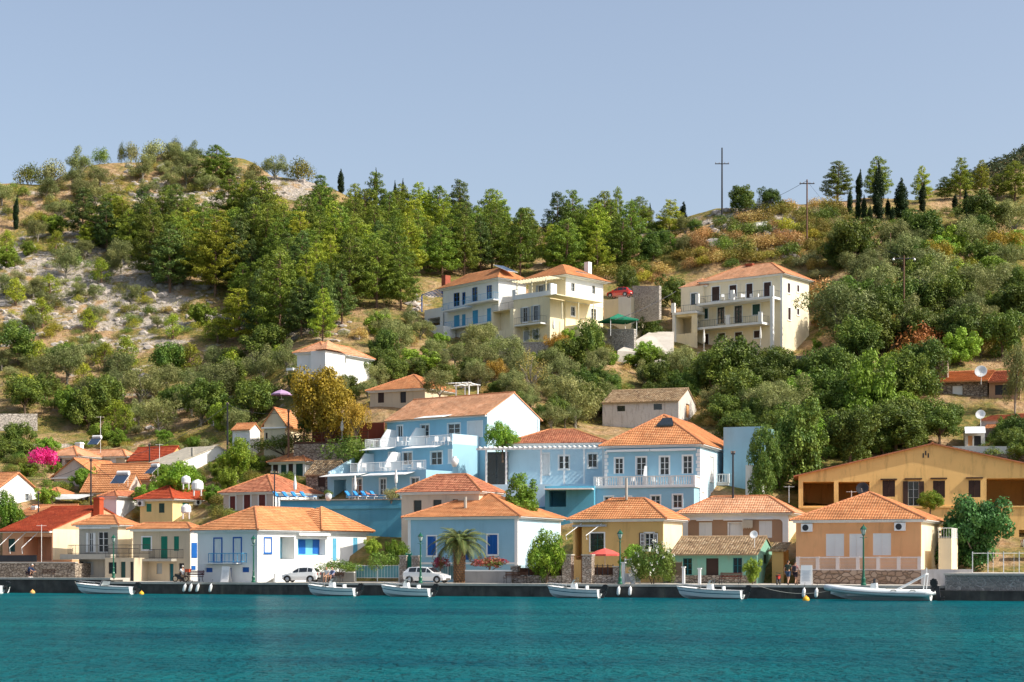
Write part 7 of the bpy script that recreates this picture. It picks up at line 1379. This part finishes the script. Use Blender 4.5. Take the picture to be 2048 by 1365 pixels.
# gate pillars, fences
def pillar(x0, x1, ytop, b, label, m=S_brick, cap_=M_kerb, yb=1167):
    a0, a1 = aq(x0, b), aq(x1, b); w = a1 - a0; P = Q((a0 + a1) / 2, b, HQ - .05); D = P.y; h = px2m(yb - ytop, D); r = empty('gate_pillar', P, ZQ, label, 'pillar'); MB().box((-w / 2, 0, 0), (w / 2, w * .9, h - .1)).build('shaft', m, r); MB().box((-w / 2 - .06, -.06, h - .1), (w / 2 + .06, w * .9 + .06, h)).build('pillar_cap', cap_, r)
pillar(1124, 1142, 1108, 5, 'stone gate pillar, left of the rusty iron gate'); pillar(1164, 1183, 1108, 5, 'stone gate pillar, right of the rusty iron gate'); pillar(799, 812, 1112, 6.0, 'stone gate post with green door beside the estate car, left one'); pillar(823, 836, 1112, 6.0, 'stone gate post behind the estate car, right one')
pillar(1226, 1236, 1131, 5, 'short stone pillar left of the lamp by the ochre house'); pillar(1243, 1249, 1123, 5, 'white square post just right of the lamp by the ochre house', P_white, P_white); pillar(1263, 1269, 1131, 5, 'white square post beside the oleander bush', P_white, P_white); pillar(1364, 1369, 1131, 3.4, 'white post right of the oleander bush', P_white, P_white); pillar(1396, 1401, 1134, 4, 'thin pale post before the green cottage', P_white, P_white); pillar(1021, 1036, 1131, 5.6, 'stone end pillar right of the grey garden wall')
def fence(name, label, x0, x1, b, y0, y1, m, step=.13, glass=None, nposts=4, cat='fence', top=True, z0=None):
    a0, a1 = aq(x0, b), aq(x1, b); L = a1 - a0; P = Q(a0, b, 0); D = P.y; za, zb_ = H + (YH - y1) / F * D, H + (YH - y0) / F * D; P.z = za; hh = zb_ - za; r = empty(name, P, ZQ, label, cat)
    s = MB(); k = max(2, int(L / step)); [s.tube([(L * i / k, 0, 0), (L * i / k, 0, hh)], .012, 4, cap=False) for i in range(k + 1)]; s.tube([(0, 0, .06), (L, 0, .06)], .02, 4); s.tube([(0, 0, hh - .08), (L, 0, hh - .08)], .02, 4); s.build('railing', m, r)
    for i in range(nposts + 1): q = MB(); x = L * i / nposts; q.box((x - .03, -.03, -.3), (x + .03, .03, hh + .05)); q.build('post', m, r)
    if glass: q = MB(); q.box((.02, .03, .08), (L - .02, .05, hh - .1)); q.build('infill_panel', glass, r)
    return r
fence('iron_gate', 'rusty wrought iron gate between the two stone pillars', 1143, 1163, 5.2, 1112, 1166, mat('rusty_iron', (.20, .07, .03)), .1, None, 1, 'gate'); fence('iron_fence', 'dark iron fence with pale tips left of the stone pillars', 1036, 1123, 5.6, 1131, 1152, M_dark, .14, cat='fence'); fence('iron_fence', 'dark iron fence on the low wall of the red parasol garden', 1184, 1226, 5.6, 1130, 1151, M_dark, .14)
fence('reed_screen', 'brown reed screen behind the iron fence near the stone pillars', 1038, 1122, 6.1, 1135, 1152, mat('reed', (.16, .07, .04)), .05, mat('reed', (.16, .07, .04)), 3, 'screen'); fence('reed_screen', 'brown reed screen of the red parasol garden', 1186, 1225, 6.1, 1134, 1151, mat('reed', (.16, .07, .04)), .05, mat('reed', (.16, .07, .04)), 2, 'screen'); fence('reed_screen', 'brown cane screen left of the green cottage', 1344, 1364, 5.0, 1124, 1152, mat('cane', (.25, .18, .12)), .05, mat('cane', (.25, .18, .12)), 1, 'screen')
fence('garden_fence', 'pale teal panelled fence with white frame left of the estate car', 712, 798, 6.2, 1130, 1157, P_white, .3, mat('teal_panel', (.12, .30, .34), rough=.3), 2); fence('garden_fence', 'pale teal railing fence between estate car and garden wall', 868, 924, 6.2, 1130, 1160, P_white, .16, mat('teal_panel', (.12, .30, .34), rough=.3), 2); fence('green_door', 'green arched garden door between the posts behind the estate car', 812, 823, 6.3, 1107, 1150, P_green, .12, P_green, 1, 'gate')
fence('iron_gate', 'light iron gate left of the oleander bush', 1250, 1262, 5.1, 1118, 1166, M_metalw, .12, None, 1, 'gate'); fence('white_wall_panel', 'white low panel behind the light iron gate', 1249, 1280, 5.6, 1146, 1166, P_white, .5, P_white, 1, 'wall')
r = fence('white_fence', 'tall white metal frame fence on the pier wall at the right edge', 1945, 2070, 1.0, 1105, 1150, P_white, 1.35, None, 4)
# red parasol and closed parasols
def parasol(P, label, cloth, open_=True, h=2.5, rad=1.5, grp=None):
    r = empty('parasol', P, 0, label, 'parasol', grp); MB().tube([(0, 0, 0), (0, 0, h + .1)], .03, 6).build('pole', M_metalw, r); MB().lathe([(0, 0), (.28, 0), (.28, .08), (.05, .12), (0, .12)], n=10).build('base', M_conc, r)
    if open_:
        c = MB(); n = 8
        for i in range(n):
            a, b = 6.283 * i / n, 6.283 * (i + 1) / n; A, Bq = Vector((rad * math.cos(a), rad * math.sin(a), h - .5)), Vector((rad * math.cos(b), rad * math.sin(b), h - .5)); T = Vector((0, 0, h + .05)); m_ = A.lerp(T, .5) + Vector((0, 0, .07)); k = Bq.lerp(T, .5) + Vector((0, 0, .07)); c.face([A, Bq, k, m_]); c.face([m_, k, T]); d = Vector((0, 0, -.16)); c.face([A + d, Bq + d, Bq, A])
        c.build('canopy', cloth, r)
    else: MB().lathe([(.03, h * .38), (.15, h * .42), (.19, h * .6), (.12, h * .82), (.06, h * .97), (0, h)], n=9).build('canopy', cloth, r)
C_w = cl('white_canvas', (.74, .72, .68)); parasol(PT(1210, 1166, 159.5), 'faded red open parasol in the garden of the ochre house', cl('faded_red_canvas', (.60, .10, .08)), True, 3.1, 1.45)
th, zt, Lt = TERR
for x, lab in ((590, 'closed white parasol over the left row of blue sunbeds'), (710, 'closed white parasol at the right of the hotel terrace recess')): parasol(PT(x, 1000, 186) if x == 590 else PT(x, 1000, 184), lab, C_w, False, 2.6)
parasol(PT(792, 985, 184), 'closed white parasol behind the olive pot by the hotel', C_w, False, 2.4); parasol(PT(684, 880, 201), 'closed white parasol on the dark terrace under the autumn tree', C_w, False, 2.5); parasol(PT(1408, 703, 257), 'closed white parasol at the foot of the large cream villa', C_w, False, 3.2); parasol(PT(1521, 694, 257), 'closed pale parasol at the right side of the large cream villa', C_w, False, 2.9); parasol(PT(1107, 672, 244), 'closed white parasol by the cream and white hill villa', C_w, False, 2.4)
# sunbeds
def sunbed(P, rz, label, par=None):
    r = empty('sunbed', P, rz, label, 'sunbed', 'blue sunbeds on the hotel terrace'); s = MB(); s.box((-.3, -.95, .28), (.3, .4, .33)); [s.box((x - .03, y - .03, 0), (x + .03, y + .03, .28)) for x in (-.25, .25) for y in (-.85, .3)]; s.build('frame', P_white, r); s = MB(); s.box((-.28, -.93, .33), (.28, .38, .42)); s.prism([(-.28, .38, .36), (-.28, .47, .33), (-.28, .95, .85), (-.28, .88, .92)], (.56, 0, 0)); s.build('cushion', cl('blue_cushion', (.03, .22, .5)), r)
for i, x in enumerate((562, 580, 598, 616)): sunbed(PT(x, 1000.5, 184.5), R(60), 'blue cushioned sunbed in the left row on the hotel terrace')
for i, x in enumerate((706, 722, 738, 756)): sunbed(PT(x, 999.5, 182.5), R(60), 'blue cushioned sunbed in the right row by the hotel doors')
person(PT(741, 999.5, 182.3), R(60), lie, 'person lying on a sunbed of the right row on the hotel terrace', SK, cl('swim_cloth', (.5, .2, .2)), cl('swim_cloth', (.5, .2, .2)), HB, 1.0)
def vase(P, s, label): r = empty('vase', P, 0, label, 'vase'); MB().lathe([(0, 0), (.22 * s, 0), (.42 * s, .45 * s), (.4 * s, .8 * s), (.16 * s, 1.0 * s), (.2 * s, 1.08 * s), (.14 * s, 1.06 * s), (0, .9 * s)], n=16).build('jar', P_white, r, smooth=True, merge=True); return r
vase(PT(909, 934, 184), 1.0, 'large white jar on the ledge at the hotel corner'); v = vase(PT(657, 1002, 181), .85, 'white pot with a small shrub at the left end of the hotel terrace'); plant('grn0', PT(657, 988, 181), .35, 'little shrub in the white pot on the hotel terrace', cat='potted plant'); plant('sage0', PT(782, 1000, 181), (.9, .9, .9), 'olive-green potted shrub at the hotel terrace edge', cat='potted plant')
# plastic chairs on balconies
def chair0():
    r = empty('balcony_chair', (0, 0, 0), 0, 'x', 'chair'); s = MB(); s.box((-.24, -.24, .40), (.24, .24, .44)); s.build('seat', P_white, r); s = MB(); s.box((-.24, .22, .44), (.24, .26, .92)); s.build('backrest', P_white, r)
    for x in (-.21, .21):
        for y in (-.21, .21): q = MB(); q.tube([(x, y, 0), (x * .95, y * .95, .4)], .022, 4); q.build('leg', P_white, r)
    return r
ch0 = chair0(); used = [False]
def chair(P, rz, label, grp):
    o = ch0 if not used[0] else copy_tree(ch0); used[0] = True; o.location = P; o.rotation_euler = (0, 0, rz); o['label'] = label; o['group'] = grp
for i, x in enumerate((768, 800, 812, 870, 884, 900)): chair(PT(x, 891, 189.5 - 0.02 * (x - 820)), i * 1.3, 'small white chair on the upper hotel balcony', 'chairs on the upper hotel balcony')
for i, x in enumerate((728, 764, 776, 820, 840)): chair(PT(x, 943, 186.5 - .02 * (x - 780)), i * 1.7, 'small white chair on the middle hotel balcony', 'chairs on the middle hotel balcony')
for i, x in enumerate((1446, 1471, 1480, 1488, 1504, 1514)): chair(PT(x, 600.5, 262.5), i * 2.1, 'white plastic chair on the top balcony of the large cream villa', 'chairs on the cream villa balcony')
for i, x in enumerate((1268, 1310, 1350)): chair(PT(x, 971, 179), i * 2.1, 'white chair behind the balustrade of the tall blue house', 'chairs behind the blue house balustrade')
# poles and wires
M_pole = mat('pole_wood', (.16, .085, .055), var=.25, scale=2); M_wire = mat('wire', (.05, .05, .055))
POLES = {}
def pole(x, ytop, yfoot, label, D=None, arm=None, r=.13, m=None, lamps=False, hw=None):
    P = PT(x, yfoot, D) if D else cast(x, yfoot); P = P or PT(x, yfoot, 320); D = P.y; h = px2m(yfoot - ytop, D); o = empty('utility_pole', P, 0, label, 'utility pole'); MB().tube([(0, 0, -2), (0, 0, h)], r, 7, r * .7).build('mast', m or M_pole, o); POLES[x] = P + Vector((0, 0, h - .2))
    s = MB(); w = px2m(arm[1], D) / 2 if arm else .35; z = h - px2m(arm[0], D) if arm else h - .4; s.box((-w, -.07, z - .07), (w, .07, z + .07)); s.build('crossarm', M_dark if not m else m, o)
    for i, u in enumerate((-w * .9, -w * .4, w * .4, w * .9)): q = MB(); q.lathe([(0, z + .07), (.06, z + .1), (.045, z + .18), (.06, z + .26), (0, z + .28)], (u, 0, 0), 6); q.build('insulator', mat('porcelain', (.35, .25, .2), rough=.3), o)
    if lamps:
        for u in (-w, w): q = MB(); q.lathe([(0, z - .35), (.2, z - .2), (.1, z + .05), (0, z + .1)], (u, 0, 0), 8); q.build('floodlight', M_metalw, o)
    return o
pole(1444, 298, 436, 'tall dark power pole with wide crossarm standing against the sky', arm=(32, 28), r=.18, m=M_dark); pole(1614, 363, 506, 'wooden power pole with crossarm on the golden slope', arm=(8, 30), r=.17); pole(1166, 462, 530, 'reddish wooden pole rising behind the cream and white villa', arm=(8, 8), r=.17)
pole(1781, 468, 552, 'thin pole behind the layered conifer on the right slope', arm=(40, 20), r=.12); pole(1808, 513, 674, 'wooden pole with two lamps on its crossarm on the right slope', arm=(6, 42), r=.15, lamps=True)
pole(182, 918, 1016, 'black pole in front of the ribbed orange roof with solar heater', D=198, arm=(3, 6), r=.12, m=M_dark); pole(455, 806, 892, 'dark pole beside the whitish-roofed building', D=206, r=.13, m=M_dark, arm=(4, 4)); pole(577, 820, 910, 'brown wooden pole standing by the yellow gabled house', D=203, r=.14, arm=(4, 4)); pole(549, 940, 1022, 'black wall-side pole at the corner of the maroon-shuttered house', D=182, r=.09, m=M_dark, arm=(8, 16)); pole(1466, 903, 985, 'dark pole in front of the lit side of the tall blue house', D=172, r=.12, m=M_dark, arm=(5, 8)); pole(299, 888, 918, 'short dark pole before the red roof in the left village', D=214, r=.1, m=M_dark, arm=(3, 4)); pole(77, 985, 1030, 'dark pole right of the white gabled house at the left edge', D=193, r=.09, m=M_dark, arm=(3, 4))
def wire(A, B, sag, label, r=.022): rope('overhead_wire', A, B, sag, label, M_wire, 'wire', r)
wire(POLES[182], POLES[455], 1.6, 'overhead wire rising from the left village pole to the dark pole by the whitish roof'); wire(POLES[455], POLES[577], .6, 'overhead wire between the dark pole and the brown pole by the yellow gable'); wire(POLES[1166], POLES[1614], 3.5, 'overhead wire crossing the saddle to the pole on the golden slope', .03); wire(POLES[1614], POLES[1808], 2, 'overhead wire between the golden slope pole and the two-lamp pole', .025); wire(PT(1230, 640, 244), PT(1352, 583, 262), .3, 'pale cable slanting past the curved stone wall to the large cream villa', .05); wire(PT(920, 770, 216), PT(1100, 720, 240), .8, 'pale cable slanting up below the long stone wall', .05); wire(POLES[182], PT(60, 960, 196), .6, 'wire from the left village pole to the white gabled house'); wire(POLES[182], PT(280, 985, 190), .5, 'wire from the left village pole to the yellow house')
# antennas, dishes, tanks, heaters
def antenna(x, y0, y1, D, label): P = PT(x, y1, D); h = px2m(y1 - y0, D); r = empty('antenna', P, 0, label, 'antenna'); MB().tube([(0, 0, -1), (0, 0, h)], .03, 5).build('mast', M_metalw, r); s = MB(); s.tube([(-.5, 0, h - .1), (.5, 0, h - .1)], .015, 4); [s.tube([(u, -.3, h - .1), (u, .3, h - .1)], .015, 3) for u in np.linspace(-.45, .45, 7)]; s.build('aerial', M_metalw, r)
antenna(201, 833, 890, 219, 'tall thin aerial mast above the wide pale-roofed house'); antenna(319, 888, 918, 212, 'white aerial on the red roof in the left village'); antenna(1578, 972, 985, 167, 'small horizontal aerial left of the tan house roof'); antenna(1703, 982, 1006, 166, 'white T-shaped aerial behind the tan house roof'); antenna(83, 1050, 1115, 183, 'white mast beside the awning arms of the salmon house')
def dish(x, y, D, rad, label, rz=-20, m=P_white):
    r = empty('satellite_dish', PT(x, y, D), R(rz), label, 'satellite dish'); c = MB(); c.lathe([(0, 0), (rad * .5, rad * .07), (rad, rad * .25), (rad * 1.02, rad * .25), (rad * .5, rad * .03), (0, -.03)], n=18); M = Matrix.Rotation(R(72), 4, 'X'); c.v = [tuple(M @ Vector(v)) for v in c.v]; c.build('reflector', m, r, smooth=True, merge=True); MB().tube([(0, .05, 0), (0, .25, -rad), (0, .25, -rad - .8)], .03, 5).build('mount', M_metalw, r); MB().tube([(0, 0, -rad * .8), (0, -rad * .9, 0)], .02, 4).build('feed_arm', M_metalw, r)
dish(1508, 1070, 157.6, .36, 'white dish above the ridge of the green cottage'); dish(1962, 744, 218, .75, 'white dish on the bright orange shallow roof'); dish(1961, 830, 203, .55, 'white dish above the kiosk with the scalloped awning'); dish(1725, 978, 167.5, .6, 'dark mesh dish behind the tan house roof', -20, M_dark)
def tank(x, y, D, rad, label): r = empty('water_tank', PT(x, y, D), R(15), label, 'water tank'); c = MB(); c.lathe([(0, 0), (rad * .8, 0), (rad, rad * .25), (rad, rad * 1.2), (rad * .75, rad * 1.6), (rad * .3, rad * 1.72), (rad * .3, rad * 1.85), (0, rad * 1.86)], n=18); c.build('tank_shell', P_white, r, smooth=False); s = MB(); [s.box((u - .05, -rad * .7, -.6), (u + .05, rad * .7, 0)) for u in (-rad * .6, rad * .6)]; s.build('stand', M_metalw, r)
tank(372, 968, 186, .48, 'round white water tank behind the bright red hip roof, upper left one'); tank(395, 981, 185, .62, 'biggest round white water tank behind the bright red hip roof'); tank(372, 1027, 181, .52, 'white water tank in front of the yellow house wall')
def heater(x, y, D, rz, label, s=1.0):
    r = empty('solar_heater', PT(x, y, D), R(rz), label, 'solar water heater'); r.scale = (s,) * 3; MB().tube([(-.75, .6, 1.25), (.75, .6, 1.25)], .27, 12).build('tank', M_metalw, r); p = MB(); p.prism([(-.95, -.75, 0), (.95, -.75, 0), (.95, .45, 1.0), (-.95, .45, 1.0)], (0, .08, .06)); o = p.build('collector', M_metalw, r); p = MB(); p.prism([(-.88, -.76, .03), (.88, -.76, .03), (.88, .40, .99), (-.88, .40, .99)], (0, -.02, -.015)); p.build('collector_glass', mat('solar_glass', (.03, .05, .09), rough=.1, spec=.8), o); f = MB(); [f.tube([(u, .6, 1.0), (u, .6, -.3)], .03, 4) for u in (-.6, .6)]; f.build('stand', M_metalw, r)
heater(241, 968, 199, -20, 'solar water heater with silver tank on the ribbed orange roof'); heater(304, 948, 203, -40, 'solar water heater on the long orange roof in the left village', .8); heater(190, 890, 217, -20, 'solar tank on the ridge of the wide pale roof', .8)
# gazebo, hive box, drive, deck
P = PT(1236, 655, 249); r = empty('gazebo', P, R(20), 'green canvas gazebo beside the cream and white hill villa', 'gazebo'); h_ = px2m(14, 249); s = MB(); a = 2.0
for x, y in ((-a, -a), (a, -a), (a, a), (-a, a)): q = MB(); q.tube([(x, y, -1.5), (x, y, h_)], .05, 5); q.build('post', M_metalw, r)
c4 = [Vector((-a - .2, -a - .2, h_)), Vector((a + .2, -a - .2, h_)), Vector((a + .2, a + .2, h_)), Vector((-a - .2, a + .2, h_))]; T = Vector((0, 0, h_ + .95))
for i in range(4): A, Bq = c4[i], c4[(i + 1) % 4]; m1, m2 = A.lerp(T, .5) - Vector((0, 0, .12)), Bq.lerp(T, .5) - Vector((0, 0, .12)); s.face([A, Bq, m2, m1]); s.face([m1, m2, T]); d = Vector((0, 0, -.22)); s.face([A + d, Bq + d, Bq, A])
s.build('canopy', cl('green_canvas', (.01, .16, .09)), r)
P = cast(1518, 462) or PT(1518, 462, 300); r = empty('shed', P, R(25), 'small tilted white metal box hut among the rocks on the ridge', 'shed'); w = px2m(24, P.y); s = MB(); s.box((-w / 2, -.8, -.5), (w / 2, .8, w * .55)); s.build('box_shell', P_white, r); s = MB(); s.prism([(-w / 2 - .1, -.9, w * .55), (w / 2 + .1, -.9, w * .55 + .3), (w / 2 + .1, .9, w * .55 + .3), (-w / 2 - .1, .9, w * .55)], (0, 0, .06)); s.build('lid', P_white, r)
s = MB(); A = [PT(1235, 706, 243), PT(1345, 716, 246), PT(1348, 668, 262), PT(1300, 668, 262)]
s.prism([p - Vector((0, 0, 2)) for p in A], (0, 0, 2.3)); tag(s.build('drive', M_pave), kind='structure'); wallrun('retaining_wall', 'pale low parapet along the concrete drive', 1238, 1285, 244.5, 258, 700, 694, M_kerb, ob=672) if False else None
P = PT(672, 884, 203); r = empty('wooden_terrace', P, R(-18), 'dark timber terrace with railings under the autumn tree beside the hotel', 'terrace'); w = 4.6; s = MB(); s.box((-w, -1.6, -.25), (w, 3.5, -.05)); s.build('deck', M_wood, r); s = MB(); [s.box((-w + i * 1.15, -1.6, -.05), (-w + i * 1.15 + .08, -1.52, 1.0)) for i in range(9)]; [s.box((-w, -1.58, z), (w, -1.54, z + .07)) for z in (.3, .62, .95)]; s.build('railing', M_wood, r); s = MB(); s.box((-w, 3.4, -.05), (w, 3.6, 2.4)); s.build('back_wall', W_maroon, r); s = MB(); s.box((-w, -1.7, -3), (w, -1.5, -.3)); s.build('retaining_face', S_wall, r)
P = PT(563, 800, 214); parasol(P, 'tattered mauve parasol on the slope left of the autumn tree', cl('mauve_canvas', (.38, .25, .40)), True, 1.2, 1.3)
# palm
P = PT(919, 1163, 163.5); P.z = HQ - .1; r = empty('palm_tree', P, 0, 'stout date palm with a patterned trunk and drooping fronds before the blue house', 'palm tree'); H0 = px2m(1163 - 1085, 163.5); rr = random.Random(3)
s = MB(); s.lathe([(.42, -.2), (.5, .3), (.48, H0 * .5), (.52, H0 * .8), (.62, H0 * 1.0), (.4, H0 * 1.12), (0, H0 * 1.14)], n=14); s.build('trunk_core', M_bark, r); s = MB()
for j in range(17):
    for i in range(12):
        a = 6.283 * (i + (j % 2) * .5) / 12; z = .1 + j * (H0 * 1.02) / 17; rd = .47 + (.1 if z > H0 * .8 else 0); d = Vector((math.cos(a), math.sin(a), 0)); t = Vector((-d.y, d.x, 0)); b = d * rd + Vector((0, 0, z)); s.face([b - t * .13, b + d * .1 + Vector((0, 0, -.02)), b + t * .13, b + d * .13 + Vector((0, 0, .24))])
s.build('trunk', mat('palm_trunk', (.32, .17, .08), var=.5, scale=8, bump=.5), r); L_palm = leafm('palm_leaflets', (.028, .058, .02), (.065, .10, .035)); f = MB(); st = MB(); topz = H0 * 1.06
for i in range(62):
    a = i * 2.399 + rr.uniform(-.2, .2); lv = i / 62; el = R(84 - 95 * lv ** .9 + rr.uniform(-6, 6)); Lf = (2.0 + 1.1 * math.sin(min(1, lv * 1.6) * 1.57)) * rr.uniform(.88, 1.08); p = Vector((math.cos(a) * .2, math.sin(a) * .2, topz)); pts = [p]; e = el; n = 10
    for k in range(n): e -= R(5 + 7.5 * (k / n)) * (1.0 if e > -1.2 else .1); p = p + Vector((math.cos(a) * math.cos(e), math.sin(a) * math.cos(e), math.sin(e))) * Lf / n; pts.append(p)
    st.tube(pts, .03, 4, .008, cap=False); sd = Vector((-math.sin(a), math.cos(a), 0))
    for k in range(1, n):
        for q in range(3):
            b = pts[k].lerp(pts[k + 1], q / 3); t = (pts[k + 1] - pts[k]).normalized(); u = (k + q / 3) / n; ln = .62 * math.sin(math.pi * min(.93, .16 + u * .84)) + .08
            for sg in (1, -1):
                d = (sd * sg * .75 + t * .62 + Vector((0, 0, -.28 - rr.uniform(0, .2)))).normalized(); w = t * .028; f.face([b - w, b + d * ln * .6 - w * .8 + Vector((0, 0, .02)), b + d * ln, b + d * ln * .6 + w * .9, b + w])
st.build('frond_stalks', mat('frond_stalk', (.30, .28, .08)), r); f.build('fronds', L_palm, r)
# round white flowers on the oleander are part of its own crown; wall lanterns on the blue house
